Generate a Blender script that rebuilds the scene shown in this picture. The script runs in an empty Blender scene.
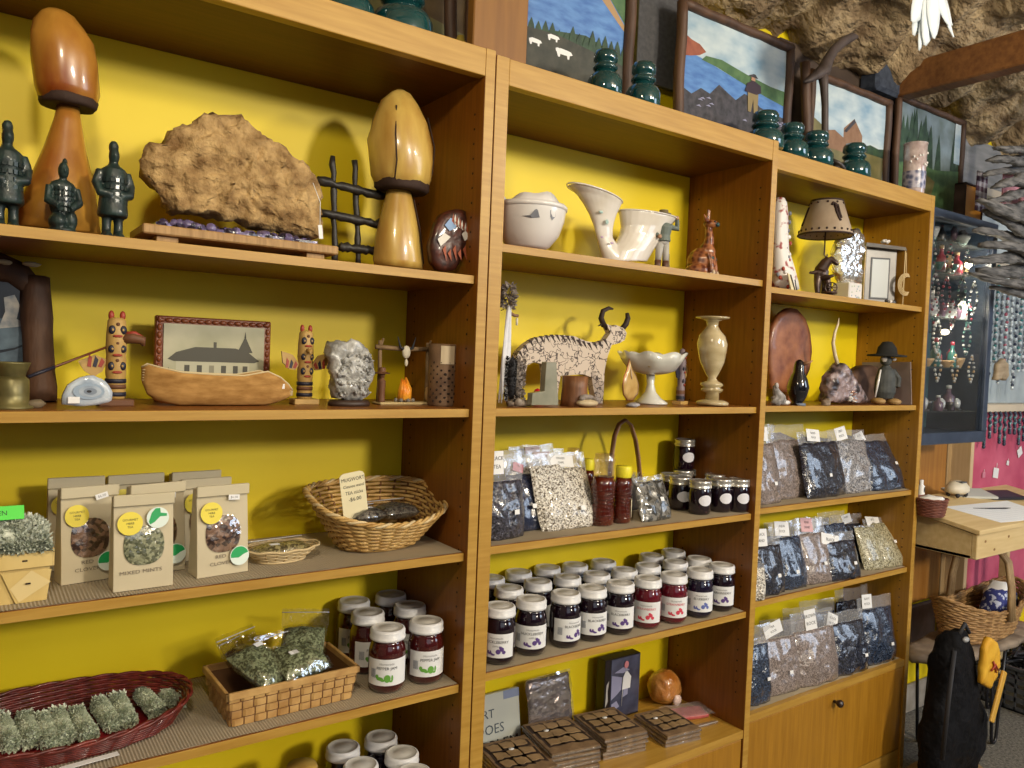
import bpy, math, random
from mathutils import Vector, Matrix, noise
random.seed(7)
sc = bpy.context.scene
COL = sc.collection
PI = math.pi
# ---------------------------------------------------------------- camera
YAW, PITCH, ROLL, FOC = .6094, -.0333, .0396, 776.74
CAM = Vector((-.7381, -1.1562, 1.2))
_R0 = Vector((math.cos(YAW), -math.sin(YAW), 0)); _F0 = Vector((math.sin(YAW), math.cos(YAW), 0)); _Z = Vector((0, 0, 1))
CF = math.cos(PITCH)*_F0 + math.sin(PITCH)*_Z
_U0 = -math.sin(PITCH)*_F0 + math.cos(PITCH)*_Z
CR = math.cos(ROLL)*_R0 + math.sin(ROLL)*_U0
CU = -math.sin(ROLL)*_R0 + math.cos(ROLL)*_U0
cd = bpy.data.cameras.new('camera'); cam = bpy.data.objects.new('camera', cd); COL.objects.link(cam)
cd.sensor_width = 36; cd.lens = FOC/1024*36; cd.clip_start = .02
M = Matrix((CR, CU, -CF)).transposed().to_4x4(); M.translation = CAM
cam.matrix_world = M; sc.camera = cam
def ray(x, y): return CF + CR*((x-512)/FOC) + CU*((384-y)/FOC)
def atY(x, y, Y): d = ray(x, y); return CAM + d*((Y-CAM.y)/d.y)
def atZ(x, y, z): d = ray(x, y); return CAM + d*((z-CAM.z)/d.z)
def atX(x, y, X): d = ray(x, y); return CAM + d*((X-CAM.x)/d.x)
def dep(p): return (p-CAM).dot(CF)/FOC          # metres per pixel there
# ---------------------------------------------------------------- materials
MATS = {}
def mat(name, c, rough=.6, c2=None, scale=20., stretch=(1,1,1), metal=0., bump=0., bscale=None, coat=0., kind='noise', spec=.5, trans=0., alpha=1., emit=None, detail=3., sharp=None, bdist=.002, sub=0., bk=None):
    if name in MATS: return MATS[name]
    m = bpy.data.materials.new(name); m.use_nodes = True
    nt = m.node_tree; N = nt.nodes; L = nt.links; b = N['Principled BSDF']
    b.inputs['Roughness'].default_value = rough; b.inputs['Metallic'].default_value = metal
    b.inputs['Specular IOR Level'].default_value = spec
    b.inputs['Coat Weight'].default_value = coat; b.inputs['Coat Roughness'].default_value = .08
    b.inputs['Transmission Weight'].default_value = trans; b.inputs['Alpha'].default_value = alpha
    if sub: b.inputs['Subsurface Weight'].default_value = sub; b.inputs['Subsurface Scale'].default_value = .01
    b.inputs['Base Color'].default_value = (*c, 1)
    if emit: b.inputs['Emission Color'].default_value = (*emit[:3], 1); b.inputs['Emission Strength'].default_value = emit[3]
    co = N.new('ShaderNodeTexCoord'); mp = N.new('ShaderNodeMapping'); mp.inputs['Scale'].default_value = stretch
    L.new(co.outputs['Object'], mp.inputs['Vector'])
    def tex(k, s):
        if k == 'voronoi' or k == 'cell':
            t = N.new('ShaderNodeTexVoronoi'); t.inputs['Scale'].default_value = s; t.feature = 'F1'
            L.new(mp.outputs[0], t.inputs['Vector']); return t, (t.outputs['Color'] if k == 'cell' else t.outputs['Distance'])
        if k == 'crack':
            t = N.new('ShaderNodeTexVoronoi'); t.inputs['Scale'].default_value = s; t.feature = 'DISTANCE_TO_EDGE'
            n = N.new('ShaderNodeTexNoise'); n.inputs['Scale'].default_value = s*1.5
            mx = N.new('ShaderNodeMixRGB'); mx.inputs[0].default_value = .08
            L.new(mp.outputs[0], n.inputs['Vector']); L.new(mp.outputs[0], mx.inputs[1]); L.new(n.outputs['Color'], mx.inputs[2])
            L.new(mx.outputs[0], t.inputs['Vector']); return t, t.outputs['Distance']
        if k == 'wave':
            t = N.new('ShaderNodeTexWave'); t.inputs['Scale'].default_value = s; t.inputs['Distortion'].default_value = 3
            t.inputs['Detail'].default_value = 2; t.inputs['Detail Scale'].default_value = 1.5
            L.new(mp.outputs[0], t.inputs['Vector']); return t, t.outputs['Fac']
        t = N.new('ShaderNodeTexNoise'); t.inputs['Scale'].default_value = s; t.inputs['Detail'].default_value = detail
        L.new(mp.outputs[0], t.inputs['Vector']); return t, t.outputs['Fac']
    if c2 is not None:
        t, o = tex(kind, scale)
        if kind == 'cell':
            sp_ = N.new('ShaderNodeSeparateColor'); L.new(o, sp_.inputs[0]); o = sp_.outputs[0]
        r = N.new('ShaderNodeValToRGB'); e = r.color_ramp.elements
        lo, hi = sharp if sharp else ((.3, .7) if kind != 'crack' else (.02, .08))
        e[0].position = lo; e[1].position = hi; e[0].color = (*c, 1); e[1].color = (*c2, 1)
        L.new(o, r.inputs[0]); L.new(r.outputs[0], b.inputs['Base Color'])
    if bump:
        t, o = tex('noise' if kind in ('crack', 'wave') or bk == 'noise' else kind if kind != 'cell' else 'voronoi', bscale or scale)
        bp = N.new('ShaderNodeBump'); bp.inputs['Strength'].default_value = bump; bp.inputs['Distance'].default_value = bdist
        L.new(o, bp.inputs['Height']); L.new(bp.outputs[0], b.inputs['Normal'])
    MATS[name] = m; return m
def film(name, fac=.2, rough=.12, tint=(1,1,1), bs=60, body=.0):
    if name in MATS: return MATS[name]
    m = bpy.data.materials.new(name); m.use_nodes = True; nt = m.node_tree; N = nt.nodes; L = nt.links
    N.remove(N['Principled BSDF']); out = N['Material Output']
    tr = N.new('ShaderNodeBsdfTransparent'); tr.inputs[0].default_value = (*tint, 1)
    gl = N.new('ShaderNodeBsdfGlossy'); gl.inputs['Roughness'].default_value = rough
    df = N.new('ShaderNodeBsdfDiffuse'); df.inputs[0].default_value = (.75, .75, .78, 1)
    mx = N.new('ShaderNodeMixShader'); mx2 = N.new('ShaderNodeMixShader')
    mx2.inputs[0].default_value = body; L.new(gl.outputs[0], mx2.inputs[1]); L.new(df.outputs[0], mx2.inputs[2])
    mx.inputs[0].default_value = fac
    if bs:
        n = N.new('ShaderNodeTexNoise'); n.inputs['Scale'].default_value = bs; co = N.new('ShaderNodeTexCoord')
        bp = N.new('ShaderNodeBump'); bp.inputs['Strength'].default_value = .9; bp.inputs['Distance'].default_value = .004
        L.new(co.outputs['Object'], n.inputs['Vector']); L.new(n.outputs['Fac'], bp.inputs['Height']); L.new(bp.outputs[0], gl.inputs['Normal'])
    L.new(tr.outputs[0], mx.inputs[1]); L.new(mx2.outputs[0], mx.inputs[2]); L.new(mx.outputs[0], out.inputs[0])
    MATS[name] = m; return m
# ---------------------------------------------------------------- mesh builder
_tc = {}
def text_geo(s, size):
    k = (s, size)
    if k in _tc: return _tc[k]
    cu = bpy.data.curves.new('t', 'FONT'); cu.body = s; cu.size = size; cu.align_x = 'CENTER'; cu.align_y = 'CENTER'; cu.resolution_u = 2
    o = bpy.data.objects.new('t', cu); COL.objects.link(o)
    dg = bpy.context.evaluated_depsgraph_get(); me = bpy.data.meshes.new_from_object(o.evaluated_get(dg))
    v = [(p.co.x, p.co.y) for p in me.vertices]; f = [tuple(p.vertices) for p in me.polygons]
    bpy.data.objects.remove(o); bpy.data.curves.remove(cu); bpy.data.meshes.remove(me)
    _tc[k] = (v, f); return v, f
class MB:
    def __init__(s): s.v = []; s.f = []; s.m = []; s.sm = []; s.mats = []; s.T = None
    def add(s, vs, fs, m, smooth=False, T=None):
        if m not in s.mats: s.mats.append(m)
        i = s.mats.index(m); n = len(s.v); T = T or s.T
        for p in vs:
            p = Vector(p)
            if T: p = T @ p
            s.v.append(p)
        for f in fs: s.f.append(tuple(a+n for a in f)); s.m.append(i); s.sm.append(smooth)
        return s
    def box(s, x0, x1, y0, y1, z0, z1, m, T=None):
        vs = [(x, y, z) for z in (z0, z1) for y in (y0, y1) for x in (x0, x1)]
        return s.add(vs, [(0,2,3,1), (4,5,7,6), (0,1,5,4), (2,6,7,3), (0,4,6,2), (1,3,7,5)], m, False, T)
    def rbox(s, x0, x1, y0, y1, z0, z1, m, b=.003, T=None):
        # box with chamfered edges
        vs = []; 
        X = (x0, x1); Y = (y0, y1); Zs = (z0, z1); q = {}
        for i in (0,1):
            for j in (0,1):
                for k in (0,1):
                    sx = b*(1-2*i); sy = b*(1-2*j); sz = b*(1-2*k); p = (X[i], Y[j], Zs[k])
                    q[i,j,k] = len(vs); vs += [(p[0], p[1]+sy, p[2]+sz), (p[0]+sx, p[1], p[2]+sz), (p[0]+sx, p[1]+sy, p[2])]
        f = []
        for i in (0,1): f.append([q[i,0,0], q[i,1,0], q[i,1,1], q[i,0,1]][::(-1 if i == 0 else 1)])
        for j in (0,1): f.append([q[0,j,0]+1, q[1,j,0]+1, q[1,j,1]+1, q[0,j,1]+1][::(1 if j == 0 else -1)])
        for k in (0,1): f.append([q[0,0,k]+2, q[1,0,k]+2, q[1,1,k]+2, q[0,1,k]+2][::(-1 if k == 0 else 1)])
        for a in (0,1):
            for c in (0,1):
                f.append([q[a,c,0], q[a,c,1], q[a,c,1]+1, q[a,c,0]+1]); f.append([q[0,a,c]+1, q[1,a,c]+1, q[1,a,c]+2, q[0,a,c]+2]); f.append([q[a,0,c], q[a,1,c], q[a,1,c]+2, q[a,0,c]+2])
        for k, n in q.items(): f.append([n, n+1, n+2])
        return s.add(vs, [tuple(a) for a in f], m, False, T)
    def tube(s, pts, r, m, n=8, closed=False, T=None, flat=1.):
        pts = [Vector(p) for p in pts]; N = len(pts); vs = []; fs = []
        up = Vector((0, 0, 1)); prev = None
        for i, p in enumerate(pts):
            a = pts[i-1] if (i > 0 or closed) else p; b = pts[(i+1) % N] if (i < N-1 or closed) else p
            t = (b-a); t = t.normalized() if t.length > 1e-9 else Vector((0, 0, 1))
            if prev is None: s1 = t.cross(up) if abs(t.dot(up)) < .95 else t.cross(Vector((1, 0, 0)))
            else: s1 = prev - t*prev.dot(t)
            s1.normalize(); s2 = t.cross(s1); prev = s1
            rr = r[i] if isinstance(r, (list, tuple)) else r
            for k in range(n):
                an = 2*PI*k/n; vs.append(p + s1*(rr*math.cos(an)) + s2*(rr*math.sin(an)*flat))
        for i in range(N if closed else N-1):
            for k in range(n):
                a = i*n+k; b = i*n+(k+1) % n; j = (i+1) % N; fs.append((a, b, j*n+(k+1) % n, j*n+k))
        if not closed: fs.append(tuple(range(n))[::-1]); fs.append(tuple((N-1)*n+k for k in range(n)))
        return s.add(vs, fs, m, True, T)
    def rings(s, R, m, n=24, T=None, cap=True, wob=0., smooth=True):
        # R: list of (cx, cy, z, rx, ry)
        vs = []; fs = []
        for j, (cx, cy, z, rx, ry) in enumerate(R):
            for k in range(n):
                a = 2*PI*k/n; w = 1+wob*noise.noise(Vector((math.cos(a)*1.7, math.sin(a)*1.7, z*40+j*.2))) if wob else 1
                vs.append((cx+rx*w*math.cos(a), cy+ry*w*math.sin(a), z))
        for j in range(len(R)-1):
            for k in range(n):
                a = j*n+k; b = j*n+(k+1) % n; fs.append((a, b, b+n, a+n))
        if cap: fs.append(tuple(range(n))[::-1]); fs.append(tuple((len(R)-1)*n+k for k in range(n)))
        return s.add(vs, fs, m, smooth, T)
    def lathe(s, prof, m, n=28, at=(0,0,0), T=None, cap=True):
        return s.rings([(at[0], at[1], at[2]+z, r, r) for r, z in prof], m, n, T, cap)
    def ell(s, c, r, m, n=12, T=None, wob=0.):
        if not isinstance(r, (tuple, list)): r = (r, r, r)
        R = []; q = max(4, n//2+1); vs = []; fs = []
        for j in range(1, q):
            t = PI*j/q
            for k in range(n):
                a = 2*PI*k/n; d = Vector((math.sin(t)*math.cos(a), math.sin(t)*math.sin(a), -math.cos(t)))
                w = 1+wob*noise.noise(d*2+Vector(c)*30) if wob else 1
                vs.append((c[0]+r[0]*d.x*w, c[1]+r[1]*d.y*w, c[2]+r[2]*d.z*w))
        for j in range(q-2):
            for k in range(n): a = j*n+k; b = j*n+(k+1) % n; fs.append((a, b, b+n, a+n))
        b0 = len(vs); vs.append((c[0], c[1], c[2]-r[2])); vs.append((c[0], c[1], c[2]+r[2]))
        for k in range(n): fs.append((b0, (k+1) % n, k)); fs.append((b0+1, (q-2)*n+k, (q-2)*n+(k+1) % n))
        return s.add(vs, fs, m, True, T)
    def prism(s, poly, y0, y1, m, T=None, smooth=False):
        n = len(poly); A = sum(poly[i][0]*poly[(i+1) % n][1]-poly[(i+1) % n][0]*poly[i][1] for i in range(n))
        if A < 0: poly = poly[::-1]
        vs = [(x, y0, z) for x, z in poly]+[(x, y1, z) for x, z in poly]
        fs = [tuple(range(n)), tuple(range(n, 2*n))[::-1]]+[(i, i+n, (i+1) % n+n, (i+1) % n) for i in range(n)]
        return s.add(vs, fs, m, smooth, T)
    def face(s, poly, y, m, T=None):
        n = len(poly); A = sum(poly[i][0]*poly[(i+1) % n][1]-poly[(i+1) % n][0]*poly[i][1] for i in range(n))
        if A < 0: poly = poly[::-1]
        return s.add([(x, y, z) for x, z in poly], [tuple(range(n))], m, False, T)
    def disc(s, x, z, rx, rz, y, m, n=20, T=None, cyl=None, h=.0004):
        poly = [(x+rx*math.cos(2*PI*k/n), z+rz*math.sin(2*PI*k/n)) for k in range(n)]
        if cyl:
            c_ = max(6, n//2); vs = []
            for i in range(c_+1):
                u = -math.cos(PI*i/c_)*.999; hz = rz*math.sqrt(max(0, 1-u*u))+1e-5; a = (x+rx*u)/cyl
                vs += [(cyl*math.sin(a), -cyl*math.cos(a), z-hz), (cyl*math.sin(a), -cyl*math.cos(a), z+hz)]
            return s.add(vs, [(2*i, 2*i+2, 2*i+3, 2*i+1) for i in range(c_)], m, False, T)
        return s.prism(poly, y, y+h, m, T)
    def text(s, t, size, x, z, y, m, T=None, cyl=None, sq=1.):
        v, f = text_geo(t, size)
        if cyl: vs = [(cyl*math.sin((x+a*sq)/cyl), -cyl*math.cos((x+a*sq)/cyl), z+b) for a, b in v]
        else: vs = [(x+a*sq, y, z+b) for a, b in v]
        return s.add(vs, f, m, False, T)
    def slab(s, out, y0, y1, m, rr=7, amp=.003, fs_=25., seed=0, T=None, dome=.5, n=None):
        # a lump: outline (x,z), front at y0, back y1, rounded and roughened
        N = n or max(28, len(out)*3)
        L = [0]
        for i in range(len(out)): L.append(L[-1]+math.hypot(out[(i+1) % len(out)][0]-out[i][0], out[(i+1) % len(out)][1]-out[i][1]))
        pts = []
        for k in range(N):
            d = L[-1]*k/N; i = max(j for j in range(len(out)) if L[j] <= d); t = (d-L[i])/(L[i+1]-L[i]+1e-9)
            a = out[i]; b = out[(i+1) % len(out)]; pts.append((a[0]+(b[0]-a[0])*t, a[1]+(b[1]-a[1])*t))
        cx = sum(p[0] for p in pts)/N; cz = sum(p[1] for p in pts)/N; ym = (y0+y1)/2; h = (y1-y0)/2; zmin = min(p[1] for p in out)
        vs = []; fs = []
        def dis(v, e=1):
            nn = noise.noise_vector(Vector(v)*fs_+Vector((seed, seed*2, 0)))+.5*noise.noise_vector(Vector(v)*fs_*2.3+Vector((seed, 0, 5)))
            w = Vector(v)+nn*amp*e; w.z = max(w.z, zmin); return w
        for side in (-1, 1):
            for j in range(rr+1):
                t = 1-j/rr; y = ym+side*h*((1-dome)+dome*math.sqrt(max(0, 1-t**4))) if j else ym+side*h*(1-dome)
                for k in range(N):
                    if j == rr and k: continue
                    vs.append(dis((cx+(pts[k][0]-cx)*t, y, cz+(pts[k][1]-cz)*t)))
        per = rr*N+1
        for sd in (0, 1):
            o = sd*per
            for j in range(rr-1):
                for k in range(N):
                    a = o+j*N+k; b = o+j*N+(k+1) % N; q = (a, b, b+N, a+N); fs.append(q if sd == 0 else q[::-1])
            for k in range(N): q = (o+(rr-1)*N+k, o+(rr-1)*N+(k+1) % N, o+rr*N); fs.append(q if sd == 0 else q[::-1])
        for k in range(N): fs.append((k, k+per, (k+1) % N+per, (k+1) % N))
        return s.add(vs, fs, m, True, T)
    def build(s, name, par=None, loc=None, rz=0., remesh=0., sub=0, bev=0., solid=0.):
        me = bpy.data.meshes.new(name); me.from_pydata([tuple(v) for v in s.v], [], s.f)
        for m in s.mats: me.materials.append(m)
        me.polygons.foreach_set('material_index', s.m); me.polygons.foreach_set('use_smooth', s.sm); me.update()
        o = bpy.data.objects.new(name, me); COL.objects.link(o)
        if par: o.parent = par
        if loc is not None: o.location = loc
        o.rotation_euler.z = rz
        if solid: q = o.modifiers.new('solid', 'SOLIDIFY'); q.thickness = solid; q.offset = 0
        if remesh: q = o.modifiers.new('fuse', 'REMESH'); q.mode = 'VOXEL'; q.voxel_size = remesh; q.use_smooth_shade = True; q = o.modifiers.new('soft', 'SMOOTH'); q.iterations = 2
        if bev: q = o.modifiers.new('bevel', 'BEVEL'); q.width = bev; q.segments = 2; q.limit_method = 'ANGLE'
        if sub: q = o.modifiers.new('sub', 'SUBSURF'); q.levels = sub; q.render_levels = sub
        return o
def tag(o, label, cat, group=None):
    o['label'] = label; o['category'] = cat
    if group: o['group'] = group
    return o
def struct(o): o['kind'] = 'structure'; return o
def thing(name, label, cat, loc, rz=0., group=None):
    o = bpy.data.objects.new(name, None); COL.objects.link(o); o.location = loc; o.rotation_euler.z = rz; o.empty_display_size = .02
    return tag(o, label, cat, group)
def dup(r, loc, rz, label, group=None):
    c = r.copy(); COL.objects.link(c); c.location = loc; c.rotation_euler = (0, 0, rz); c['label'] = label
    if group: c['group'] = group
    for ch in list(r.children):
        d = ch.copy(); COL.objects.link(d); d.parent = c
        for g in list(ch.children):
            e = g.copy(); COL.objects.link(e); e.parent = d
    return c
def one(mb, name, label, cat, loc, rz=0., group=None, **k): return tag(mb.build(name, None, loc, rz, **k), label, cat, group)
def trace(px, Y, o): return [(q.x-o[0], q.z-o[2]) for q in (atY(a, b, Y) for a, b in px)]
def loft(mb, rows, Y, o, m, dz=1., n=24, wob=0., cap=True):
    # rows: (left px, right px, y px) from bottom to top; a body of elliptic sections standing at depth Y
    R = []
    for l, r, y in rows:
        a = atY(l, y, Y); b = atY(r, y, Y); c = (a+b)/2; w = (r-l)*dep(c)/2
        R.append((c.x-o[0], Y-o[1], c.z-o[2], w, w*dz))
    R[0] = (*R[0][:2], max(0, R[0][2]), *R[0][3:])
    return mb.rings(R, m, n, None, cap, wob)
def rot(x, y, z, rx=0, ry=0, rz=0, s=1.): return Matrix.Translation((x, y, z)) @ Matrix.Rotation(rz, 4, 'Z') @ Matrix.Rotation(ry, 4, 'Y') @ Matrix.Rotation(rx, 4, 'X') @ Matrix.Scale(s, 4)
# shelf heights (top faces) per cabinet
A1, B1, C1, D1, E1 = 1.341, 1.1084, .854, .6189, .384
A2, B2, C2, D2, E2 = 1.4051, 1.108, .8555, .6212, .3376
A3, B3, C3, D3, E3 = 1.3999, 1.1071, .8527, .6195, .3402
TOP, UND = 1.7294, 1.6817
TH = .0149; WY = .2545
LIN = .0022  # ribbed liner on the lower shelves
# common materials
WOOD = mat('oiled_beech', (.30,.135,.008), .42, (.40,.19,.014), 9, (14,14,.9), bump=.05, bscale=60, coat=.15)
WOODH = mat('oiled_beech_across', (.38,.20,.025), .45, (.48,.28,.05), 9, (.9,14,14), bump=.05, bscale=60, coat=.1)
WOODS = mat('oiled_beech_shaded', (.185,.058,.004), .45, (.26,.088,.007), 9, (14,14,.9), bump=.05, bscale=60, coat=.1)  # darker copy of the beech; shade on inner faces and undersides put into colour
YEL = mat('yellow_paint', (.79,.60,.002), .5, (.83,.64,.004), 5, bump=.05, bscale=180)
DARK = mat('hole_dark', (.02,.01,.005), .9)
WHITE = mat('white_paper', (.8,.8,.8), .6)
INK = mat('black_ink', (.02,.02,.025), .7)
GREYINK = mat('grey_ink', (.25,.25,.27), .7)
CREAM = mat('cream_card', (.72,.64,.45), .7)
CLEAR = film('clear_plastic', .22, .1)
GLASSF = film('clear_pane', .10, .02, bs=0)
# ---------------------------------------------------------------- room shell
b = MB(); b.box(-3.2, 4.6, WY, WY+.1, 0, 2.55, YEL); struct(b.build('wall_back'))
CARPET = mat('carpet_grey', (.07,.068,.06), .95, (.24,.225,.195), 120, kind='noise', bump=.8, bscale=260, bdist=.006)
b = MB(); b.box(-3.2, 4.6, -4.6, WY+.1, -.05, 0, CARPET); struct(b.build('floor'))
WALLG = mat('wall_grey', (.18,.17,.16), .8)
b = MB(); b.box(4.5, 4.6, -4.6, WY, 0, 2.9, WALLG); struct(b.build('wall_right'))
b = MB(); b.box(-3.2, -3.1, -4.6, WY, 0, 2.9, WALLG); struct(b.build('wall_left'))
# sloping ceiling of bare fibre insulation
INS = mat('fibre_insulation', (.11,.062,.028), .95, (.54,.41,.24), 9, (1,1.6,1), bump=1., bscale=30, bdist=.03, detail=6)
vs = []; fs = []; NX, NY = 260, 110
for j in range(NY+1):
    for i in range(NX+1):
        x = -1.2+5.8*i/NX; y = WY-1.9*j/NY+.02
        z = 2.105-.045*(x-.9)+.42*(WY-y)
        seam = -.05*math.exp(-((((x*1.0-.35*y) % .42)-.21)/.035)**2)
        z += .045*noise.noise(Vector((x*3.4, y*4, 1)))+.045*noise.noise(Vector((x*8, y*8, 4)))+.022*noise.noise(Vector((x*22, y*22, 4)))+.010*noise.noise(Vector((x*50, y*50, 4)))-seam
        vs.append((x, y, z))
for j in range(NY):
    for i in range(NX):
        a = j*(NX+1)+i; fs.append((a, a+1, a+NX+2, a+NX+1))
b = MB(); b.add(vs, fs, INS, True); o = struct(b.build('ceiling'))
b = MB(); b.box(-3.2, 4.6, -4.6, WY-1.85, 2.86, 2.9, mat('ceiling_board', (.45,.40,.33), .8)); b.box(-3.2,-1.15,WY-1.9,WY+.1,2.5,2.54,MATS['ceiling_board'])
struct(b.build('ceiling'))
# ---------------------------------------------------------------- bookcases
def bookcase(label, x0, x1, xl, y0, shelves, drawer, tl=.02, tr=.0199, wm=None):
    t = thing('bookcase', label, 'bookcase', (x0, y0, 0))
    ox, oy = x0, y0; W = x1-x0; D = WY-y0-.001
    def pan(name, a, c):
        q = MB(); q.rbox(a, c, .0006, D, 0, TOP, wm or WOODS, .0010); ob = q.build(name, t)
        q = MB(); q.rbox(a+.0004, c-.0004, 0, .0012, 0, TOP-.0004, WOODH, .0003); q.build('edge_band', ob)
        return ob
    l = pan('side_panel', 0, tl); r = pan('side_panel', W-tr, W)
    # shelf pin holes on the inner faces
    for pnl, xf, sgn in ((l, tl, 1), (r, W-tr, -1)):
        q = MB()
        for yy in (.030, D-.035):
            z = .42
            while z < 1.63:
                q.tube([(xf+sgn*.0004, yy, z), (xf-sgn*.004, yy, z)], .0021, DARK, 8); z += .032*.8
        q.build('pin_hole', pnl)['kind'] = 'stuff'
    q = MB(); q.rbox(tl, W-tr, 0, .02, UND, TOP-.001, WOODH, .001); q.build('top_rail', t)
    q = MB(); q.box(tl, W-tr, .02, D, UND+.002, UND+.02, mat('top_board_shaded', (.10,.030,.003), .5, (.14,.045,.005), 9, (.9,14,14))); q.build('top_board', t)  # shade under the top painted into the board colour
    for i, z in enumerate(shelves):
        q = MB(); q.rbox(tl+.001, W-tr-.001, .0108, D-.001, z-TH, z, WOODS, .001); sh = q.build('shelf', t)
        q = MB(); q.rbox(tl+.001, W-tr-.001, .0100, .0114, z-TH+.0003, z-.0003, WOODH, .0003); q.build('edge_band', sh)
    if drawer is not None:
        z = drawer
        q = MB(); q.box(tl, W-tr, .002, D-.001, z-.019, z, WOODH); q.build('bottom_shelf', t)
        q = MB(); q.rbox(tl+.002, W-tr-.002, .004, .022, .068, z-.022, WOOD, .0015); d = q.build('drop_door', t)
        q = MB(); k = atY(835, 702, y0)
        cx = (k.x-ox) if label.startswith('right') else W/2
        q.lathe([(.004, 0), (.004, .008), (.009, .014), (.011, .02), (.008, .026), (.0, .027)], mat('dark_knob', (.03,.015,.01), .3), 14, T=rot(cx, .004, z-.047, rx=PI/2)); q.build('knob', d)
        q = MB(); q.box(tl, W-tr, .006, .022, 0, .064, WOODH); q.build('plinth', t)
    return t
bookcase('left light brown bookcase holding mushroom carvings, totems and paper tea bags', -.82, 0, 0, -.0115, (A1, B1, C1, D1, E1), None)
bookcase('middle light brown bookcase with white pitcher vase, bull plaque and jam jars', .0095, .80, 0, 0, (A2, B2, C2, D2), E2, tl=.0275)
bookcase('right light brown bookcase with lampshade lamp and gravel bags above a drop door', .803, 1.60, 0, .0417, (A3, B3, C3, D3), E3, wm=WOOD)  # lighter beech copy puts the stronger light on these panels into the colour
# ribbed paper liner
LINER = mat('ribbed_liner', (.30,.245,.17), .8, (.50,.43,.32), 1, kind='noise')
def liner(x0, x1, y0, y1, z, label):
    q = MB(); n = int((x1-x0)/.0045); vs = []; fs = []
    for i in range(n*2+1):
        x = x0+(x1-x0)*i/(2*n); h = .0008 if i % 2 == 0 else .0021
        vs += [(x, y0+.0012*math.sin(x*37)+.001*math.sin(x*91), z+h), (x, y1, z+h)]
    for i in range(2*n): fs.append((2*i, 2*i+2, 2*i+3, 2*i+1))
    q.add(vs, fs, LINER, False)
    q.box(x0, x1, y0+.002, y1, z+.0001, z+.0007, LINER)
    one(q, 'shelf_liner', label, 'shelf liner', (0,0,0), group='ribbed shelf liners')
liner(-.79, -.022, .002, WY-.01, C1, 'ribbed beige liner under the paper tea bags and round wicker basket')
liner(-.79, -.022, .002, WY-.01, D1, 'ribbed beige liner under the sage bundles and pepper jam jars')
liner(.03, .776, .013, WY-.01, C2, 'beige liner under the honey bottles and small dark jars')
liner(.03, .776, .013, WY-.01, D2, 'beige liner under the three rows of white lidded jam jars')
liner(.828, 1.575, .056, WY-.01, C3, 'beige liner under the topmost row of gravel bags')
liner(.828, 1.575, .056, WY-.01, D3, 'beige liner under the middle row of gravel bags')
liner(.828, 1.575, .056, WY-.01, E3, 'beige liner under the lowest row of gravel bags')
# ---------------------------------------------------------------- light
def lamp(x, y, z, p, c, size):
    l = bpy.data.lights.new('ceiling_bulb', 'POINT'); l.energy = p; l.color = c; l.shadow_soft_size = size
    o = bpy.data.objects.new('ceiling_bulb', l); COL.objects.link(o); o.location = (x, y, z)
lamp(-.75, -1.05, 1.97, 27, (1, .86, .62), .06)
lamp(1.05, -1.35, 1.95, 36, (1, .88, .68), .07)
lamp(1.2, -4.2, 2.3, 400, (1, .9, .74), .22)
def area(loc, tgt, p, c, sx, sy):
    l = bpy.data.lights.new('daylight', 'AREA'); l.energy = p; l.color = c; l.shape = 'RECTANGLE'; l.size = sx; l.size_y = sy
    o = bpy.data.objects.new('daylight', l); COL.objects.link(o); o.location = loc
    o.rotation_euler = (Vector(tgt)-Vector(loc)).to_track_quat('-Z', 'Y').to_euler()
area((3.6, -3.0, 2.0), (1.6, 0, .7), 42, (.66, .8, 1), 1.4, 1.5)
area((-.6, -3.8, 2.0), (0, 0, .6), 8, (.8, .88, 1), 2.0, 1.4)
w = bpy.data.worlds.new('world'); sc.world = w; w.use_nodes = True
w.node_tree.nodes['Background'].inputs[0].default_value = (.75, .82, 1, 1); w.node_tree.nodes['Background'].inputs[1].default_value = .04
sc.view_settings.view_transform = 'Standard'; sc.view_settings.look = 'None'; sc.view_settings.gamma = 1; sc.view_settings.exposure = 0
# ================================================================ left bookcase
CARVE = mat('varnished_carving', (.36,.18,.03), .3, (.66,.47,.12), 26, (1,1,.22), coat=.35, bump=.15, bscale=30, detail=6)
CARVER = mat('red_varnish', (.20,.04,.004), .3, (.55,.29,.045), 15, (1,1,.45), coat=.35, detail=6)
BARKD = mat('dark_gills', (.03,.012,.006), .8, bump=.6, bscale=90)
GREEN = mat('patinated_green', (.004,.010,.012), .5, (.018,.040,.036), 60, bump=.5, bscale=120, coat=.2)
def O(pl, pr, Y, z):   # base centre of something standing at depth Y between two pixel columns
    a = atY((pl+pr)/2, 384, Y); d = dep(a); a = atZ((pl+pr)/2, 400, z) if 0 else a
    return Vector((a.x, Y, z))
def base(px, Y, z):
    # x where pixel column px meets depth Y at height z
    y = 384
    for _ in range(6): p = atY(px, y, Y); y += (p.z-z)/max(1e-6, dep(p))
    return Vector((atY(px, y, Y).x, Y, z))
def basez(px, py, z, dy=0.):
    p = atZ(px, py, z); return Vector((p.x, p.y+dy, z))
def topz(px, py, Y): return atY(px, py, Y).z
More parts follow.
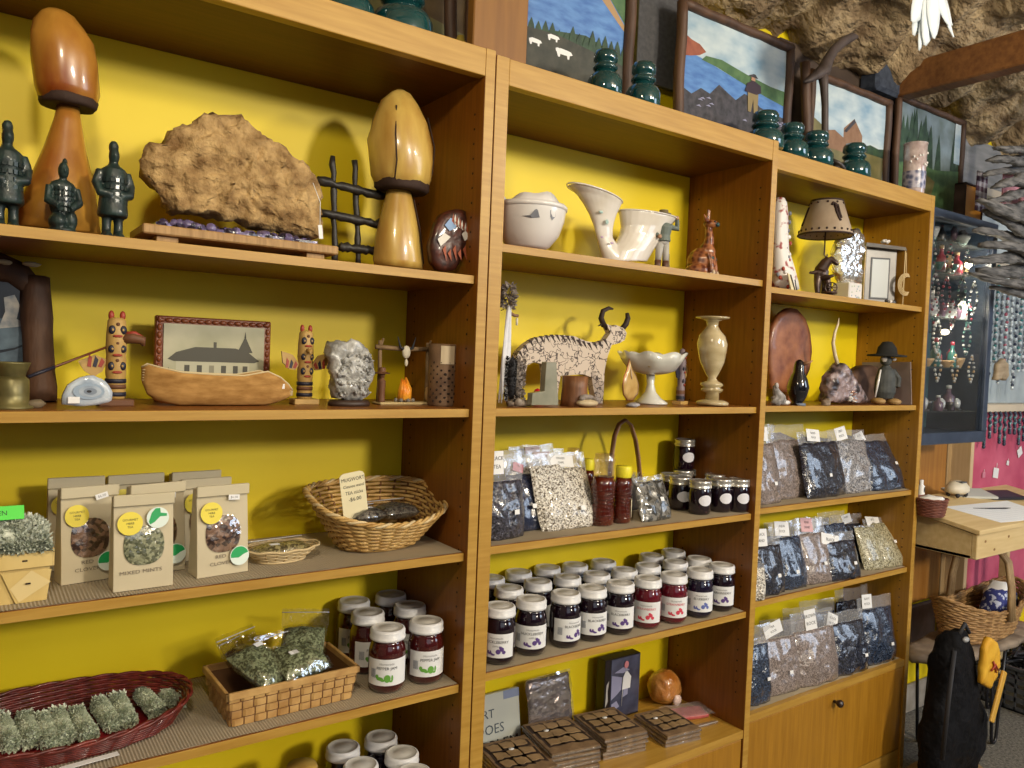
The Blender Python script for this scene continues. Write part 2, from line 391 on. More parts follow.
# --- tall mushroom carving, left
def mushroom(label, Y, z, stem, cap, capm, cracks=(), m=None):
    o = base((stem[0][0]+stem[0][1])/2, Y, z); t = thing('mushroom_carving', label, 'carving', o)
    q = MB(); loft(q, stem, Y, o, m or CARVE, .85, 28, .05); q.build('stem', t)
    q = MB(); loft(q, cap, Y, o, capm, .85, 32, .10); c = q.build('cap', t)
    l, r, y = cap[0]
    q = MB(); loft(q, [(l+7, r-7, y+3), (l+1, r-1, y+3.5), (l-1.2, r+1.2, y+1), (l-1.0, r+1.0, y-5), (l+.4, r-.4, y-8)], Y, o, BARKD, .88, 44, .10, True); q.build('gill_edge', t)
    if cracks:
        q = MB()
        for cr in cracks:
            pts = []
            for px, py in cr:
                # on the front surface of the cap or stem
                rows = cap if py <= cap[0][2]+1 else stem; rows = sorted(rows, key=lambda a: a[2])
                for a, b2 in zip(rows, rows[1:]):
                    if a[2] <= py <= b2[2]:
                        k = (py-a[2])/(b2[2]-a[2]+1e-6); L_ = a[0]+(b2[0]-a[0])*k; R_ = a[1]+(b2[1]-a[1])*k; break
                else: continue
                u = ((px-L_)/(R_-L_)*2-1)*.97; p = atY(px, py, Y); rr = (R_-L_)/2*dep(p)
                dx = CAM.x-p.x; dy = CAM.y-p.y; dn = math.hypot(dx, dy); cc = math.sqrt(max(0, 1-u*u))
                pts.append((p.x-o.x+dx/dn*cc*rr*.3-0*u, Y-o.y-cc*rr*.84, p.z-o.z)) 
            if len(pts) > 1: q.tube(pts, .0013, BARKD, 6)
        q.build('crack', t)
    return t
mushroom('reddish varnished mushroom carving with a lopsided cap between the dark green figurines', .10, A1,
  [(17,96,231),(24,93,205),(34,90,180),(46,84,150),(55,80,122),(60,77,100)],
  [(42,93,104),(37,95,90),(34,95,60),(33,90,40),(37,82,26),(42,74,16),(48,66,11),(53,60,9)], CARVER, m=CARVER)
mushroom('pale yellow mushroom carving with a cracked cap beside the black lattice', .09, A1,
  [(374,424,268),(372,424,262),(375,420,235),(381,416,212),(386,412,195),(388,410,184)],
  [(375,428,189),(371,431,178),(367,433,160),(367,432,145),(371,427,122),(380,419,104),(390,411,94),(397,404,90)], CARVE,
  cracks=([(391,110),(388,140),(389,165),(388,182)],[(425,120),(431,150),(428,175),(425,186)],[(412,200),(417,230),(419,265)]))
# --- dark green clay figures
def warrior(label, px, Y, z, pt, w, pose, group=None):
    o = base(px, Y, z); h = topz(px, pt, Y)-z; t = thing('warrior_figurine', label, 'figurine', o, .15); s = h; t.scale = (.68, .85, 1) if pose == 'kneel' else (.80, .9, 1)
    q = MB()
    if pose == 'kneel':
        q.lathe([(.0,0),(.24*s,0),(.25*s,.03*s),(.22*s,.06*s)], GREEN, 16)
        q.ell((-.1*s,-.05*s,.14*s), (.16*s,.2*s,.12*s), GREEN); q.ell((.12*s,-.03*s,.17*s), (.14*s,.17*s,.15*s), GREEN)
        q.ell((0,.03*s,.42*s), (.24*s,.17*s,.27*s), GREEN); q.ell((0,.02*s,.6*s), (.25*s,.14*s,.12*s), GREEN)
        q.tube([(-.24*s,0,.6*s),(-.28*s,-.06*s,.42*s),(-.12*s,-.2*s,.33*s)], [.07*s,.075*s,.05*s], GREEN)
        q.tube([(.24*s,0,.6*s),(.28*s,-.06*s,.42*s),(.08*s,-.2*s,.3*s)], [.07*s,.075*s,.05*s], GREEN)
        q.tube([(0,0,.66*s),(0,0,.76*s)], .06*s, GREEN); q.ell((0,-.01*s,.83*s), (.10*s,.11*s,.12*s), GREEN); q.ell((.03*s,.02*s,.95*s), (.05*s,.05*s,.06*s), GREEN)
        q.ell((0,-.12*s,.82*s), (.02*s,.02*s,.03*s), GREEN)
    else:
        q.lathe([(0,0),(.17*s,0),(.17*s,.025*s),(0,.03*s)], GREEN, 16)
        for k in (-1,1):
            q.tube([(k*.07*s,0,.02*s),(k*.07*s,0,.15*s),(k*.06*s,0,.3*s)], [.06*s,.055*s,.07*s], GREEN); q.ell((k*.07*s,-.04*s,.045*s), (.05*s,.08*s,.03*s), GREEN)
            q.tube([(k*.15*s,0,.68*s),(k*.2*s,-.01*s,.55*s),(k*.18*s,-.08*s,.45*s),(k*.05*s,-.13*s,.43*s)], [.055*s,.06*s,.05*s,.04*s], GREEN)
        q.lathe([(.17*s,.22*s),(.18*s,.26*s),(.155*s,.42*s),(.14*s,.5*s),(.16*s,.62*s),(.14*s,.7*s),(.06*s,.75*s)], GREEN, 16)
        q.tube([(0,0,.7*s),(0,0,.8*s)], .055*s, GREEN); q.ell((0,-.01*s,.84*s), (.065*s,.075*s,.09*s), GREEN); q.ell((0,.01*s,.93*s), (.06*s,.06*s,.07*s), GREEN)
        q.ell((0,-.085*s,.84*s), (.012*s,.015*s,.02*s), GREEN)
    b_ = q.build('body', t, remesh=s/60)
    q = MB()   # armour plates and face lines
    z0 = .3*s if pose != 'kneel' else .3*s
    for j in range(5):
        for i in range(-3, 4):
            a = i*.33; R_ = (.162 if pose != 'kneel' else .2)*s; q.box(-.02*s,.02*s,-.008*s,.004*s,-.02*s,.02*s, GREEN, T=Matrix.Translation((R_*math.sin(a), -R_*math.cos(a)*.95, z0+.07*s*j)) @ Matrix.Rotation(a, 4, 'Z'))
    q.build('armour_plates', t)
    return t
warrior('dark green standing warrior figurine cut off by the left edge of the photo', 6, .05, A1, 119, 30, 'stand', 'green warrior figurines')
warrior('dark green kneeling warrior figurine in front of the tall reddish mushroom carving', 62, .03, A1, 158, 30, 'kneel', 'green warrior figurines')
warrior('dark green standing warrior figurine with tall topknot left of the rough brown slab', 112, .04, A1, 140, 30, 'stand', 'green warrior figurines')
# --- burl slab over amethyst on a low bench
BURL = mat('rough_burl', (.17,.085,.022), .8, (.60,.40,.17), 34, bump=1., bscale=55, bdist=.014, detail=8)
Y = .11; o = base(236, Y, A1)
SLW = mat('bench_slab_wood', (.30,.17,.06), .6, (.46,.28,.11), 30, (6,6,.6), bump=.3)
t = thing('display_bench', 'low weathered wood bench holding the rough tan slab on purple crystals', 'stand', o)
q = MB(); a0 = base(141, Y-.045, A1).x-o.x; a1 = base(336, Y-.045, A1).x-o.x; zt = topz(236, 236, Y-.05)-A1
zt = .030
q.rbox(a0, a1, -.055, .055, zt-.014, zt, SLW, .002); q.build('top', t)
for x in (a0+.02, a1-.05):
    q = MB(); q.rbox(x, x+.03, -.045, .045, 0, zt-.014, SLW, .001); q.build('foot', t)
AME = mat('amethyst', (.012,.009,.03), .12, (.15,.12,.26), 90, kind='cell', coat=1., bump=.8, bscale=110, bdist=.004)
q = MB(); random.seed(3)
for i in range(170):
    x = random.uniform(a0+.025, a1-.03); y = random.uniform(-.04, .035); s = random.uniform(.005, .0105)
    q.ell((x, y, zt+s*.6), (s, s, s*.9), AME, 5)
q.box(a0+.02, a1-.03, -.038, .035, zt, zt+.006, AME)
one(q, 'crystal_bed', 'dark purple crystal cluster lying between the bench and the rough tan slab', 'crystal', o)
out = trace([(136,163),(146,148),(163,141),(172,128),(190,126),(200,117),(215,116),(238,118),(252,130),(266,141),(285,150),(300,163),(315,178),(319,196),(319,222),(318,240),(296,236),(262,229),(225,221),(190,214),(170,213),(160,196),(146,180)], Y, o)
zlo = zt+.012
q = MB(); q.slab([(x, max(z, zlo)) for x, z in out], -.03, .03, BURL, 16, .009, 60, 3, dome=.6, n=110)
one(q, 'burl_slab', 'rough lumpy tan-brown burl slab standing upright on the wooden bench', 'slab', o)
q = MB(); p0 = atY(313,183,Y-.045)-o; p1 = atY(320,225,Y-.05)-o
q.tube([p0, (p0+p1)/2+Vector((.006,0,.004)), p1], .0006, WHITE, 5)
t2 = one(q, 'tag_string', 'white price tag hanging on a string from the rough tan slab', 'price tag', o)
q = MB(); q.rbox(-.0035, .0035, -.0004, .0004, -.022, 0, WHITE, .0002); c = q.build('tag', t2, p1); c.rotation_euler = (0, -.12, 0)
# --- black lattice ladder
BLK = mat('black_bark', (.008,.007,.007), .5, (.03,.025,.02), 50, bump=.8, bscale=60, bdist=.003)
Y = .12; o = base(350, Y, A1); t = thing('stick_lattice', 'small black lattice of knobbly sticks beside the pale mushroom carving', 'ornament', o)
def stick(pa, pb, r, nm, dy=0):
    a = atY(*pa, Y)-o; c = atY(*pb, Y)-o; n = 12; q = MB()
    r *= 1.25; q.tube([a.lerp(c, i/n)+Vector((0, dy, 0))+Vector(noise.noise_vector(Vector((i*.9, pa[0], 0))))*.0028 for i in range(n+1)], [r*(1+.7*noise.noise(Vector((i*.8, pa[1], 3)))) for i in range(n+1)], BLK, 8); q.build(nm, t)
zb = lambda px: 384
stick((335,263), (333,156), .0042, 'upright'); stick((359,265), (354,160), .0042, 'upright')
stick((317,181), (382,197), .006, 'crosspiece', -.006); stick((320,213), (378,225), .006, 'crosspiece', -.006); stick((338,247), (373,251), .006, 'crosspiece', -.006)
# --- painted oval rock
Y = .045; o = base(448, Y, A1)
RCK = mat('painted_rock', (.012,.006,.006), .4, (.11,.025,.012), 70, coat=.3, bump=.6, bscale=60)
t = thing('painted_stone', 'dark oval stone painted with a bird, leaning by the right panel of the top shelf', 'painted stone', o)
out = trace([(430,262),(428,245),(432,228),(440,215),(452,209),(463,212),(468,224),(467,242),(461,258),(452,271),(438,272)], Y, o)
q = MB(); q.slab([(x, max(0, z)) for x, z in out], -.014, .014, RCK, 8, .002, 60, 9); q.build('stone', t)
q = MB(); W_ = mat('feather_white', (.75,.72,.66), .7); BL_ = mat('sky_blue_paint', (.22,.36,.62), .5)
def blot(pts, m, y=-.0165): q.face(trace(pts, Y, o), y, m)
blot([(440,226),(446,219),(452,222),(451,229),(445,232)], BL_); blot([(433,240),(440,234),(446,238),(441,243),(436,247)], W_); blot([(457,235),(463,229),(465,238),(460,242)], W_)
RD_ = mat('rust_paint', (.35,.08,.03), .6)
[blot([(438+5*k,250+4*(k%2)),(441+5*k,246+4*(k%2)),(442+5*k,262)], RD_) for k in range(5)]
for i in range(9): blot([(447+i*1.7, 222+i*1.2), (449+i*1.7, 214+i*1.4), (450+i*1.7, 226+i*1.2)], W_ if i % 2 else RD_, -.0167)
q.build('bird_painting', t)
# ---------------------------------------------------------------- shelf B
def rustic(label):
    Y = .17; o = base(14, Y, B1); t = thing('rustic_picture', label, 'picture', o)
    RW = mat('rustic_wood', (.035,.014,.006), .7, (.10,.045,.02), 30, (1,1,.3), bump=.9, bscale=50, bdist=.004)
    tz = topz(30, 268, Y)-B1; xr = base(53, Y, B1).x-o.x; xl = -.16; xt = atY(42, 290, Y).x-o.x
    for nm, a, c, r in (('frame_post', (xr-.015,0,0), (xt-.008,.03,tz-.012), .021), ('frame_post', (xl,0,0), (xl+.01,.03,tz-.012), .021)):
        q = MB(); q.tube([Vector(a).lerp(Vector(c), i/9) for i in range(10)], [r*(1+.15*noise.noise(Vector((i*.7,5,a[0])))) for i in range(10)], RW, 10); q.build(nm, t)
    q = MB(); q.tube([(xl-.02,.03,tz-.03),(xl+.05,.026,tz-.006),(-.02,.026,tz),(xt-.03,.028,tz-.008),(xt+.004,.03,tz-.045)], [.014,.02,.022,.02,.014], RW, 10); q.build('frame_top', t)
    q = MB(); q.tube([(xl,0,.024),(xr-.01,0,.024)], .012, RW, 8); q.build('frame_bottom', t)
    q = MB(); PT = mat('night_picture', (.004,.006,.010), .3, (.012,.018,.03), 20)
    q.box(xl, xt-.01, .02, .024, .02, tz-.01, PT)
    q.build('canvas', t)
    q = MB(); PB = mat('blue_mist', (.02,.035,.055), .4, (.09,.14,.18), 40); PW = mat('pale_mane', (.45,.42,.36), .6, (.12,.16,.2), 60)
    yy = .0192
    q.face([(-.08,.045),(-.05,.06),(.0,.075),(.03,.09),(.037,.06),(.035,.042)], yy, PB); q.face([(-.08,.09),(-.05,.115),(-.015,.12),(.02,.11),(.034,.095),(.0,.078),(-.05,.066)], yy, PB)
    q.face([(-.02,.105),(-.012,.13),(-.014,.15),(-.001,.155),(.006,.14),(.002,.12),(.018,.112),(.0,.108)], yy-.0005, PW); q.build('painted_scene', t)
    q = MB()
    for x in (-.055,-.015,.018): q.ell((x,.006,tz+.006), (.012,.006,.004), mat('pale_moss', (.42,.38,.25), .9), 8, wob=.4)
    q.build('moss_patch', t)
rustic('dark rustic log frame with dim blue picture at the left edge of the photo')
Y = .05; o = base(11, Y, B1); PW = mat('old_brass', (.10,.085,.03), .4, (.22,.19,.07), 30, metal=.4, bump=.2)
t = thing('brass_pot', 'olive brass pot with flat rim standing before the rustic framed picture', 'pot', o)
r = 17*dep(o); h = topz(11, 362, Y)-B1
q = MB(); q.lathe([(r*1.15,0),(r*1.15,.003),(r*.9,.005),(r*.92,h*.3),(r*.9,h*.62),(r*.7,h*.7)], PW, 24); q.build('pot_body', t)
q = MB(); q.lathe([(r*.7,h*.7),(r*.75,h*.78),(r*.95,h*.97),(r*.98,h),(r*.9,h),(r*.6,h*.74),(0,h*.72)], PW, 24, cap=False); q.build('pot_rim', t)
# small brown stone
o = base(36, .05, B1); q = MB(); q.ell((0,0,.006), (.012,.008,.006), mat('brown_pebble', (.16,.12,.07), .7), 10, wob=.3)
one(q, 'pebble', 'small brown pebble between the brass pot and the white agate slice', 'stone', o)
# agate slice
Y = .04; o = base(88, Y, B1)
AG = mat('agate', (.30,.36,.44), .2, (.60,.66,.72), 40, coat=.6)
t = thing('agate_slice', 'pale blue-white agate slice with a dark eye and a white sticker', 'agate', o)
out = trace([(62,404),(62,395),(68,384),(80,377),(92,375),(104,380),(112,391),(111,401),(96,405),(78,406)], Y, o)
q = MB(); q.slab([(x, max(0,z)) for x, z in out], -.008, .008, AG, 5, .0008, 90, 2, dome=.25); q.build('stone', t)
q = MB(); cx, cz = trace([(88,391)], Y, o)[0]; 
for i, (k, m) in enumerate(((1., mat('agate_blue', (.30,.38,.48), .3)), (.72, AG), (.42, mat('agate_grey', (.20,.24,.30), .3)), (.16, INK))):
    q.disc(cx+.002*math.sin(i), cz, .019*k, .011*k, -.0096-.0003*i, m, 18)
q.build('banding', t)
q = MB(); x, z = trace([(73,400)], Y, o)[0]; q.rbox(x-.007, x+.007, -.0105, -.0098, z-.004, z+.005, WHITE, .0003); q.build('price_sticker', t)
# long thin pipe stick
RB = mat('pipe_brown', (.14,.04,.015), .4)
o = base(60, .10, B1); a = atY(28,377,.06)-o; c = atY(112,345,.10)-o
# totems
TW = mat('totem_yellow', (.42,.25,.07), .5, (.52,.33,.10), 20); TRD = mat('totem_red', (.33,.04,.02), .5); TBK = mat('totem_black', (.015,.015,.03), .5); TBR = mat('totem_brown', (.14,.055,.02), .6)
def totem(label, px, Y, z, pt, w, side):
    o = base(px, Y, z); h = topz(px, pt, Y)-z; t = thing('totem_pole', label, 'totem pole', o, 0); r = w
    q = MB(); q.rbox(-r*1.7, r*1.7, -r*1.2, r*1.2, 0, h*.07, TBR if side else TW, .001); q.build('base', t)
    q = MB(); q.lathe([(r*.95,h*.07),(r,h*.1),(r*.95,h*.3),(r*1.02,h*.33),(r,h*.5),(r*.96,h*.53),(r*1.05,h*.6),(r*1.02,h*.75),(r*.98,h*.8),(r*.9,h*.9),(r*.6,h*.93)], TW, 20); q.build('pole', t)
    q = MB()
    for k in (-1, 1):
        q.ell((k*r*.55, 0, h*.95), (r*.3, r*.3, h*.055), TRD, 10)
    q.build('ear', t)
    q = MB()
    for zz, m in ((.12, TBK), (.2, TBR), (.26, TBK)): q.lathe([(r*1.0,h*(zz-.02)),(r*1.06,h*(zz-.02)),(r*1.06,h*(zz+.025)),(r*1.0,h*(zz+.025))], m, 20, cap=False)
    for zz, s in ((.42, 1), (.60, .9), (.8, 1)):
        for k in (-1, 1):
            q.ell((k*r*.52, -r*.80, h*zz), (r*.38, r*.24, h*.048*s), TBK, 10); q.ell((k*r*.5, -r*1.0, h*zz), (r*.12, r*.08, h*.014*s), TW, 8)
        q.ell((0, -r*1.0, h*(zz-.065)), (r*.5, r*.16, h*.016), TRD, 10); q.ell((0, -r*.95, h*(zz+.06)), (r*.2, r*.14, h*.02), TBR, 8)
    q.build('painted_faces', t)
    if side:   # long beak to the right, wing to the left
        q = MB(); q.tube([(r*.5,-r*.3,h*.71),(r*1.6,-r*.5,h*.72),(r*2.5,-r*.6,h*.70),(r*2.6,-r*.6,h*.64)], [r*.6,r*.6,r*.5,r*.15], TBR, 10); q.tube([(r*.9,-r*.35,h*.76),(r*1.7,-r*.5,h*.77),(r*2.6,-r*.6,h*.73)], [r*.3,r*.3,r*.12], TRD, 8); q.build('beak', t)
    else:
        q = MB(); q.tube([(0,-r*.8,h*.68),(0,-r*1.9,h*.66),(0,-r*2.0,h*.62)], [r*.4,r*.25,r*.06], TW, 8); q.build('beak', t)
    for k in ((-1,) if side else (-1, 1)):
        q = MB()
        wp = [(k*r*.8,h*.50),(k*r*1.8,h*.62),(k*r*3.3,h*.66),(k*r*3.1,h*.52),(k*r*2.2,h*.44),(k*r*1.4,h*.43)]
        if side: wp = [(k*r*.8,h*.48),(k*r*2.0,h*.53),(k*r*3.6,h*.46),(k*r*3.0,h*.36),(k*r*2.1,h*.30),(k*r*1.3,h*.36)]
        q.prism(wp, -r*.15, r*.2, TW)
        for j in (0, 1, 2):
            f = .25+.25*j; q.prism([(a*(1-f*.1)+k*r*.1, b_+h*.0) for a, b_ in []] or [(k*r*(1.1+.6*j), h*(.5+.02*j)-(.04*h if side else 0)), (k*r*(1.4+.6*j), h*(.54+.02*j)-(.04*h if side else 0)), (k*r*(1.75+.5*j), h*.46-(.05*h if side else 0)), (k*r*(1.4+.5*j), h*.45-(.05*h if side else 0))], -r*.22, -r*.15, (TRD, TBK, TRD)[j])
        q.build('wing', t)
    return t
totem('painted totem pole with a long red beak turned right, beside the agate slice', 115, .10, B1, 311, .0135, True)
totem('painted totem pole with both wings spread, right of the bark canoe', 304, .12, B1, 325, .0125, False)
q = MB(); q.tube([a, c], .0018, RB, 6); q.tube([a, a.lerp(c,.3)], .0024, TBK, 6)
q.tube([(0,0,0), (0,.002,.0008)], .0005, RB, 4) if 0 else None
one(q, 'thin_pipe_stem', 'thin dark red stem leaning between the brass pot and the long-beaked totem pole', 'pipe', o)
# framed station photograph
Y = .19; o = base(210, Y, B1)
FR = mat('red_brown_frame', (.16,.035,.012), .4, (.25,.07,.02), 25, bump=.3)
t = thing('framed_photograph', 'old photograph of a railway station in a scalloped red-brown frame behind the canoe', 'picture', o)
P4 = trace([(153,398),(268,398),(267,320),(154,315)], Y, o); P4 = [(x, max(0, z)) for x, z in P4]; x0, x1 = P4[0][0], P4[1][0]; zt = P4[3][1]
q = MB(); q.rbox(x0, x1, -.006, .006, 0, zt, FR, .002)
for i in range(15):
    for zz in (zt-.007,): q.ell((x0+.008+(x1-x0-.016)*i/14, -.006, zz), (.007,.003,.004), FR, 8)
for i in range(11):
    for xx in (x0+.006, x1-.006): q.ell((xx, -.006, .006+(zt-.012)*i/10), (.004,.003,.006), FR, 8)
q.build('frame', t)
W = x1-x0; SEP = mat('sepia_sky', (.36,.35,.22), .25, (.55,.52,.36), 14); SD = mat('sepia_dark', (.06,.055,.035), .5); SM = mat('sepia_mid', (.25,.23,.15), .5); SL = mat('sepia_light', (.48,.46,.32), .5)
q = MB(); q.box(x0+.012, x1-.012, -.0085, -.007, .012, zt-.012, SEP); q.build('photograph', t)
q = MB(); X = lambda u: x0+.012+(W-.024)*u; Zf = lambda v: .012+(zt-.024)*v; y = -.0088
F = lambda pts, m, dy=0: q.face([(X(u), Zf(v)) for u, v in pts], y-dy, m)
F([(0,0),(1,0),(1,.28),(0,.28)], SM); F([(.12,.2),(.85,.2),(.85,.52),(.12,.52)], SL, .0001); F([(.04,.5),(.12,.6),(.3,.68),(.7,.68),(.84,.62),(.95,.5),(.9,.47),(.1,.47)], SD, .0002)
F([(.72,.62),(.8,.86),(.88,.62)], SD, .0003); F([(.79,.84),(.8,.94),(.81,.84)], SD, .0003); F([(.48,.68),(.48,.76),(.51,.76),(.51,.68)], SD, .0002)
for u in (.2,.32,.44,.56,.68,.78): F([(u,.22),(u+.05,.22),(u+.05,.42),(u,.42)], SD if u != .44 else SM, .0003)
F([(.0,.2),(.05,.38),(.1,.25),(.12,.2)], SD, .0003)
q.build('station_scene', t)
# bark canoe
Y = .09; o = base(216, Y, B1); BK = mat('birch_bark', (.30,.15,.04), .85, (.50,.28,.09), 40, (1,1,3), bump=.5, spec=.2); STI = mat('raffia', (.62,.50,.28), .7)
t = thing('bark_canoe', 'toy birch bark canoe with a white sticker lying before the framed photograph', 'canoe', o)
rows = [(142,374),(147,369),(155,367),(172,370),(195,373),(220,375),(245,374),(262,371),(275,372),(285,378),(292,388)]
low = [(142,367,380),(148,364,394),(158,367,401),(180,372,404),(210,374,405),(240,375,405),(264,371,404),(278,377,402),(287,384,398),(292,390,395)]
vs = []; fs = []; K = 10; wd = [.002,.007,.013,.020,.024,.024,.020,.012,.006,.002]
for i, (px, yt, yb) in enumerate(low):
    a = atY(px, yt, Y)-o; c = atY(px, yb, Y)-o; c.z = max(c.z, 0.0002)
    if i in range(3, 7): c.z = 0.0002
    for k in range(K+1):
        th = PI*k/K; s_ = math.sin(th); ct = math.cos(th); vs.append((a.x, -wd[i]*(abs(ct)**.45)*(1 if ct > 0 else -1), a.z+(c.z-a.z)*s_**1.5))
n = len(low)
for i in range(n-1):
    for k in range(K): p = i*(K+1)+k; fs.append((p, p+1, p+K+2, p+K+1))
q = MB(); q.add(vs, fs, BK, True); q.build('hull', t, solid=.0016)
q = MB()
for sd in (0, K): q.tube([vs[i*(K+1)+sd] for i in range(n)], .0014, STI, 6)
for e in (0, n-1):
    for k in range(0, 5):
        p = Vector(vs[e*(K+1)+K//2]).lerp(Vector(vs[e*(K+1)]), k/5); p2 = p+Vector((.006 if e == 0 else -.006, -.003, 0)); q.tube([p+Vector((0,-.003,0)), p2], .0007, STI, 4)
q.build('lashing', t)
x, z = trace([(279,386)], Y, o)[0]; q = MB(); q.rbox(x-.006, x+.006, -.0105, -.0098, z-.004, z+.004, WHITE, .0003, ); q.build('price_sticker', t)
# crystal cluster
Y = .08; o = base(349, Y, B1)
CR_ = mat('white_crystal', (.16,.15,.13), .35, (.60,.60,.58), 46, kind='noise', coat=.4, bump=1., bscale=60, bdist=.006)
t = thing('crystal_cluster', 'rough grey-white crystal cluster standing on a dark oval base', 'crystal', o)
out = trace([(334,398),(331,380),(329,360),(328,344),(336,340),(352,341),(362,346),(370,357),(372,375),(366,390),(362,399),(348,400)], Y, o)
q = MB(); q.slab([(x, max(.008,z)) for x, z in out], -.02, .02, CR_, 12, .006, 70, 5, n=80); random.seed(5)
for i in range(70):
    x = random.uniform(-.028,.028); z = random.uniform(.02,.085); s = random.uniform(.003,.006); q.tube([(x, -.016, z), (x+random.uniform(-.006,.006), -.024, z+random.uniform(-.004,.006))], [s, s*.2], CR_, 5)
q.build('crystals', t)
q = MB(); q.rings([(0,0,0,.036,.024),(0,0,.005,.037,.025),(0,0,.010,.033,.022)], mat('dark_base', (.04,.02,.012), .5), 24); q.build('base', t)
# campfire diorama
Y = .11; o = base(401, Y, B1); t = thing('campfire_diorama', 'small gate and campfire scene with a steer skull hung on the log beam', 'figurine', o)
LG = mat('log_brown', (.13,.075,.03), .7, (.28,.18,.09), 60, (1,1,.4), bump=.6, bscale=80); BONE = mat('bone', (.68,.62,.48), .6)
xl = base(376, Y, B1).x-o.x; xr = base(428, Y, B1).x-o.x; zt = topz(400, 346, Y)-B1
q = MB(); q.rbox(xl-.002, xr+.002, -.022, .018, 0, .005, mat('sand_base', (.50,.38,.18), .8), .002); q.build('base', t)
for x in (xl+.004, xr-.005):
    q = MB(); q.tube([(x,0,.003),(x+.001,0,zt*.5),(x,0,zt*1.08)], [.0045,.004,.0035], LG, 8); q.tube([(x,0,zt*.9),(x+.006,0,zt*1.12)], .0022, LG, 6); q.build('post', t)
q = MB(); q.tube([(xl-.006,-.004,zt*.97),(0,-.004,zt*.95),(xr+.003,-.004,zt*.97)], .0042, LG, 8); q.build('beam', t)
q = MB(); q.ell((.001,-.012,zt*.90), (.0085,.005,.012), BONE, 10); q.ell((.001,-.013,zt*.72), (.0035,.003,.007), BONE, 8); sk = q.build('steer_skull', t)
for k in (-1, 1):
    q = MB(); q.tube([(.001+k*.005,-.012,zt*.95),(.001+k*.012,-.012,zt*.97),(.001+k*.018,-.012,zt*1.16)], [.003,.0025,.0006], INK, 6); q.build('horn', sk)
q = MB(); FM = mat('flame', (.95,.25,.02), .4, (1,.55,.05), 30); random.seed(2)
for i in range(9):
    a = i*.7; x = .004+.006*math.cos(a); yv = .005*math.sin(a)-.004; h = .026+.016*random.random()
    q.tube([(x,yv,.008),(x*1.1+.001,yv,.008+h*.5),(x*.7,yv,.008+h)], [.007,.006,.0006], FM, 6)
q.build('flames', t)
q = MB()
for i in range(7): a = i*.9; q.tube([(.004+.016*math.cos(a),-.004+.012*math.sin(a),.007),(.004,-.004,.012)], .0028, LG, 6)
for i in range(8): a = i*.8; q.ell((.004+.017*math.cos(a),-.004+.013*math.sin(a),.008), .004, mat('grey_pebble', (.2,.18,.16), .8), 6)
q.build('firewood', t)
q = MB(); x = xl+.005; q.lathe([(.007,.005),(.006,.018),(.0065,.03),(.007,.042),(.003,.048)], TBR, 12, at=(x,-.010,0)); q.ell((x,-.010,.052), .006, mat('tan_skin', (.4,.24,.13), .6), 8); q.lathe([(.014,.055),(.0145,.0565),(.007,.058),(.006,.066),(0,.067)], LG, 14, at=(x,-.010,0)); q.build('cowboy', t, remesh=.0012)
q = MB(); x = xr-.006; q.lathe([(.004,.005),(.008,.012),(.0085,.022),(.007,.026),(.0075,.03),(.003,.034)], mat('clay_jug', (.35,.22,.1), .6), 14, at=(x,-.014,0)); q.build('water_jug', t)
# carved wood tube
Y = .075; o = base(441, Y, B1); h = topz(441, 344, Y)-B1; r = 14.5*dep(o)
PTM = mat('pitted_wood', (.10,.05,.025), .7, (.24,.14,.07), 30, bump=.4)
t = thing('pitted_wood_cup', 'brown wood cup covered with dark pits beside the campfire scene', 'wooden cup', o)
q = MB(); q.lathe([(r*.92,0),(r*.95,.004),(r*.97,h*.5),(r,h),(r*.85,h),(r*.8,h*.85),(0,h*.84)], PTM, 24); q.build('cup_body', t)
q = MB(); random.seed(4)
for j in range(11):
    for i in range(11):
        a = 2*PI*(i+(j % 2)*.5)/11; z = h*(.08+.062*j)
        if math.cos(a) < -.1 or random.random() < .12: continue
        s = random.uniform(.7,1.2); q.ell((r*.955*math.sin(a), -r*.955*math.cos(a), z), (.0024*s*abs(math.cos(a))+.0008, .0016, .0024*s), DARK, 6)
q.build('pit', t)['kind'] = 'stuff'
q = MB(); PL = mat('peeled_wood', (.62,.50,.33), .6)
vs = [((r*1.005)*math.sin(a), -(r*1.005)*math.cos(a), z) for z in (h*.68, h*.97) for a in [(-.65+.13*i) for i in range(9)]]
q.add(vs, [(i, i+1, i+10, i+9) for i in range(8)], PL, True); q.build('peeled_patch', t)
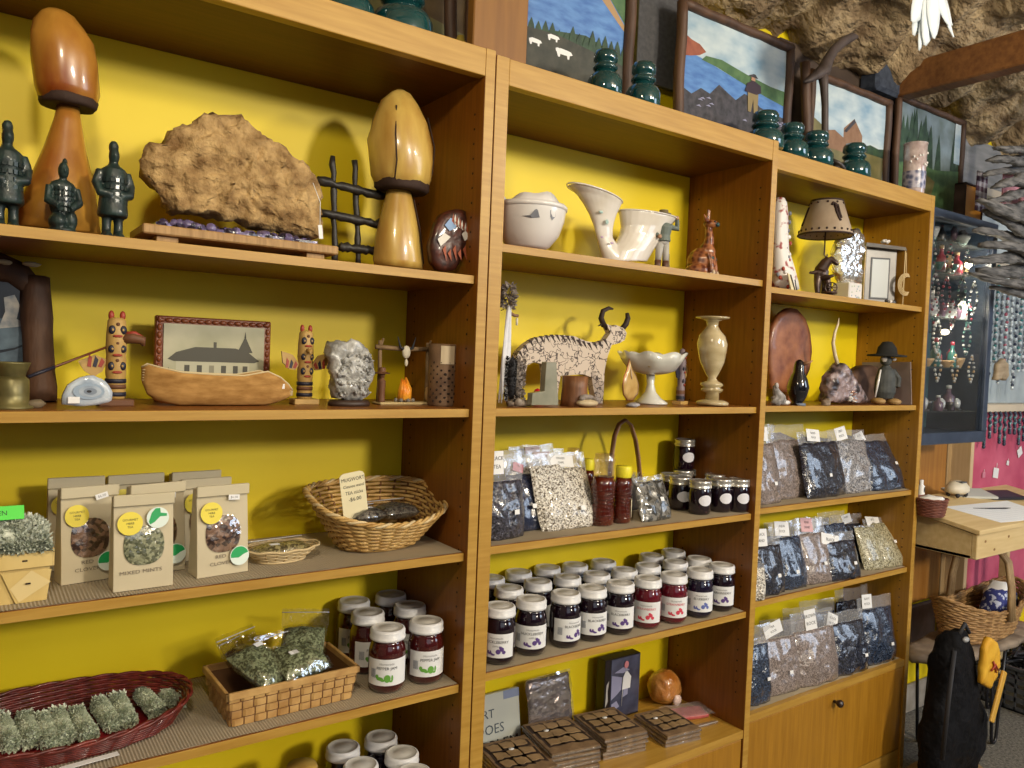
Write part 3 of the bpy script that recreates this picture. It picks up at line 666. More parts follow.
# ================================================================ paper tea bags, baskets, jars
KRAFT = mat('kraft_paper', (.53,.46,.31), .8, (.61,.53,.37), 12, bump=.25, bscale=40)
KRAFTF = mat('kraft_fold', (.58,.51,.35), .8)
STY = mat('yellow_sticker', (.80,.66,.06), .5); STG = mat('green_sticker', (.01,.36,.10), .5); STW = mat('pale_sticker', (.72,.82,.76), .5)
def tea_mat(k): return (mat('red_clover', (.05,.022,.012), .35, (.28,.16,.10), 170, kind='cell', coat=.5, bump=1., bscale=60, bdist=.006, bk='noise'), mat('dried_mint', (.10,.11,.05), .45, (.36,.37,.22), 260, kind='cell', coat=.4, bump=1., bscale=70, bdist=.006, bk='noise'))[k]
def tea_bag(label, pl, pr, pb, pt, z, words=(), tea=0, green='low', rz=0., sticker=True, price=None, d=.038):
    a = atZ(pl, pb[0], z+LIN); c = atZ(pr, pb[1], z+LIN); w = math.hypot(c.x-a.x, c.y-a.y); rz = math.atan2(c.y-a.y, c.x-a.x)
    o = Vector(((a.x+c.x)/2, (a.y+c.y)/2, z+LIN)); h = topz((pl+pr)/2, pt, o.y)-z-LIN
    # origin at the front edge; body goes back
    t = thing('tea_bag', label, 'paper bag', o, rz, 'kraft paper tea bags'); dd = .016
    q = MB(); n = 9
    def sec(k):
        f = k/n; zz = (h-.004)*f; th = d*(1-.62*f**1.3); yc = d*.5; return [(-w/2, yc-th/2, zz), (w/2, yc-th/2, zz), (w/2, yc+th/2, zz), (-w/2, yc+th/2, zz)]
    vs = [p for k in range(n+1) for p in sec(k)]; fs = [(0,3,2,1), (4*n, 4*n+1, 4*n+2, 4*n+3)]
    for k in range(n):
        for i in range(4): p = 4*k+i; r = 4*k+(i+1) % 4; fs.append((p, r, r+4, p+4))
    q.add(vs, fs, KRAFT); q.build('paper_bag', t, bev=.0008)
    yt = d*.5-d*.19
    q = MB(); q.rbox(-w/2-.001, w/2+.001, yt-.004, yt+.002, h-.016, h, KRAFTF, .001, T=Matrix.Rotation(.02, 4, 'X')); q.build('folded_top', t)
    yf = lambda zz: d*.5-d*(1-.62*(zz/(h-.004))**1.3)/2-.0006
    def FT(zz): return Matrix.Translation((0, yf(zz), zz)) @ Matrix.Rotation(-math.atan2(yf(zz+.02)-yf(zz), .02), 4, 'X')
    # window
    wz = h*.46; T = FT(wz)
    q = MB(); R_ = w*.34; vs = []; 
    pts = [(R_*(abs(math.cos(a))**.8)*(1 if math.cos(a) > 0 else -1), h*.205*(abs(math.sin(a))**.8)*(1 if math.sin(a) > 0 else -1)) for a in [2*PI*k/28 for k in range(28)]]
    q.add([(x, -.0004, zz) for x, zz in pts]+[(x*.6, -.0025, zz*.6) for x, zz in pts]+[(0,-.0035,0)], [(k, (k+1) % 28, 28+(k+1) % 28, 28+k) for k in range(28)]+[(28+k, 28+(k+1) % 28, 56) for k in range(28)], tea_mat(tea), True, T)
    q.build('tea_window', t)
    q = MB(); q.add([(x*1.02, -.0012, zz*1.02) for x, zz in pts]+[(x*.55, -.0044, zz*.55) for x, zz in pts], [(k, (k+1) % 28, 28+(k+1) % 28, 28+k) for k in range(28)]+[tuple(range(28, 56))], film('window_film', .16, .08, bs=45), True, T); q.build('window_film', t)
    if sticker:
        T = FT(h*.70); q = MB(); x = -w*.24; q.disc(x, 0, w*.21, w*.21, -.0046, STY, 24, T); 
        for i, s in enumerate(('GOURMET', 'HERB', 'TEA')): q.text(s, .0042, x, .005-.005*i, -.0049, INK, T)
        q.build('round_label', t)
    if green:
        zz = h*.74 if green == 'high' else h*.20; x = w*.22 if green == 'high' else w*.30; T = FT(zz); q = MB(); R2 = w*.19
        q.disc(x, 0, R2, R2, -.0049, STW, 24, T)
        if green == 'high': q.face([(x-R2*.8,-R2*.3),(x-R2*.55,R2*.5),(x-R2*.2,R2*.9),(x+R2*.2,R2*.9),(x+R2*.25,R2*.45),(x+R2*.8,R2*.35),(x+R2*.8,R2*.1),(x+R2*.2,R2*.1),(x-R2*.3,-R2*.4),(x-R2*.7,-R2*.6)], -.0052, STG, T)
        else: q.face([(x+R2*.93*math.cos(a), R2*.93*math.sin(a)) for a in [.3+.2*k for k in range(16)]]+[(x-R2*.1,-R2*.2),(x+R2*.4,R2*.1)], -.0052, STG, T)
        q.build('green_label', t)
    if price:
        T = FT(h*.86) @ Matrix.Rotation(-.25 if price > 0 else .05, 4, 'Y'); x = w*.2*abs(price); q = MB(); q.rbox(x-.0085, x+.0085, -.0056, -.0052, -.004, .004, WHITE, .0002, T); q.text('$6.00', .005, x, 0, -.0058, GREYINK, T); q.build('price_sticker', t)
    if words:
        q = MB()
        for i, s in enumerate(words): q.text(s, .0072, -w*.05, 0, -.0006, mat('pencil', (.16,.13,.10), .8), FT(h*(.19 if len(words) < 2 else .21-.075*i)) @ Matrix.Rotation(-.02, 4, 'Y'), sq=1.25)
        q.build('handwriting', t)
    return t
tea_bag('kraft tea bag at the back left corner, mostly behind the RED CLOVER bag', 47, 103, (572,566), 478, C1, green=None)
tea_bag('kraft tea bag in the back row with its folded top above the MIXED MINTS bag', 108, 163, (560,553), 475, C1, green=None)
tea_bag('kraft tea bag at the very back right, only its folded top showing', 172, 220, (552,546), 472, C1, green=None)
tea_bag('kraft tea bag behind the rightmost RED CLOVER bag, its side showing left of it', 181, 230, (562,556), 479, C1, tea=0, green=None)
tea_bag('kraft tea bag marked RED CLOVER standing next to the bark box of lichen', 61, 118, (586,577), 487, C1, ('RED', 'CLOVER'), 0, 'low', price=1)
tea_bag('kraft tea bag with green label low on its right, half behind the MIXED MINTS bag', 131, 185, (578,569), 484, C1, (), 0, 'low', price=-1)
tea_bag('foremost kraft tea bag marked MIXED MINTS with a yellow and a green-and-white round sticker', 113, 173, (593,585), 495, C1, ('MIXED MINTS',), 1, 'high')
tea_bag('rightmost kraft tea bag marked RED CLOVER, standing alone beside the tiny tray', 197, 248, (579,571), 486, C1, ('RED', 'CLOVER'), 0, 'low', price=-1)
# ---- leafy fuzz
def fuzz(q, n, pos, size, m, rad=1.):
    for i in range(n):
        p, nrm = pos(); nrm = (nrm+Vector((random.uniform(-1,1), random.uniform(-1,1), random.uniform(-1,1)))*.75).normalized()
        s = nrm.cross(Vector((random.uniform(-1,1), random.uniform(-1,1), random.uniform(-1,1)))).normalized()*size*random.uniform(.18,.34); L_ = nrm*size*random.uniform(.7,1.3)
        q.add([p-s*.3, p+L_*.5+s, p+L_, p+L_*.55-s], [(0,1,2,3)], m)
SAGE = mat('dried_sage', (.38,.44,.31), .8, (.74,.78,.64), 90, bump=.2)
SAGE2 = mat('dried_sage_shade', (.33,.38,.27), .8)
LICH = mat('grey_lichen', (.34,.38,.30), .85, (.70,.73,.62), 80)
# birch bark box with lichen
SPL = mat('birch_splint', (.60,.42,.13), .55, (.70,.52,.20), 25, (1,1,.3), bump=.15)
o = basez(10, 606, C1+LIN, .05); o.x = (atZ(50, 596, C1).x-.055)
t = thing('bark_box', 'plaited pale birch bark box filled with grey lichen at the far left', 'basket', o, .06)
q = MB(); hw = .052; hh = topz(45, 549, o.y-.045)-C1-LIN
for k in range(1):
    R4 = []
    vs = [(-hw*.96,-.04,0),(hw*.86,-.04,0),(hw*.86,.04,0),(-hw*.96,.04,0),(-hw,-.046,hh),(hw,-.046,hh),(hw,.046,hh),(-hw,.046,hh)]
    q.add(vs, [(0,3,2,1),(0,1,5,4),(1,2,6,5),(2,3,7,6),(3,0,4,7)], SPL)
q.build('box_body', t, solid=.002)
q = MB(); q.rbox(-hw-.002, hw+.002, -.049, -.0455, hh*.66, hh, SPL, .001); q.rbox(hw-.001, hw+.0025, -.049, .049, hh*.66, hh, SPL, .001); q.rbox(-hw-.002,hw+.002,.0455,.049,hh*.66,hh,SPL,.001); q.build('rim_band', t)
q = MB()
q.add([(hw*.90,-.0445,.0),(hw*.99,-.0475,hh*.60),(-.005,-.0475,hh*.62),(.012,-.0445,.0)], [(0,1,2,3)], SPL); q.add([(hw*.3,-.0455,hh*.02),(hw*.98,-.0485,hh*.36),(hw*.55,-.0485,hh*.62),(hw*.1,-.0465,hh*.30)], [(0,1,2,3)], mat('birch_splint_pale', (.74,.58,.27), .55)); q.build('folded_splint', t)
q = MB()
for x, zz in ((.018,hh*.80),(-.02,hh*.78),(.022,hh*.36)): q.rbox(x, x+.006, -.0497, -.0488, zz, zz+.0022, DARK, .0003, T=Matrix.Rotation(0,4,'Y'))
q.build('slit', t)
random.seed(11)
def box_top():
    x = random.uniform(-hw, hw*.97); y = random.uniform(-.044, .044); e = 1-(abs(x/hw))**3*.5
    zz = hh-.006+(.042*e*(1-(y/.05)**2)+.006*noise.noise(Vector((x*60, y*60, 0)))); return Vector((x, y, zz)), Vector((x*6, y*8-.3, .8))
q = MB(); q.ell((0,0,hh), (hw*.92,.040,.037), LICH, 18, wob=.15); fuzz(q, 2600, box_top, .009, LICH)
for i in range(900):
    a = random.random(); x = random.uniform(-hw*.95, hw); y = -.045; fuzz(q, 1, lambda: (Vector((x, y, hh-.002+random.uniform(0,.012))), Vector((0,-1,.3))), .009, LICH)
one(q, 'dried_lichen', 'heap of curly grey-green dried lichen in the birch bark box', 'lichen', o+Vector((0,0,.0005)))
p = atY(8, 514, o.y-.02); q = MB(); q.rbox(-.05, .018, -.0006, .0006, -.008, .011, mat('neon_green_card', (.08,.72,.06), .5), .0003, T=Matrix.Rotation(-.5,4,'X'))
tt = one(q, 'green_card', 'bright green card lying on the dried lichen at the far left', 'card', p)
q = MB(); q.text('LICHEN', .009, -.016, .001, -.0008, INK, Matrix.Rotation(-.5,4,'X')); q.build('lettering', tt)
# ---- woven baskets
def weave(q, rx, ry, z0, z1, tx, nr, ns, r, m, sq=2.4, amp=.0016, dip=None, seg=4):
    # rx,ry: radii at the base; tx: how much it widens; strands pass in and out of ns stakes
    def P_(a, f, off):
        c, s = math.cos(a), math.sin(a); k = 1/((abs(c)**sq+abs(s)**sq)**(1/sq)); g = (1+tx*f)
        x = rx*g*c*k; y = ry*g*s*k; zz = z0+(z1-z0)*f
        if dip: zz += dip(a)*f
        e = Vector((c, s, 0))*off; return Vector((x+e.x, y+e.y, zz))
    N = ns*seg
    for j in range(nr):
        f = (j+.5)/nr; ph = j % 2
        q.tube([P_(2*PI*i/N, f, amp*math.cos(PI*(i/seg+ph))) for i in range(N)], r, m, 5, closed=True)
    return P_
WIK = mat('wicker_golden', (.42,.23,.06), .5, (.66,.44,.16), 60, bump=.3); WIKD = mat('wicker_dark', (.20,.09,.025), .6); WIKL = mat('wicker_pale', (.62,.48,.26), .55)
# big angular basket
a = atZ(322, 553, C1+LIN); o = Vector((0,0,0)); cx = atZ(385, 553, C1+LIN); o = Vector((cx.x, .125, C1+LIN))
o.y = .112; o.x = base(376, .112, C1).x
t = thing('wicker_basket', 'large golden wicker basket with flared rim and a MUGWORT card', 'basket', o, .1)
dd = dep(o); H_ = .084; rx0 = 37*dd; 
dipf = lambda a: .006*math.cos(2*a)+.026*math.sin(a)
q = MB(); Pf = weave(q, rx0*1.05, .050, .004, H_, .80, 15, 28, .0032, WIK, 2.6, .0028, lambda a: dipf(a)); q.build('woven_side', t)
q = MB(); 
for i in range(28): a = 2*PI*i/28; q.tube([Pf(a, f, .0) for f in (0,.25,.5,.75,1)], .0022, WIKD, 5)
q.build('stake', t)['kind'] = 'stuff'
q = MB(); N = 120
for ph in (0, 1, 2): q.tube([Pf(2*PI*i/N, 1.0, .0035*math.cos(i*.9+ph*2.1))+Vector((0,0,.003*math.sin(i*.9+ph*2.1))) for i in range(N)], .0028, WIKL if ph == 0 else WIK, 5, closed=True)
q.build('braided_rim', t)
q = MB(); q.rings([(0,0,0,rx0*1.06,.051),(0,0,.004,rx0*1.06,.051)], WIK, 30); q.build('basket_floor', t)
bo = o
# bags of tea inside
def lump_bag(label, loc, sx, sy, sz, rz, m, sticker=True, tilt=0., name='plastic_bag', cat='plastic bag', group=None, zip_=True, filmm=None, seed=0, lean=.35, stick=(0.1,.05)):
    # a filled zip bag lying: contents lump + loose clear sleeve
    t = thing(name, label, cat, loc, rz, group)
    TT = Matrix.Rotation(tilt, 4, 'X'); q = MB(); n = 26; k2 = 16; 
    def surf(k, nx, ny):
        vs = []; fs = []
        for side in (1, -1):
            for j in range(ny+1):
                for i in range(nx+1):
                    u = -1+2*i/nx; v = -1+2*j/ny; e = max(0, (1-abs(u)**3)*(1-abs(v)**3))**.5
                    h_ = sz*k*e*(1+.35*noise.noise(Vector((u*2+seed, v*2, side*3)))); w = noise.noise(Vector((u*5+seed, v*5, side)))*.0025*k
                    vs.append((sx*k*u*(1-.05*v*v), sy*k*v, sz+side*h_+w*e))
        o_ = (nx+1)*(ny+1)
        for sd in (0, 1):
            for j in range(ny):
                for i in range(nx): a = sd*o_+j*(nx+1)+i; f = (a, a+1, a+nx+2, a+nx+1); fs.append(f if sd == 0 else f[::-1])
        return vs, fs
    v, f = surf(.9, 14, 12); q.add(v, f, m, True, TT); q.build('contents', t)
    q = MB(); v, f = surf(1.0, 14, 12); q.add(v, f, filmm or CLEAR, True, TT)
    # flat flap with zip line
    vs = []; 
    for j in range(5):
        for i in range(11): u = -1+.2*i; vs.append((sx*u, sy*(.95+.13*j), sz*(1.0+.25*j)+.003*noise.noise(Vector((u*3+seed, j*.6, 2)))))
    q.add(vs, [(j*11+i, j*11+i+1, j*11+i+12, j*11+i+11) for j in range(4) for i in range(10)], filmm or CLEAR, True, TT); q.build('clear_sleeve', t)
    if zip_:
        q = MB(); q.tube([(sx*u, sy*1.33, sz*1.8+.002) for u in (-1,-.5,0,.5,1)], .0009, film('zip_strip', .6, .2, bs=0, body=.8), 5, T=TT); q.build('zip_strip', t)
    if sticker:
        q = MB(); x, y = stick[0]*sx, stick[1]*sy; q.rbox(x-.008, x+.008, y-.0045, y+.0045, sz*2.02, sz*2.02+.0006, WHITE, .0002, T=TT); q.build('price_sticker', t)
    return t
MUG = mat('dark_tea', (.03,.028,.03), .5, (.16,.15,.12), 300, kind='cell', bump=.9, bscale=90, bk='noise'); HERB = mat('green_herb', (.08,.10,.05), .6, (.34,.39,.22), 330, kind='cell', bump=1., bscale=70, bdist=.006, bk='noise', detail=5)
TEAP = mat('mixed_tea', (.10,.08,.03), .6, (.42,.36,.16), 280, kind='cell', bump=.9, bscale=120)
lump_bag('clear bag of dark tea in the wicker basket, in front of the MUGWORT card', bo+Vector((-.030,-.020,.046)), .036, .022, .013, .2, MUG, seed=1)
lump_bag('clear bag of dark tea at the right inside the large wicker basket', bo+Vector((.035,.0,.044)), .044, .030, .014, .1, MUG, seed=2, sticker=False)
# card
p = atY(372, 510, bo.y-.045); pt_ = atY(350, 458, bo.y-.02); t = thing('written_card', 'cream card with rounded corners reading MUGWORT and a $6 price, in the basket', 'sign', (base(357, bo.y-.03, bo.z+.05).x, bo.y-.030, bo.z+.050), .06)
TT = Matrix.Rotation(-.05, 4, 'X') @ Matrix.Rotation(-.13, 4, 'Y'); q = MB(); w, h = .0235, .088
q.prism([(-w,0),(w,0),(w,h-.006),(w-.003,h-.002),(w-.008,h),(-w+.008,h),(-w+.003,h-.002),(-w,h-.006)], 0, .0012, mat('cream_card_sign', (.74,.66,.42), .6), TT); q.build('card', t)
q = MB()
for i, (s, sz_, sx_) in enumerate((('MUGWORT', .0090, .92), ('Cleanse wand', .0074, .95), ('TEA sticks', .0082, .95), ('-$6.00', .0095, 1.))): q.text(s, sz_, .001, h-.012-.0115*i, -.0004, INK, TT, sq=sx_)
q.build('lettering', t)
# tiny round tray with tea
o = basez(290, 566, C1+LIN, .045); t = thing('wicker_tray', 'tiny pale wicker tray holding a clear packet of yellow-green tea', 'basket', o, .1); dd = dep(o); r0 = 39*dd
q = MB(); Pf = weave(q, r0*.62, .026, .003, .022, .60, 6, 18, .0014, WIKL, 2.0, .0014); q.build('woven_side', t)
q = MB(); q.tube([Pf(2*PI*i/60, 1., .001*math.cos(i))+Vector((0,0,.001*math.sin(i))) for i in range(60)], .0020, WIKL, 5, closed=True)
for i in range(18): a = 2*PI*i/18; q.tube([Pf(a, 0, 0), Pf(a+.1, .5, .0), Pf(a+.2, 1., .0)], .0011, WIK, 4)
q.build('rim', t)
q = MB(); q.rings([(0,0,0,r0*.66,.028),(0,0,.003,r0*.66,.028)], WIKL, 24); q.build('tray_floor', t)
lump_bag('clear packet of yellow-green tea lying in the tiny wicker tray', o+Vector((0,0,.008)), r0*.78, .022, .010, .12, TEAP, seed=3, stick=(-.3,-.3))
# ---------------------------------------------------------------- shelf D
# red oval basket of sage bundles
RWK = mat('red_wicker', (.07,.008,.006), .4, (.20,.028,.018), 60, bump=.4, coat=.2); RFL = mat('red_floor', (.30,.012,.02), .5)
o = Vector((base(62, .115, D1).x, .118, D1+LIN)); t = thing('oval_basket', 'long oval dark red wicker basket holding the row of sage bundles', 'basket', o, -.03)
xr = atY(188, 695, o.y).x-o.x; RX = xr/1.16; 
q = MB(); Pf = weave(q, RX, .078, .003, .043, .16, 14, 34, .0021, RWK, 2.2, .0016, lambda a: .004*math.cos(2*a)+.011*math.sin(a)-.002); q.build('woven_side', t)
q = MB()
for ph in (0, 1): q.tube([Pf(2*PI*i/110, 1., .003*math.cos(i*.8+ph*PI))+Vector((0,0,.002*math.sin(i*.8+ph*PI))) for i in range(110)], .0026, RWK, 5, closed=True)
q.build('braided_rim', t)
q = MB(); q.rings([(0,0,0,RX,.077),(0,0,.004,RX,.077)], RFL, 40); q.build('basket_floor', t)
ro = o
# sage bundle prototype along local y
SP = [((-20,738),(4,706)),((14,748),(-1,718)),((36,746),(22,712)),((56,752),(38,710)),((70,746),(54,706)),((96,745),(70,703)),((119,732),(94,696)),((134,731),(113,690)),((163,716),(135,685)),((182,705),(152,680))]
def bundle_mesh(seed):
    random.seed(seed); q = MB(); L_ = .088; r = .0128
    q.tube([(0, -L_/2+L_*i/8, .013) for i in range(9)], [r*.5, r*.9, r, r, r*1.02, r, r*.95, r*.9, r*.5], SAGE, 10)
    def pos():
        y = random.uniform(-L_/2, L_/2); a = random.uniform(-.5, PI+.5); n = Vector((math.cos(a), 0, math.sin(a))); return Vector((0, y, .013))+n*r*.92, n*.6+Vector((0,-1.,0))
    fuzz(q, 3400, pos, .0032, SAGE)
    for e in (-1, 1): fuzz(q, 260, lambda: (Vector((random.uniform(-.8,.8)*r, e*L_/2*.96, .013+random.uniform(-.6,.9)*r)), Vector((0, e, .2))), .0065, SAGE)
    return q
places = ['at the left end', 'second from the left edge', 'third from the left edge', 'fourth from the left edge', 'fifth from the left edge', 'sixth from the left, thickest of the row', 'seventh from the left', 'eighth, just left of the gap', 'first right of the gap', 'at the right end of the row']
protos = []
for i, ((x0, y0), (x1, y1)) in enumerate(SP[1:] if False else SP):
    zc = ro.z+.008+.012; a = atZ(x0, y0, zc); c = atZ(x1, y1, zc); m_ = (a+c)/2; rz = math.atan2(c.y-a.y, c.x-a.x)-PI/2
    if m_.x < -.80: continue
    loc = Vector((m_.x, m_.y, ro.z+.0045))
    lab = 'grey-green sage bundle '+places[i]+' of the red oval basket'
    if len(protos) < 3:
        ob = bundle_mesh(20+i).build('sage_bundle', None, loc, rz); protos.append(ob)
    else: ob = protos[i % 3].copy(); COL.objects.link(ob); ob.location = loc; ob.rotation_euler.z = rz
    tag(ob, lab, 'sage bundle', 'sage bundles in the red basket')
p = atZ(90, 756, ro.z+.012); q = MB(); q.rbox(-.036, .036, -.006, .006, 0, .0008, WHITE, .0003)
one(q, 'paper_strip', 'narrow white paper strip in front of the sage bundles', 'label', Vector((p.x, p.y, ro.z+.0046)), .10)
# square plaited basket with herb bags
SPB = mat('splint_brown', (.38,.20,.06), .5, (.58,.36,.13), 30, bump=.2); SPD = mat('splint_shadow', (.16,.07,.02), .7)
fl = atZ(232, 727, D1+LIN); fr = atZ(350, 698, D1+LIN); bl = Vector((atZ(208, 700, D1+LIN).x, 0, 0))
w = math.hypot(fr.x-fl.x, fr.y-fl.y); rz = math.atan2(fr.y-fl.y, fr.x-fl.x); dpt = .115; dirx = Vector((math.cos(rz), math.sin(rz), 0)); diry = Vector((-dirx.y, dirx.x, 0))
o = (fl+fr)/2+diry*dpt/2; o.z = D1+LIN; t = thing('plaited_basket', 'square brown plaited splint basket full of bagged green herbs', 'basket', o, rz)
H_ = .052; fl_ = 1.10
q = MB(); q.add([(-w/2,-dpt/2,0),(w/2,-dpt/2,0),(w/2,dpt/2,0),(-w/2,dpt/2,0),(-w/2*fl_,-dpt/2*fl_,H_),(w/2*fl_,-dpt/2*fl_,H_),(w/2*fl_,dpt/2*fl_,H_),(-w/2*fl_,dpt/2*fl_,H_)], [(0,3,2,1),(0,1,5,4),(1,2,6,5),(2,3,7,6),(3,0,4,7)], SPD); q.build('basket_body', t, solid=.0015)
q = MB()
def side(ax, length, off, nx, nz):
    for i in range(nx):
        for j in range(nz):
            u = -1+2*(i+.5)/nx; f = (j+.5)/nz; g = 1+(fl_-1)*f; s = (i+j) % 2; b_ = .0022 if s == 0 else .0006
            hw_ = length/2*g/nx*(.98 if s == 0 else .80); hz = H_/nz/2*(.80 if s == 0 else .98); cz = H_*f
            c0 = u*length/2*g; oo = off/2*g
            vs = []
            for a, b2, d2 in ((-1,-1,0),(1,-1,0),(1,1,0),(-1,1,0),(-.55,-1,1),(.55,-1,1),(.55,1,1),(-.55,1,1)) if s == 0 else ((-1,-1,0),(1,-1,0),(1,1,0),(-1,1,0),(-1,-.5,1),(1,-.5,1),(1,.5,1),(-1,.5,1)):
                p = c0+a*hw_; dd_ = oo+.0008+(b_ if d2 else 0); zz = cz+b2*hz
                vs.append((p, -dd_, zz) if ax == 0 else (dd_, p, zz) if ax == 1 else (-p, dd_, zz) if ax == 2 else (-dd_, -p, zz))
            q.add(vs, [(4,5,6,7),(0,1,5,4),(1,2,6,5),(2,3,7,6),(3,0,4,7)], SPB, False)
side(0, w, dpt, 11, 4); side(1, dpt, w, 9, 4); side(2, w, dpt, 11, 4); side(3, dpt, w, 9, 4); q.build('plaited_splints', t)
q = MB(); g = fl_; 
for s_ in (1, -1):
    q.rbox(-w/2*g-.003, w/2*g+.003, s_*dpt/2*g-.003, s_*dpt/2*g+.003, H_-.008, H_+.003, SPB, .001); q.rbox(s_*w/2*g-.003, s_*w/2*g+.003, -dpt/2*g-.003, dpt/2*g+.003, H_-.008, H_+.003, SPB, .001)
q.build('rim_band', t)
L = lambda x, y, z: o+dirx*x+diry*y+Vector((0,0,z))
lump_bag('bag of green herbs at the left in the plaited basket, sloping up', L(-.040,.0,.044), .042, .050, .022, rz+.5, HERB, seed=5, tilt=.35, stick=(.2,.5))
lump_bag('bag of green herbs at the front right of the plaited basket with a white sticker', L(.018,-.012,.044), .048, .042, .022, rz+.25, HERB, seed=6, tilt=.25, stick=(-.3,-.1))
lump_bag('bag of green herbs at the back right corner of the plaited basket', L(.046,.026,.056), .040, .042, .022, rz-.5, HERB, seed=7, tilt=.6, sticker=False)
lump_bag('bag of dark herbs with shiny silver flap at the back of the plaited basket', L(-.050,.040,.056), .026, .028, .012, rz+.6, MUG, seed=8, tilt=.3, sticker=False, filmm=film('silvery_plastic', .45, .15))
# ---------------------------------------------------------------- jam jars
JAMS = {'dark': mat('blackberry_jam', (.010,.003,.008), .12, coat=.8), 'red': mat('pepper_jam', (.055,.006,.006), .12, coat=.8), 'straw': mat('strawberry_jam', (.11,.006,.014), .12, coat=.8), 'blue': mat('blueberry_jam', (.010,.006,.022), .12, coat=.8)}
LID = mat('white_lid', (.70,.70,.71), .35); LIDT = mat('lid_top', (.52,.50,.46), .4, (.60,.58,.53), 30); LAB = mat('jar_label', (.78,.79,.80), .5)
LETG = mat('label_green', (.13,.36,.05), .6); LETR = mat('label_red', (.62,.05,.09), .6); LETB = mat('label_berry', (.10,.05,.22), .6); LETN = mat('label_blue', (.12,.16,.45), .6)
def jar(label, o, rz, kind, word, pic, a0=-1.25, a1=1.25, group='jam jars', h=.1065, parts=True, words2='JAM', lidm=None, tx=0.):
    r = .0318; t = thing('jam_jar', label, 'jar', o, rz, group)
    q = MB(); q.lathe([(.022,0),(.027,.002),(r-.0008,.009),(r,.014),(r,.067),(r-.001,.073),(.0288,.079),(.0272,.083),(.0272,.088)], JAMS[kind], 30); q.build('glass_body', t)
    q = MB(); R_ = .0308; prof = [(R_-.0015,h-.018),(R_,h-.017),(R_,h-.013),(R_-.0008,h-.0125),(R_-.0005,h-.004),(R_-.002,h-.0008),(R_-.0045,h)]
    q.lathe(prof, lidm or LID, 32, cap=False); q.lathe([(R_-.0045,h),(R_-.006,h-.0012),(R_*.45,h-.0012),(R_*.42,h-.0006),(0,h-.0006)], LIDT if lidm is None else lidm, 32, cap=False); q.build('lid', t)
    if word is None: return t
    n = 20; rr = r+.0005; q = MB(); z0, z1 = .016, .061
    q.add([(rr*math.sin(a0+(a1-a0)*i/n), -rr*math.cos(a0+(a1-a0)*i/n), z) for z in (z0, z1) for i in range(n+1)], [(i, i+1, i+n+2, i+n+1) for i in range(n)], LAB, True); lb = q.build('label', t)
    q = MB(); cy = rr+.0004; m = {'g': LETG, 'r': LETR, 'b': LETB, 'n': LETN}[pic]
    q.text('Homemade', .0055, tx, z1-.008, 0, GREYINK, cyl=cy); q.text('Country Kitchen', .0034, tx, z1-.0028, 0, GREYINK, cyl=cy) if 0 else None
    q.text(word, .0072, tx, z1-.0155, 0, m if pic in 'r' else INK, cyl=cy); q.text(words2, .0055, tx, z1-.0235, 0, GREYINK, cyl=cy) if words2 and pic != 'g' else None
    q.build('lettering', lb)
    q = MB(); 
    if pic == 'g':
        for dx, dz, rx, rz_ in ((.001,.0125,.0058,.0068),(-.012,.012,.006,.0032),(-.017,.0155,.003,.0035),(-.007,.0095,.004,.0022),(.0095,.013,.0018,.0055),(.0075,.008,.003,.0018)): q.disc(tx+dx, z0+dz, rx, rz_, 0, m, 12, cyl=cy)
    else:
        for dx, dz, rr_ in ((.0,.012,.0048),(.007,.0165,.0042),(.011,.011,.0036),(.0045,.0195,.003)): q.disc(tx+.004+dx, z0+dz, rr_, rr_, 0, m, 10, cyl=cy)
        for dx, dz, rx, rz_ in ((-.012,.008,.0055,.002),(-.016,.0105,.002,.003),(-.006,.006,.004,.0018),(-.011,.0105,.0018,.0028)): q.disc(tx+dx, z0+dz, rx, rz_, 0, m, 10, cyl=cy)
    q.build('fruit_picture', lb)
    q = MB(); xb = a0*r+.008
    for i in range(9): q.add([(cy*math.sin((xb+i*.0011)/cy), -cy*math.cos((xb+i*.0011)/cy), z) for z in ()] or [(cy*math.sin((xb+i*.0011+e)/cy), -cy*math.cos((xb+i*.0011+e)/cy), z) for e, z in ((0,z0+.013),(.0006,z0+.013),(.0006,z0+.028),(0,z0+.028))], [(0,1,2,3)], mat('barcode', (.16,.18,.24), .6))
    q.build('barcode', lb)
    return t
def jar_at(lx, ly, z, h=.1065): return atZ(lx, ly, z+h)   # from the lid centre
def face_cam(o, off=0.): return math.atan2(CAM.y-o.y, CAM.x-o.x)+PI/2+off
def put_jar(label, lx, ly, z, kind, word, pic, off=0., **k):
    p = jar_at(lx, ly, z); o = Vector((p.x, p.y, z+(LIN if k.pop('lin', True) else 0))); return jar(label, o, face_cam(o, off), kind, word, pic, **k)
G = 'pepper jam jars'
put_jar('front pepper jam jar with white lid and green pepper label, beside the plaited basket', 388, 628, D1, 'red', 'PEPPER JAM', 'g', .08, group=G, tx=-.002)
put_jar('front pepper jam jar nearest the right panel with its barcode showing', 426.5, 621, D1, 'red', 'PEPPER JAM', 'g', .30, group=G, tx=.0)
put_jar('pepper jam jar in the middle row just behind and left of the front one', 368, 612.5, D1, 'red', 'PEPPER JAM', 'g', .55, group=G)
put_jar('pepper jam jar in the middle row on the right, behind the jar with the barcode', 410, 605.5, D1, 'red', 'PEPPER JAM', 'g', .3, group=G)
put_jar('pepper jam jar at the back left, half hidden by the herb basket', 354, 601, D1, 'red', 'PEPPER JAM', 'g', .3, group=G)
put_jar('pepper jam jar at the back right against the yellow wall', 391, 594.5, D1, 'red', 'PEPPER JAM', 'g', .3, group=G)
G = 'jars on the bottom shelf'
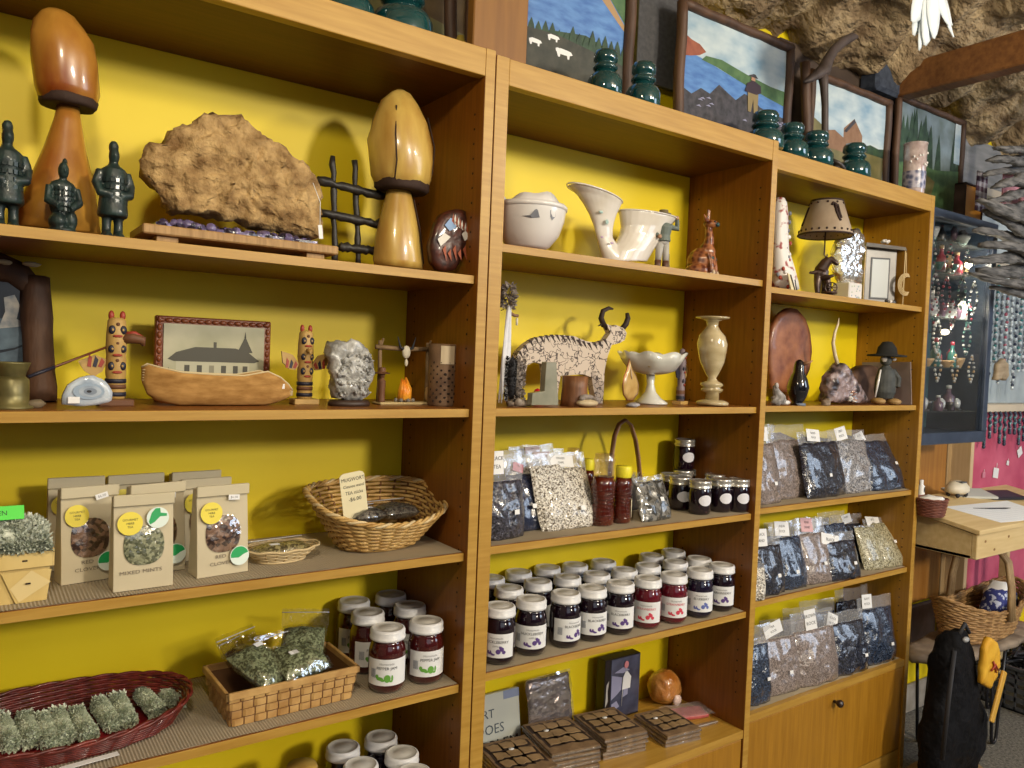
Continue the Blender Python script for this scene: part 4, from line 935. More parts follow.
for lab, x, y in (('upper left jar lid of the bottom shelf, beside the wood turning', 343, 746), ('farthest jar lid of the bottom shelf, in front of the yellow wall', 381, 736), ('rightmost jar lid of the bottom shelf at the dark panel', 402, 752), ('jar of the bottom shelf whose lid is half cut by the photo edge', 361, 764), ('jar of the bottom shelf with only the top of its lid in the photo', 414, 771)):
    put_jar(lab, x, y, E1, 'dark', 'BERRY', 'b', .2, group=G, lin=False)
o = Vector((base(300, .10, E1).x, .10, E1)); hh = topz(303, 764, .10)-E1
q = MB(); q.lathe([(.028,0),(.030,.004),(.022,.02),(.026,hh*.5),(.022,hh*.8),(.027,hh*.94),(.024,hh),(0,hh)], CARVE, 24)
one(q, 'wood_turning', 'pale turned wood piece on the bottom shelf, only its top in the photo', 'wood turning', o)
# ================================================================ middle bookcase, top bay
PORC = mat('white_porcelain', (.74,.72,.70), .22, (.80,.77,.74), 8, coat=.5)
GR_ = mat('grey_paint', (.16,.17,.20), .5)
Y = .12; o = base(528, Y, A2); t = thing('porcelain_bowl', 'white porcelain bowl with ragged torn rim and two grey painted marks', 'bowl', o)
q = MB(); loft(q, [(510,544,250),(505,549,247),(498,558,236),(493,563,222),(491,565,211),(491,565,209)], Y, o, PORC, 1., 40); q.build('bowl_body', t)
q = MB(); loft(q, [(490,566,211),(490,566.5,208),(491,565,206)], Y, o, PORC, 1., 40); q.build('rim_line', t)
q = MB(); r = 36*dep(o); zb = topz(534, 208, Y)-o.z; vs = []; n = 48
for i in range(n):
    a = 2*PI*i/n; hh = .012+.007*math.sin(a*3+1)+.004*math.sin(a*7)+(.008 if 2.2 < (a+1) % 6.28 < 3.0 else 0)
    vs += [(r*.98*math.cos(a), r*.98*math.sin(a), zb), (r*.93*math.cos(a), r*.93*math.sin(a), zb+hh), (r*.86*math.cos(a), r*.86*math.sin(a), zb+hh-.001), (r*.8*math.cos(a), r*.8*math.sin(a), zb)]
fs = []
for i in range(n):
    j = (i+1) % n
    for k in range(3): fs.append((4*i+k, 4*j+k, 4*j+k+1, 4*i+k+1))
q.add(vs, fs, PORC, True); q.build('torn_rim', t)
q = MB()
def onb(px, py, row_r):   # point on the round front of a body with axis through o
    p = atY(px, py, Y)-o; dx = CAM.x-o.x; dy = CAM.y-o.y; dn = math.hypot(dx, dy); f = Vector((dx/dn, dy/dn, 0)); s = Vector((-f.y, f.x, 0))
    u = p.dot(s); u = max(-row_r*.98, min(row_r*.98, u*.9)); return s*u+f*(math.sqrt(row_r*row_r-u*u)+.0006)+Vector((0,0,p.z))
for pts in ([(521,221),(530,222),(536,216),(538,218),(540,225),(532,224.5)], [(551,219),(554,217.5),(557,219),(556.5,225),(553,228),(551,225)]):
    q = MB(); q.add([onb(x, y, r*(1.0 if y < 223 else .97)) for x, y in pts], [tuple(range(len(pts)))], GR_); q.build('painted_mark', t)
# double-necked vase
Y = .12; o = base(618, Y, A2); PK = mat('pale_glaze', (.66,.60,.50), .25, (.76,.72,.66), 16, coat=.6)
t = thing('double_vase', 'tall cream double-necked vase with pastel flowers, one neck high and one low', 'vase', o)
dd = dep(o)
q = MB()
def neck(pts, nm=None):
    P_ = []; 
    for l, r_, yl, yr in pts: P_.append((atY(l, yl, Y)-o, atY(r_, yr, Y)-o))
    vs = []; n = 24
    for a, b in P_:
        c = (a+b)/2; h = (b-a)/2; hy = h.length*.5
        for k in range(n): an = 2*PI*k/n; vs.append(c+h*math.cos(an)+Vector((0, hy*math.sin(an), 0)))
    m_ = len(P_); fs = [(j*n+k, j*n+(k+1) % n, (j+1)*n+(k+1) % n, (j+1)*n+k) for j in range(m_-1) for k in range(n)]+[tuple(range(n))[::-1], tuple((m_-1)*n+k for k in range(n))]
    return vs, fs
v, f = neck([(605,636,262,262),(603,632,256,256),(600,618,246,247),(597,612,236,238),(594,612,224,230),(590,613,213,223),(585,615,203,216),(578,618,192,209),(569,620,183,204)]); q.add(v, f, PK, True)
v, f = neck([(606,645,262,262),(609,651,251,251),(616,657,243,243),(621,662,234,235),(623,667,226,228),(622,671,218,224),(621,675,210,221)]); q.add(v, f, PK, True)
q.build('vase_body', t, remesh=.0022)
# dark mouths so the vases read as hollow + lips
q = MB()
for (a, b) in (((569,183),(620,204)), ((621,210),(675,221))):
    q = MB(); A_ = atY(*a, Y)-o; B_ = atY(*b, Y)-o; c = (A_+B_)/2; h = (B_-A_)/2; q.tube([c+h*math.cos(k*PI/12)+Vector((0, h.length*.5*math.sin(k*PI/12), 0)) for k in range(24)], .0018, PK, 6, closed=True); q.build('lip', t)
q = MB(); FLm = (mat('lilac_flower', (.48,.34,.50), .5), mat('leaf_teal', (.35,.50,.46), .5), mat('pink_base', (.62,.36,.36), .4))
for px, py, mi, rx, rz_ in ((601,212,1,.006,.004),(607,222,1,.005,.007),(601,198,0,.006,.003),(640,235,0,.006,.005),(646,232,0,.004,.004),(602,237,0,.004,.003),(612,243,0,.005,.003)):
    p = atY(px, py, Y-.020)-o; q.ell(p, (rx, .0014, rz_*.8), FLm[mi], 8)
q.build('flower_painting', t)
q = MB(); q.rings([(0,0,0,.040,.026),(0,0,.006,.041,.027),(0,0,.013,.036,.024)], FLm[2], 28); q.build('foot', t)
# figurine of a man with basket
SK = mat('painted_skin', (.45,.26,.16), .6); DKG = mat('green_grey_coat', (.13,.16,.14), .6); TRS = mat('grey_trousers', (.42,.40,.36), .6); BRN = mat('boot_brown', (.10,.04,.02), .5); HATM = mat('hat_olive', (.20,.16,.08), .7)
Y = .10; o = base(661, Y, A2); h = topz(658, 209, Y)-A2; s = h; t = thing('man_figurine', 'porcelain figurine of a man in grey-green jacket raising his arm beside the vase', 'figurine', o, -.2)
q = MB()
for k in (-1, 1):
    q.tube([(k*.07*s,0,.16*s),(k*.065*s,-.01*s,.3*s),(k*.05*s,0,.48*s)], [.05*s,.055*s,.07*s], TRS)
q.ell((0,0,.5*s), (.12*s,.09*s,.07*s), TRS); q.build('trousers', t)
q = MB()
for k in (-1, 1): q.tube([(k*.075*s,0,.02*s),(k*.07*s,0,.2*s)], [.05*s,.055*s], BRN); q.ell((k*.085*s,-.04*s,.025*s), (.05*s,.09*s,.025*s), BRN)
q.build('boot', t)
q = MB(); q.lathe([(.13*s,.5*s),(.12*s,.6*s),(.15*s,.72*s),(.12*s,.78*s),(.05*s,.81*s)], DKG, 16)
q.tube([(-.13*s,0,.75*s),(-.2*s,-.03*s,.64*s),(-.17*s,-.12*s,.56*s)], [.055*s,.05*s,.04*s], DKG); q.tube([(.13*s,0,.75*s),(.27*s,0,.73*s),(.25*s,-.02*s,.87*s)], [.055*s,.05*s,.035*s], DKG); q.build('jacket', t, remesh=.0012)
q = MB(); q.ell((0,-.01*s,.88*s), (.07*s,.08*s,.09*s), SK); q.ell((0,-.09*s,.875*s), (.015*s,.02*s,.02*s), SK); q.tube([(0,0,.79*s),(0,0,.84*s)], .045*s, SK); q.build('head', t); q = MB(); q.ell((.24*s,-.02*s,.9*s), .035*s, SK); q.build('hand', t); q = MB(); q.ell((-.15*s,-.14*s,.55*s), .035*s, SK); q.build('hand', t)
q = MB(); q.lathe([(.12*s,.935*s),(.12*s,.945*s),(.075*s,.955*s),(.07*s,1.0*s),(0,1.01*s)], HATM, 16); q.build('hat', t)
q = MB(); q.tube([(.13*s,.04*s,0),(.12*s,.04*s,.2*s),(.14*s,.04*s,.32*s)], [.06*s,.05*s,.03*s], HATM); q.lathe([(.2*s,0),(.2*s,.02*s),(0,.02*s)], BRN, 16); q.build('tree_stump', t)
# seated deer / giraffe
Y = .10; o = base(702, Y, A2); h = topz(700, 209, Y)-A2; s = h; GF = mat('rust_deer', (.10,.02,.008), .35, (.38,.14,.05), 90, kind='voronoi', coat=.4); t = thing('deer_figurine', 'small rust-brown spotted deer figurine sitting with upright neck and short horns', 'figurine', o, .5)
q = MB(); q.ell((0,.02*s,.24*s), (.17*s,.22*s,.22*s), GF); q.ell((0,-.05*s,.36*s), (.12*s,.13*s,.18*s), GF)
q.tube([(0,-.06*s,.42*s),(0,-.08*s,.6*s),(0,-.06*s,.74*s)], [.09*s,.065*s,.05*s], GF); q.ell((0,-.09*s,.79*s), (.065*s,.11*s,.065*s), GF)
for k in (-1, 1):
    q.tube([(k*.09*s,-.10*s,.35*s),(k*.11*s,-.15*s,.18*s),(k*.13*s,-.17*s,.0)], [.06*s,.045*s,.04*s], GF); q.ell((k*.17*s,.05*s,.1*s), (.08*s,.17*s,.1*s), GF)
    q.tube([(k*.05*s,-.03*s,.84*s),(k*.15*s,-.02*s,.91*s)], [.035*s,.01*s], GF, 6); q.tube([(k*.03*s,-.05*s,.84*s),(k*.035*s,-.05*s,1.0*s)], [.018*s,.02*s], GF, 6)
q.build('body', t, remesh=.0013)
q = MB(); CRM = mat('cream_patch', (.55,.42,.28), .4); BT = mat('dark_teal_paint', (.02,.07,.08), .4)
q.ell((0,-.19*s,.78*s), (.045*s,.03*s,.035*s), BT, 8)
for k in (-1, 1): q.ell((k*.04*s,-.16*s,.82*s), .014*s, INK, 6); q.ell((k*.12*s,-.19*s,.05*s), (.045*s,.03*s,.07*s), CRM, 8); q.ell((k*.10*s,-.155*s,.28*s), (.04*s,.03*s,.03*s), BT, 8)
q.build('painted_patch', t)
# ---------------------------------------------------------------- second bay
Y = .06; o = base(504, Y, B2); FTH = mat('white_feather', (.60,.62,.70), .8, (.80,.80,.82), 60, bump=.4); FUR = mat('grey_fur', (.17,.14,.12), .9, (.36,.31,.28), 80, bump=.5)
t = thing('feather_bundle', 'long white feather bundle with grey fur tuft left of the bull', 'feathers', o)
q = MB(); random.seed(8)
def feather(q, p0, p1, w, m, bend=.006):
    p0 = Vector(p0); p1 = Vector(p1); n = 10; ax = (p1-p0); s = ax.cross(Vector((0,1,0))).normalized(); vs = []
    for i in range(n+1):
        f = i/n; ww = w*math.sin(PI*min(1, f*.93+.06))**.6; c = p0+ax*f+s*bend*math.sin(PI*f); vs += [c-s*ww+Vector((0,.001,0)), c+Vector((0,-.0012,0)), c+s*ww+Vector((0,.001,0))]
    fs = []
    for i in range(n): a = 3*i; fs += [(a, a+1, a+4, a+3), (a+1, a+2, a+5, a+4)]
    q.add(vs, fs, m, True); q.tube([p0, p0+ax*.5+s*bend, p1], [.0009,.0007,.0003], m, 4)
zt = topz(505, 300, Y)-B2
for i in range(11): x = (i-5)*.0014; feather(q, (x*.4, -.004+random.uniform(-.006,.006), zt*.95), (x*1.2, random.uniform(-.008,.006), .004+random.uniform(0,.02)), .0045, FTH, random.uniform(-.003,.003))
q.build('feather', t)['kind'] = 'stuff'
q = MB(); 
def tuft():
    a = random.uniform(0, 2*PI); z = random.uniform(zt*.92, zt*1.14); rr = .008*(1.16-abs(z/zt-1.02)*4); n = Vector((math.cos(a), math.sin(a), .2)); return Vector((rr*n.x, rr*n.y, z)), n
fuzz(q, 260, tuft, .011, FUR); q.build('fur_tuft', t)
q = MB(); q.tube([(.003,-.004,zt*.88),(.012,-.006,zt*.86),(.020,-.006,zt*.86)], [.0035,.003,.003], mat('horn_brown', (.22,.12,.07), .5), 8); q.tube([(.018,-.006,zt*.84),(.018,-.006,zt*.77)], .0022, BONE, 6); q.build('horn_toggle', t)
# bull plaque
Y = .15; o = base(578, Y, B2); BUL = mat('pale_hide_crackle', (.05,.03,.025), .6, (.60,.50,.40), 30, kind='crack', sharp=(.015,.06)); BED = mat('burnt_edge', (.03,.015,.01), .7)
t = thing('bull_cutout', 'standing bull cut from cream crackled board with black curved horns and burnt edges', 'ornament', o)
pts = [(513,361),(516,352),(524,344),(533,338),(545,336),(558,335),(571,336),(583,341),(594,343),(603,340),(608,333),(604,324),(611,327),(613,325),(621,328),(624,333),(622,340),(617,343),(609,345),(605,356),(602,370),(601,392),(600,403),(594,403),(591,390),(589,377),(580,374),(567,375),(558,376),(556,388),(554,404),(545,404),(544,388),(543,372),(541,364),(532,362),(525,365),(522,376),(519,392),(518,404),(511,404),(510,390),(509,376)]
out = [(x, max(0, z)) for x, z in trace(pts, Y, o)]
q = MB(); q.prism(out, -.009, .009, BUL); q.build('cut_board', t)
q = MB()
for hn in ([(604,326),(601,318),(603,311),(609,308),(613,309)], [(622,329),(626,324),(628,318),(627,313)]):
    pp = [atY(x, y, Y)-o for x, y in hn]; q.tube(pp, [.0065,.0062,.0056,.0045,.002][:len(pp)] if len(pp) == 5 else [.0065,.0065,.006,.004], BED, 8)
pp = [atY(x, y, Y)-o for x, y in ((607,329),(602,324),(598,326))]; q.tube(pp, [.004,.0035,.001], BED, 6)
q.build('horn', t)
q = MB()
for i in range(17):
    px = 515+i*5.3; py = [352,346,341,338,337,336,335.5,335.5,336,336.5,338,340.5,342,343.5,343,342,340][i]; a, b_, c = trace([(px,py-1),(px+3.2,py-1),(px+5.5,py+6.5)], Y, o); q.prism([a, b_, c, ((a[0]+c[0])/2+.0004, (a[1]+c[1])/2)], -.0100, -.0088, BED)
q.build('burnt_notch', t)
# furry black-grey piece
Y = .05; o = base(514, Y, B2); t = thing('fur_piece', 'upright bushy piece, black left half and grey-brown right half, on driftwood', 'ornament', o)
z0 = .012; zt = topz(514, 356, Y)-B2
q = MB(); q.ell((-.007,0,(z0+zt)/2), (.010,.009,(zt-z0)/2), INK, 12, wob=.3); q.ell((.006,-.002,(z0+zt)/2), (.010,.009,(zt-z0)/2*.98), FUR, 12, wob=.3)
fuzz(q, 500, lambda: ((lambda a, z: (Vector((.006+.010*math.cos(a), -.002+.009*math.sin(a), z)), Vector((math.cos(a), math.sin(a), 0))))(random.uniform(-2.2,1.5), random.uniform(z0, zt))), .006, FUR)
fuzz(q, 400, lambda: ((lambda a, z: (Vector((-.008+.009*math.cos(a), .009*math.sin(a), z)), Vector((math.cos(a), math.sin(a), 0))))(random.uniform(1.6,4.9), random.uniform(z0, zt))), .006, mat('black_fur', (.012,.010,.012), .9))
q.build('bushy_fur', t)
q = MB(); DRW = mat('driftwood', (.10,.07,.05), .8, (.40,.34,.27), 60, bump=.8)
q.tube([(-.018,-.004,.006),(.0,-.006,.009),(.02,-.004,.007),(.045,.0,.006)], [.006,.0075,.007,.004], DRW, 8); q.ell((.0,-.012,.010), (.009,.006,.008), DRW, 8, wob=.5); q.build('driftwood_base', t)
# green glass block
Y = .03; o = base(543, Y, B2); w = 11*dep(o); h = topz(543, 352, Y)-B2; GG = mat('green_soapstone', (.22,.22,.16), .2, (.32,.31,.24), 30, coat=.5)
q = MB(); a = w; q.prism([(x, max(0, zz)) for x, zz in trace([(529,405),(530,393),(542,391),(544,362),(554,362),(556,405)], Y, o)], -.008, .008, GG) if 1 else q.add([(-a*1.5,-.008,0),(a*1.15,-.008,0),(a*1.15,.012,0),(-a*1.5,.012,0),(-a*.6,-.006,h*.55),(a*.95,-.006,h*.95),(a*.95,.008,h),(-a*.3,.008,h*.9)], [(0,3,2,1),(0,1,5,4),(1,2,6,5),(2,3,7,6),(3,0,4,7),(4,5,6,7)], GG)
one(q, 'soapstone_block', 'grey-green stepped soapstone block standing before the hind legs of the bull', 'stone', o, bev=.001)
o = base(537, .10, B2); z = topz(537, 392, .10)-B2; q = MB(); q.lathe([(.009,0),(.011,z*.3),(.010,z*.8),(.006,z*1.2),(0,z*1.3)], mat('red_glass', (.5,.01,.02), .2, coat=.6), 16)
one(q, 'red_cup', 'small bright red votive between the hind legs of the bull', 'votive', o)
# stump cup
Y = .06; o = base(574, Y, B2); r = 13.5*dep(o); h = topz(574, 376, Y)-B2; STU = mat('stump_brown', (.09,.03,.01), .5, (.26,.11,.04), 50, (2,2,.3), bump=.5)
q = MB(); q.lathe([(r*1.08,0),(r*1.0,h*.2),(r*.93,h*.6),(r*.97,h),(r*.8,h),(r*.78,h*.9),(0,h*.9)], STU, 26)
one(q, 'stump_cup', 'brown wood stump cup standing under the belly of the bull', 'wooden cup', o)
# bear on slab
Y = .03; o = base(587, Y, B2); t = thing('bear_dish', 'cream oval stone with a small grey-brown animal lying on its top', 'ornament', o)
q = MB(); q.ell((0,0,.008), (.026,.016,.008), mat('cream_stone', (.62,.52,.34), .5, (.50,.38,.22), 30), 16); q.build('stone', t)
q = MB(); q.ell((-.002,0,.020), (.018,.009,.006), FUR, 10); q.ell((.017,-.004,.017), (.007,.006,.005), FUR, 8); q.ell((-.016,-.002,.017), (.006,.006,.004), FUR, 8); q.ell((.022,-.006,.015), (.003,.003,.002), INK, 6); q.build('animal', t, remesh=.001)
# milk glass compote
Y = .11; o = base(650, Y, B2); MG = mat('milk_glass', (.60,.60,.54), .15, (.70,.69,.63), 12, coat=.8); t = thing('milk_glass_compote', 'white milk glass compote with ruffled rim, gold leaf mark and slender foot', 'compote', o)
q = MB(); loft(q, [(634,667,403.5),(634,667,402),(640,661,398),(645,656,392),(647,654,384),(646,655,375)], Y, o, MG, 1., 32); q.build('foot', t)
q = MB(); n = 64; R = []; zc = o.z; vs = []; fs = []
rows = [(644,657,375),(635,668,373),(628,675,370),(622,680,362),(617,684,353)]
pr_ = []
for l, r_, y in rows: p = atY(650, y, Y); pr_.append(((r_-l)/2*dep(p), p.z-zc))
full = [(pr_[0][0]*.2, pr_[0][1])]+pr_+[(pr_[-1][0]-.003, pr_[-1][1]-.0005)]+[(a-.004, b_+.003) for a, b_ in pr_[::-1][1:]]+[(.001, pr_[0][1]+.004)]
for j, (r_, z) in enumerate(full):
    ruf = max(0, (z-pr_[2][1])/(pr_[4][1]-pr_[2][1]))
    for k in range(n): a = 2*PI*k/n; w = 1+.05*ruf*math.cos(8*a); vs.append((r_*w*math.cos(a), r_*w*math.sin(a), z+.0035*ruf*math.cos(8*a+1)))
for j in range(len(full)-1):
    for k in range(n): fs.append((j*n+k, j*n+(k+1) % n, (j+1)*n+(k+1) % n, (j+1)*n+k))
q.add(vs, fs, MG, True); q.build('ruffled_bowl', t)
q = MB(); GO = mat('faded_gold', (.32,.24,.12), .4); f = Vector((CAM.x-o.x, CAM.y-o.y, 0)).normalized(); s_ = Vector((-f.y, f.x, 0)); zz = (pr_[2][1]+pr_[3][1])/2; rr = (pr_[2][0]+pr_[3][0])/2
for k in range(7): a = -1.35+.45*k; c = s_*(-.004)+f*(rr*.98+.001); q.add([c+Vector((0,0,zz-.004)), c+s_*.0055*math.sin(a)+Vector((0,0,zz-.003+.010*math.cos(a))), c+s_*.0020*math.sin(a+.6)+Vector((0,0,zz+.003*math.cos(a+.6)))], [(0,1,2)], GO)
q.build('leaf_mark', t)
# copper teardrop, stone, mini totem
Y = .05; o = base(630, Y, B2); t = thing('teardrop_ornament', 'copper-rimmed teardrop ornament leaning before the milk glass compote', 'ornament', o, .3)
COP = mat('copper', (.45,.19,.09), .3, metal=.8); pts = [(619,385),(621,376),(625,369),(628,359),(631,368),(637,375),(642,385),(641,394),(634,400),(626,400),(620,394)]
pp = [Vector((x, 0, max(.0016, z))) for x, z in trace(pts, Y, o)]; q = MB(); q.tube(pp, .0016, COP, 6, closed=True); q.build('rim', t)
q = MB(); q.slab([(p.x, p.z) for p in pp], -.004, .004, mat('amber_resin', (.42,.24,.06), .15, (.62,.42,.16), 40, coat=.6), 5, 0, 10, dome=.7); q.build('resin_drop', t)
q = MB(); q.tube([Vector((pp[3].x,-.005,pp[3].z-.02)), Vector((pp[3].x+.003,-.0055,pp[3].z-.035)), Vector((pp[3].x+.006,-.005,pp[3].z-.042))], [.0008,.002,.001], CRM, 5); q.build('inclusion', t)
o = base(633, .02, B2); q = MB(); q.ell((0,0,.005), (.017,.010,.005), mat('grey_mica', (.20,.19,.20), .4, (.42,.40,.42), 60, bump=.6), 12, wob=.5)
one(q, 'grey_stone', 'flat grey mica stone at the foot of the milk glass compote', 'stone', o)
def mini_totem(px, Y, pt, w):
    o = base(px, Y, B2); h = topz(px, pt, Y)-B2; t = thing('totem_pole', 'small dark totem pole with one wing out, between the compote and the tall vase', 'totem pole', o, .3); r = w
    PUR = mat('faded_violet', (.20,.15,.17), .5)
    q = MB(); q.rbox(-r*2, r*2, -r*1.2, r*1.2, 0, h*.06, TW, .0008); q.build('base', t)
    q = MB(); q.lathe([(r*.95,h*.06),(r,h*.3),(r*.8,h*.33),(r,h*.5),(r*.8,h*.55),(r*1.05,h*.75),(r*.8,h*.83),(r*.6,h*.97),(0,h)], PUR, 16); q.build('pole', t)
    q = MB()
    for zz, m in ((.12, TBK),(.22, TBR)): q.lathe([(r*1.08,h*(zz-.03)),(r*1.08,h*(zz+.03))], m, 16, cap=False)
    for zz in (.42,.64,.9):
        for k in (-1,1): q.ell((k*r*.45,-r*.8,h*zz), (r*.3,r*.2,h*.04), TBK, 8)
        q.ell((0,-r*.95,h*(zz-.07)), (r*.35,r*.2,h*.02), TRD, 8)
    q.build('painted_faces', t)
    for k in (-1,1): q = MB(); q.prism([(k*r*.8,h*.55),(k*r*2.6,h*.72),(k*r*3.2,h*.6),(k*r*2.6,h*.48),(k*r*1.2,h*.44)], -.001, .0012, TW if k > 0 else TBK); q.build('wing', t)
mini_totem(680, .10, 348, .0095)
# onyx vase
Y = .055; o = base(712, Y, B2); ON = mat('pale_onyx', (.36,.27,.12), .12, (.62,.52,.32), 14, (1,1,2.5), coat=.9, spec=.7); t = thing('onyx_vase', 'tall pale green-gold onyx vase with flared flat lip and ringed foot', 'vase', o)
q = MB(); loft(q, [(696,728,404.5),(696,728,402),(701,723,399.5)], Y, o, ON, 1., 36); q.build('foot', t)
q = MB(); loft(q, [(705,719,399.5),(706,719,393),(701,722,391),(701,723,389),(704,720,387.5),(700,723,385),(701,722,383),(707,718,381),(708,716,378),(704,720,371),(700,724,362),(698,726,352),(697,727,344),(699,725,336),(704,720,330),(707,718,326),(706,719,321),(701,724,319.5)], Y, o, ON, 1., 36); q.build('vase_body', t)
q = MB(); loft(q, [(702,723,320),(696,729,318.5),(695.5,729.5,317),(700,725,316.6)], Y, o, ON, 1., 36); q.build('lip', t)
# ---------------------------------------------------------------- third bay: zip bags, honey, small jars
BLKP = mat('black_flakes', (.010,.010,.016), .28, (.07,.07,.10), 380, kind='cell', coat=1., bump=1., bscale=42, bdist=.012, bk='noise')
BLUP = mat('blue_black_sheet', (.012,.016,.04), .22, (.03,.04,.08), 30, coat=1., bump=1., bscale=28, bdist=.008)
SEED = mat('wood_chip_mix', (.10,.075,.05), .4, (.80,.76,.68), 420, kind='cell', coat=.5, bump=1., bscale=150, bdist=.004, sharp=(.15,.55))
GRAV = mat('brown_gravel', (.11,.085,.075), .3, (.34,.28,.26), 480, kind='cell', coat=1., bump=.9, bscale=34, bdist=.010, bk='noise')
GRAY = mat('grey_gravel', (.06,.06,.075), .3, (.46,.45,.46), 420, kind='cell', coat=1., bump=1., bscale=40, bdist=.012, bk='noise')
SHEER = film('sheer_plastic', .34, .20, bs=20, body=.6)
def pouch(label, pl, pr, pbl, pbr, pt, z, m, thick=.02, lean=.25, header=.05, lab=None, stick=(.1,.35), group='upright zip bags', rzoff=0., seed=1, lw=.6, labtxt=('GARDEN','MIX'), labm=None, name='zip_bag', inset=.012, hx=0., wob=1.):
    a = atZ(pl, pbl, z); c = atZ(pr, pbr, z); w = math.hypot(c.x-a.x, c.y-a.y); rz = math.atan2(c.y-a.y, c.x-a.x)+rzoff; mid = (a+c)/2
    nrm = Vector((-math.sin(rz), math.cos(rz), 0)); o = mid+nrm*(thick*.75); o.z = z
    # height from the pixel of the top of the contents, allowing for the lean
    h = .08
    for _ in range(8):
        p = o+nrm*(h*lean)+Vector((0,0,h)); v = p-CAM; py = 384-FOC*v.dot(CU)/v.dot(CF); h += (py-pt)*dep(p)
    t = thing(name, label, 'plastic bag', o, rz, group); header *= 1.35
    def shape(k, top, nx, ny):
        vs = []; fs = []; N_ = (nx+1)*(ny+1)
        for side in (-1, 1):
            for j in range(ny+1):
                v = j/ny
                for i in range(nx+1):
                    u = -1+2*i/nx; e = max(0, 1-abs(u)**2.8)**.7; pv = 1.25*(.55+.45*min(1, v*4))*(1-.80*max(0, (v-.35)/.65)**1.7)
                    hh = thick*e*pv*k; nn = noise.noise(Vector((u*2.2+seed*3, v*3.2, side*2)))*.32+.16*noise.noise(Vector((u*6+seed, v*8, side)))
                    y = side*hh*(1+wob*nn*1.5); ww = w/2*(1-.07*v*v+.035*noise.noise(Vector((v*4, seed, side*0)))*wob)*(.93+.07*min(1, v*5))
                    zz = h*v*(1+.03*noise.noise(Vector((u*2, seed, 0)))*v); vs.append((u*ww, y+zz*lean, zz))
        for sd in (0, 1):
            for j in range(ny):
                for i in range(nx): a_ = sd*N_+j*(nx+1)+i; f = (a_, a_+1, a_+nx+2, a_+nx+1); fs.append(f if sd == 0 else f[::-1])
        for j in range(ny):
            for i_ in (0, nx): a_ = j*(nx+1)+i_; fs.append((a_, a_+nx+1, a_+nx+1+N_, a_+N_) if i_ == 0 else (a_, a_+N_, a_+nx+1+N_, a_+nx+1))
        for i in range(nx): fs.append((i, i+N_, i+1+N_, i+1)); a_ = ny*(nx+1)+i; fs.append((a_, a_+1, a_+1+N_, a_+N_))
        return vs, fs
    q = MB(); v, f = shape(.97, 1, 16, 18); q.add(v, f, m, True); q.build('contents', t)
    q = MB(); vs = []; H_ = header; nx = 14; ny = 6
    for j in range(ny+1):
        for i in range(nx+1):
            u = -1+2*i/nx; f_ = j/ny; zz = h*.97+H_*f_; vs.append((u*w/2*(.95+.03*f_)+hx*f_, zz*lean+.004*noise.noise(Vector((u*3+seed, f_*2, 1)))*(1)-.002*f_, zz+.004*noise.noise(Vector((u*2, seed, f_)))))
    q.add(vs, [(j*(nx+1)+i, j*(nx+1)+i+1, (j+1)*(nx+1)+i+1, (j+1)*(nx+1)+i) for j in range(ny) for i in range(nx)], SHEER, True)
    q.build('clear_top', t)
    if lab is not None:
        lx, lz, lww, lh, lr = lab; lww *= 1.25; lh *= 1.3; TT = Matrix.Translation((lx*w, (h+H_*lz)*lean-.0035, h+H_*lz)) @ Matrix.Rotation(lr, 4, 'Y') @ Matrix.Rotation(-math.atan(lean), 4, 'X')
        q = MB(); q.rbox(-lww/2, lww/2, -.0004, .0004, -lh/2, lh/2, labm or WHITE, .0002, TT); lb = q.build('paper_label', t)
        q = MB(); 
        for i, s in enumerate(labtxt): q.text(s, lh*.24, 0, lh*(.18-.36*i), -.0008, INK, TT)
        q.build('lettering', lb)
    if stick:
        sx, sz_ = stick; u = sx*2; e = max(0, 1-abs(u)**2.8)**.7; pv = 1.25*(.55+.45*min(1, sz_*4))*(1-.80*max(0, (sz_-.35)/.65)**1.7); y = -thick*e*pv*1.22-.0018+h*sz_*lean
        q = MB(); q.rbox(-.006, .006, -.0003, .0003, -.0045, .0045, WHITE, .0002, Matrix.Translation((sx*w, y, h*sz_)) @ Matrix.Rotation(-math.atan(lean), 4, 'X')); q.build('price_sticker', t)
    return t
zc = C2+LIN; G = 'zip bags beside the honey bottles'
pouch('clear-topped bag of black flakes at the back left, only its crumpled pink-grey top showing', 500, 522, 512, 509, 452, zc, BLKP, .008, .15, .02, None, None, G, seed=4)
pouch('bag with pinkish header standing second behind the wood chip bag', 520, 566, 519, 513, 462, zc, SEED, .010, .30, .030, (0,.65,.034,.012,0), None, G, seed=5, labtxt=('MIX',), labm=mat('pinkish_label', (.62,.50,.50), .6))
pouch('bag with pinkish header standing directly behind the two wood chip bags', 528, 576, 525, 519, 466, zc, SEED, .010, .30, .028, (0,.6,.036,.012,0), None, G, seed=6, labtxt=('MIX',), labm=mat('pinkish_label', (.62,.50,.50), .6))
pouch('crackly bag of black flakes with white label at the left end beside the panel', 484, 529, 543, 536, 481, zc, BLKP, .016, .12, .044, (-.10,.60,.026,.034,.02), (.16,.48), G, seed=7, labtxt=('BLACK','TEA'))
pouch('smooth shiny blue-black bag between the black flakes and the wood chips', 515, 554, 533, 528, 474, zc, BLUP, .015, .30, .026, (-.15,.4,.022,.014,.3), (.0,.46), G, seed=8, labtxt=('TEA',), labm=mat('rose_label', (.55,.22,.28), .6), wob=.5)
pouch('wood chip bag behind and left of the foremost wood chip bag', 546, 580, 533, 527, 465, zc, SEED, .020, .34, .02, None, None, G, seed=9, wob=.5)
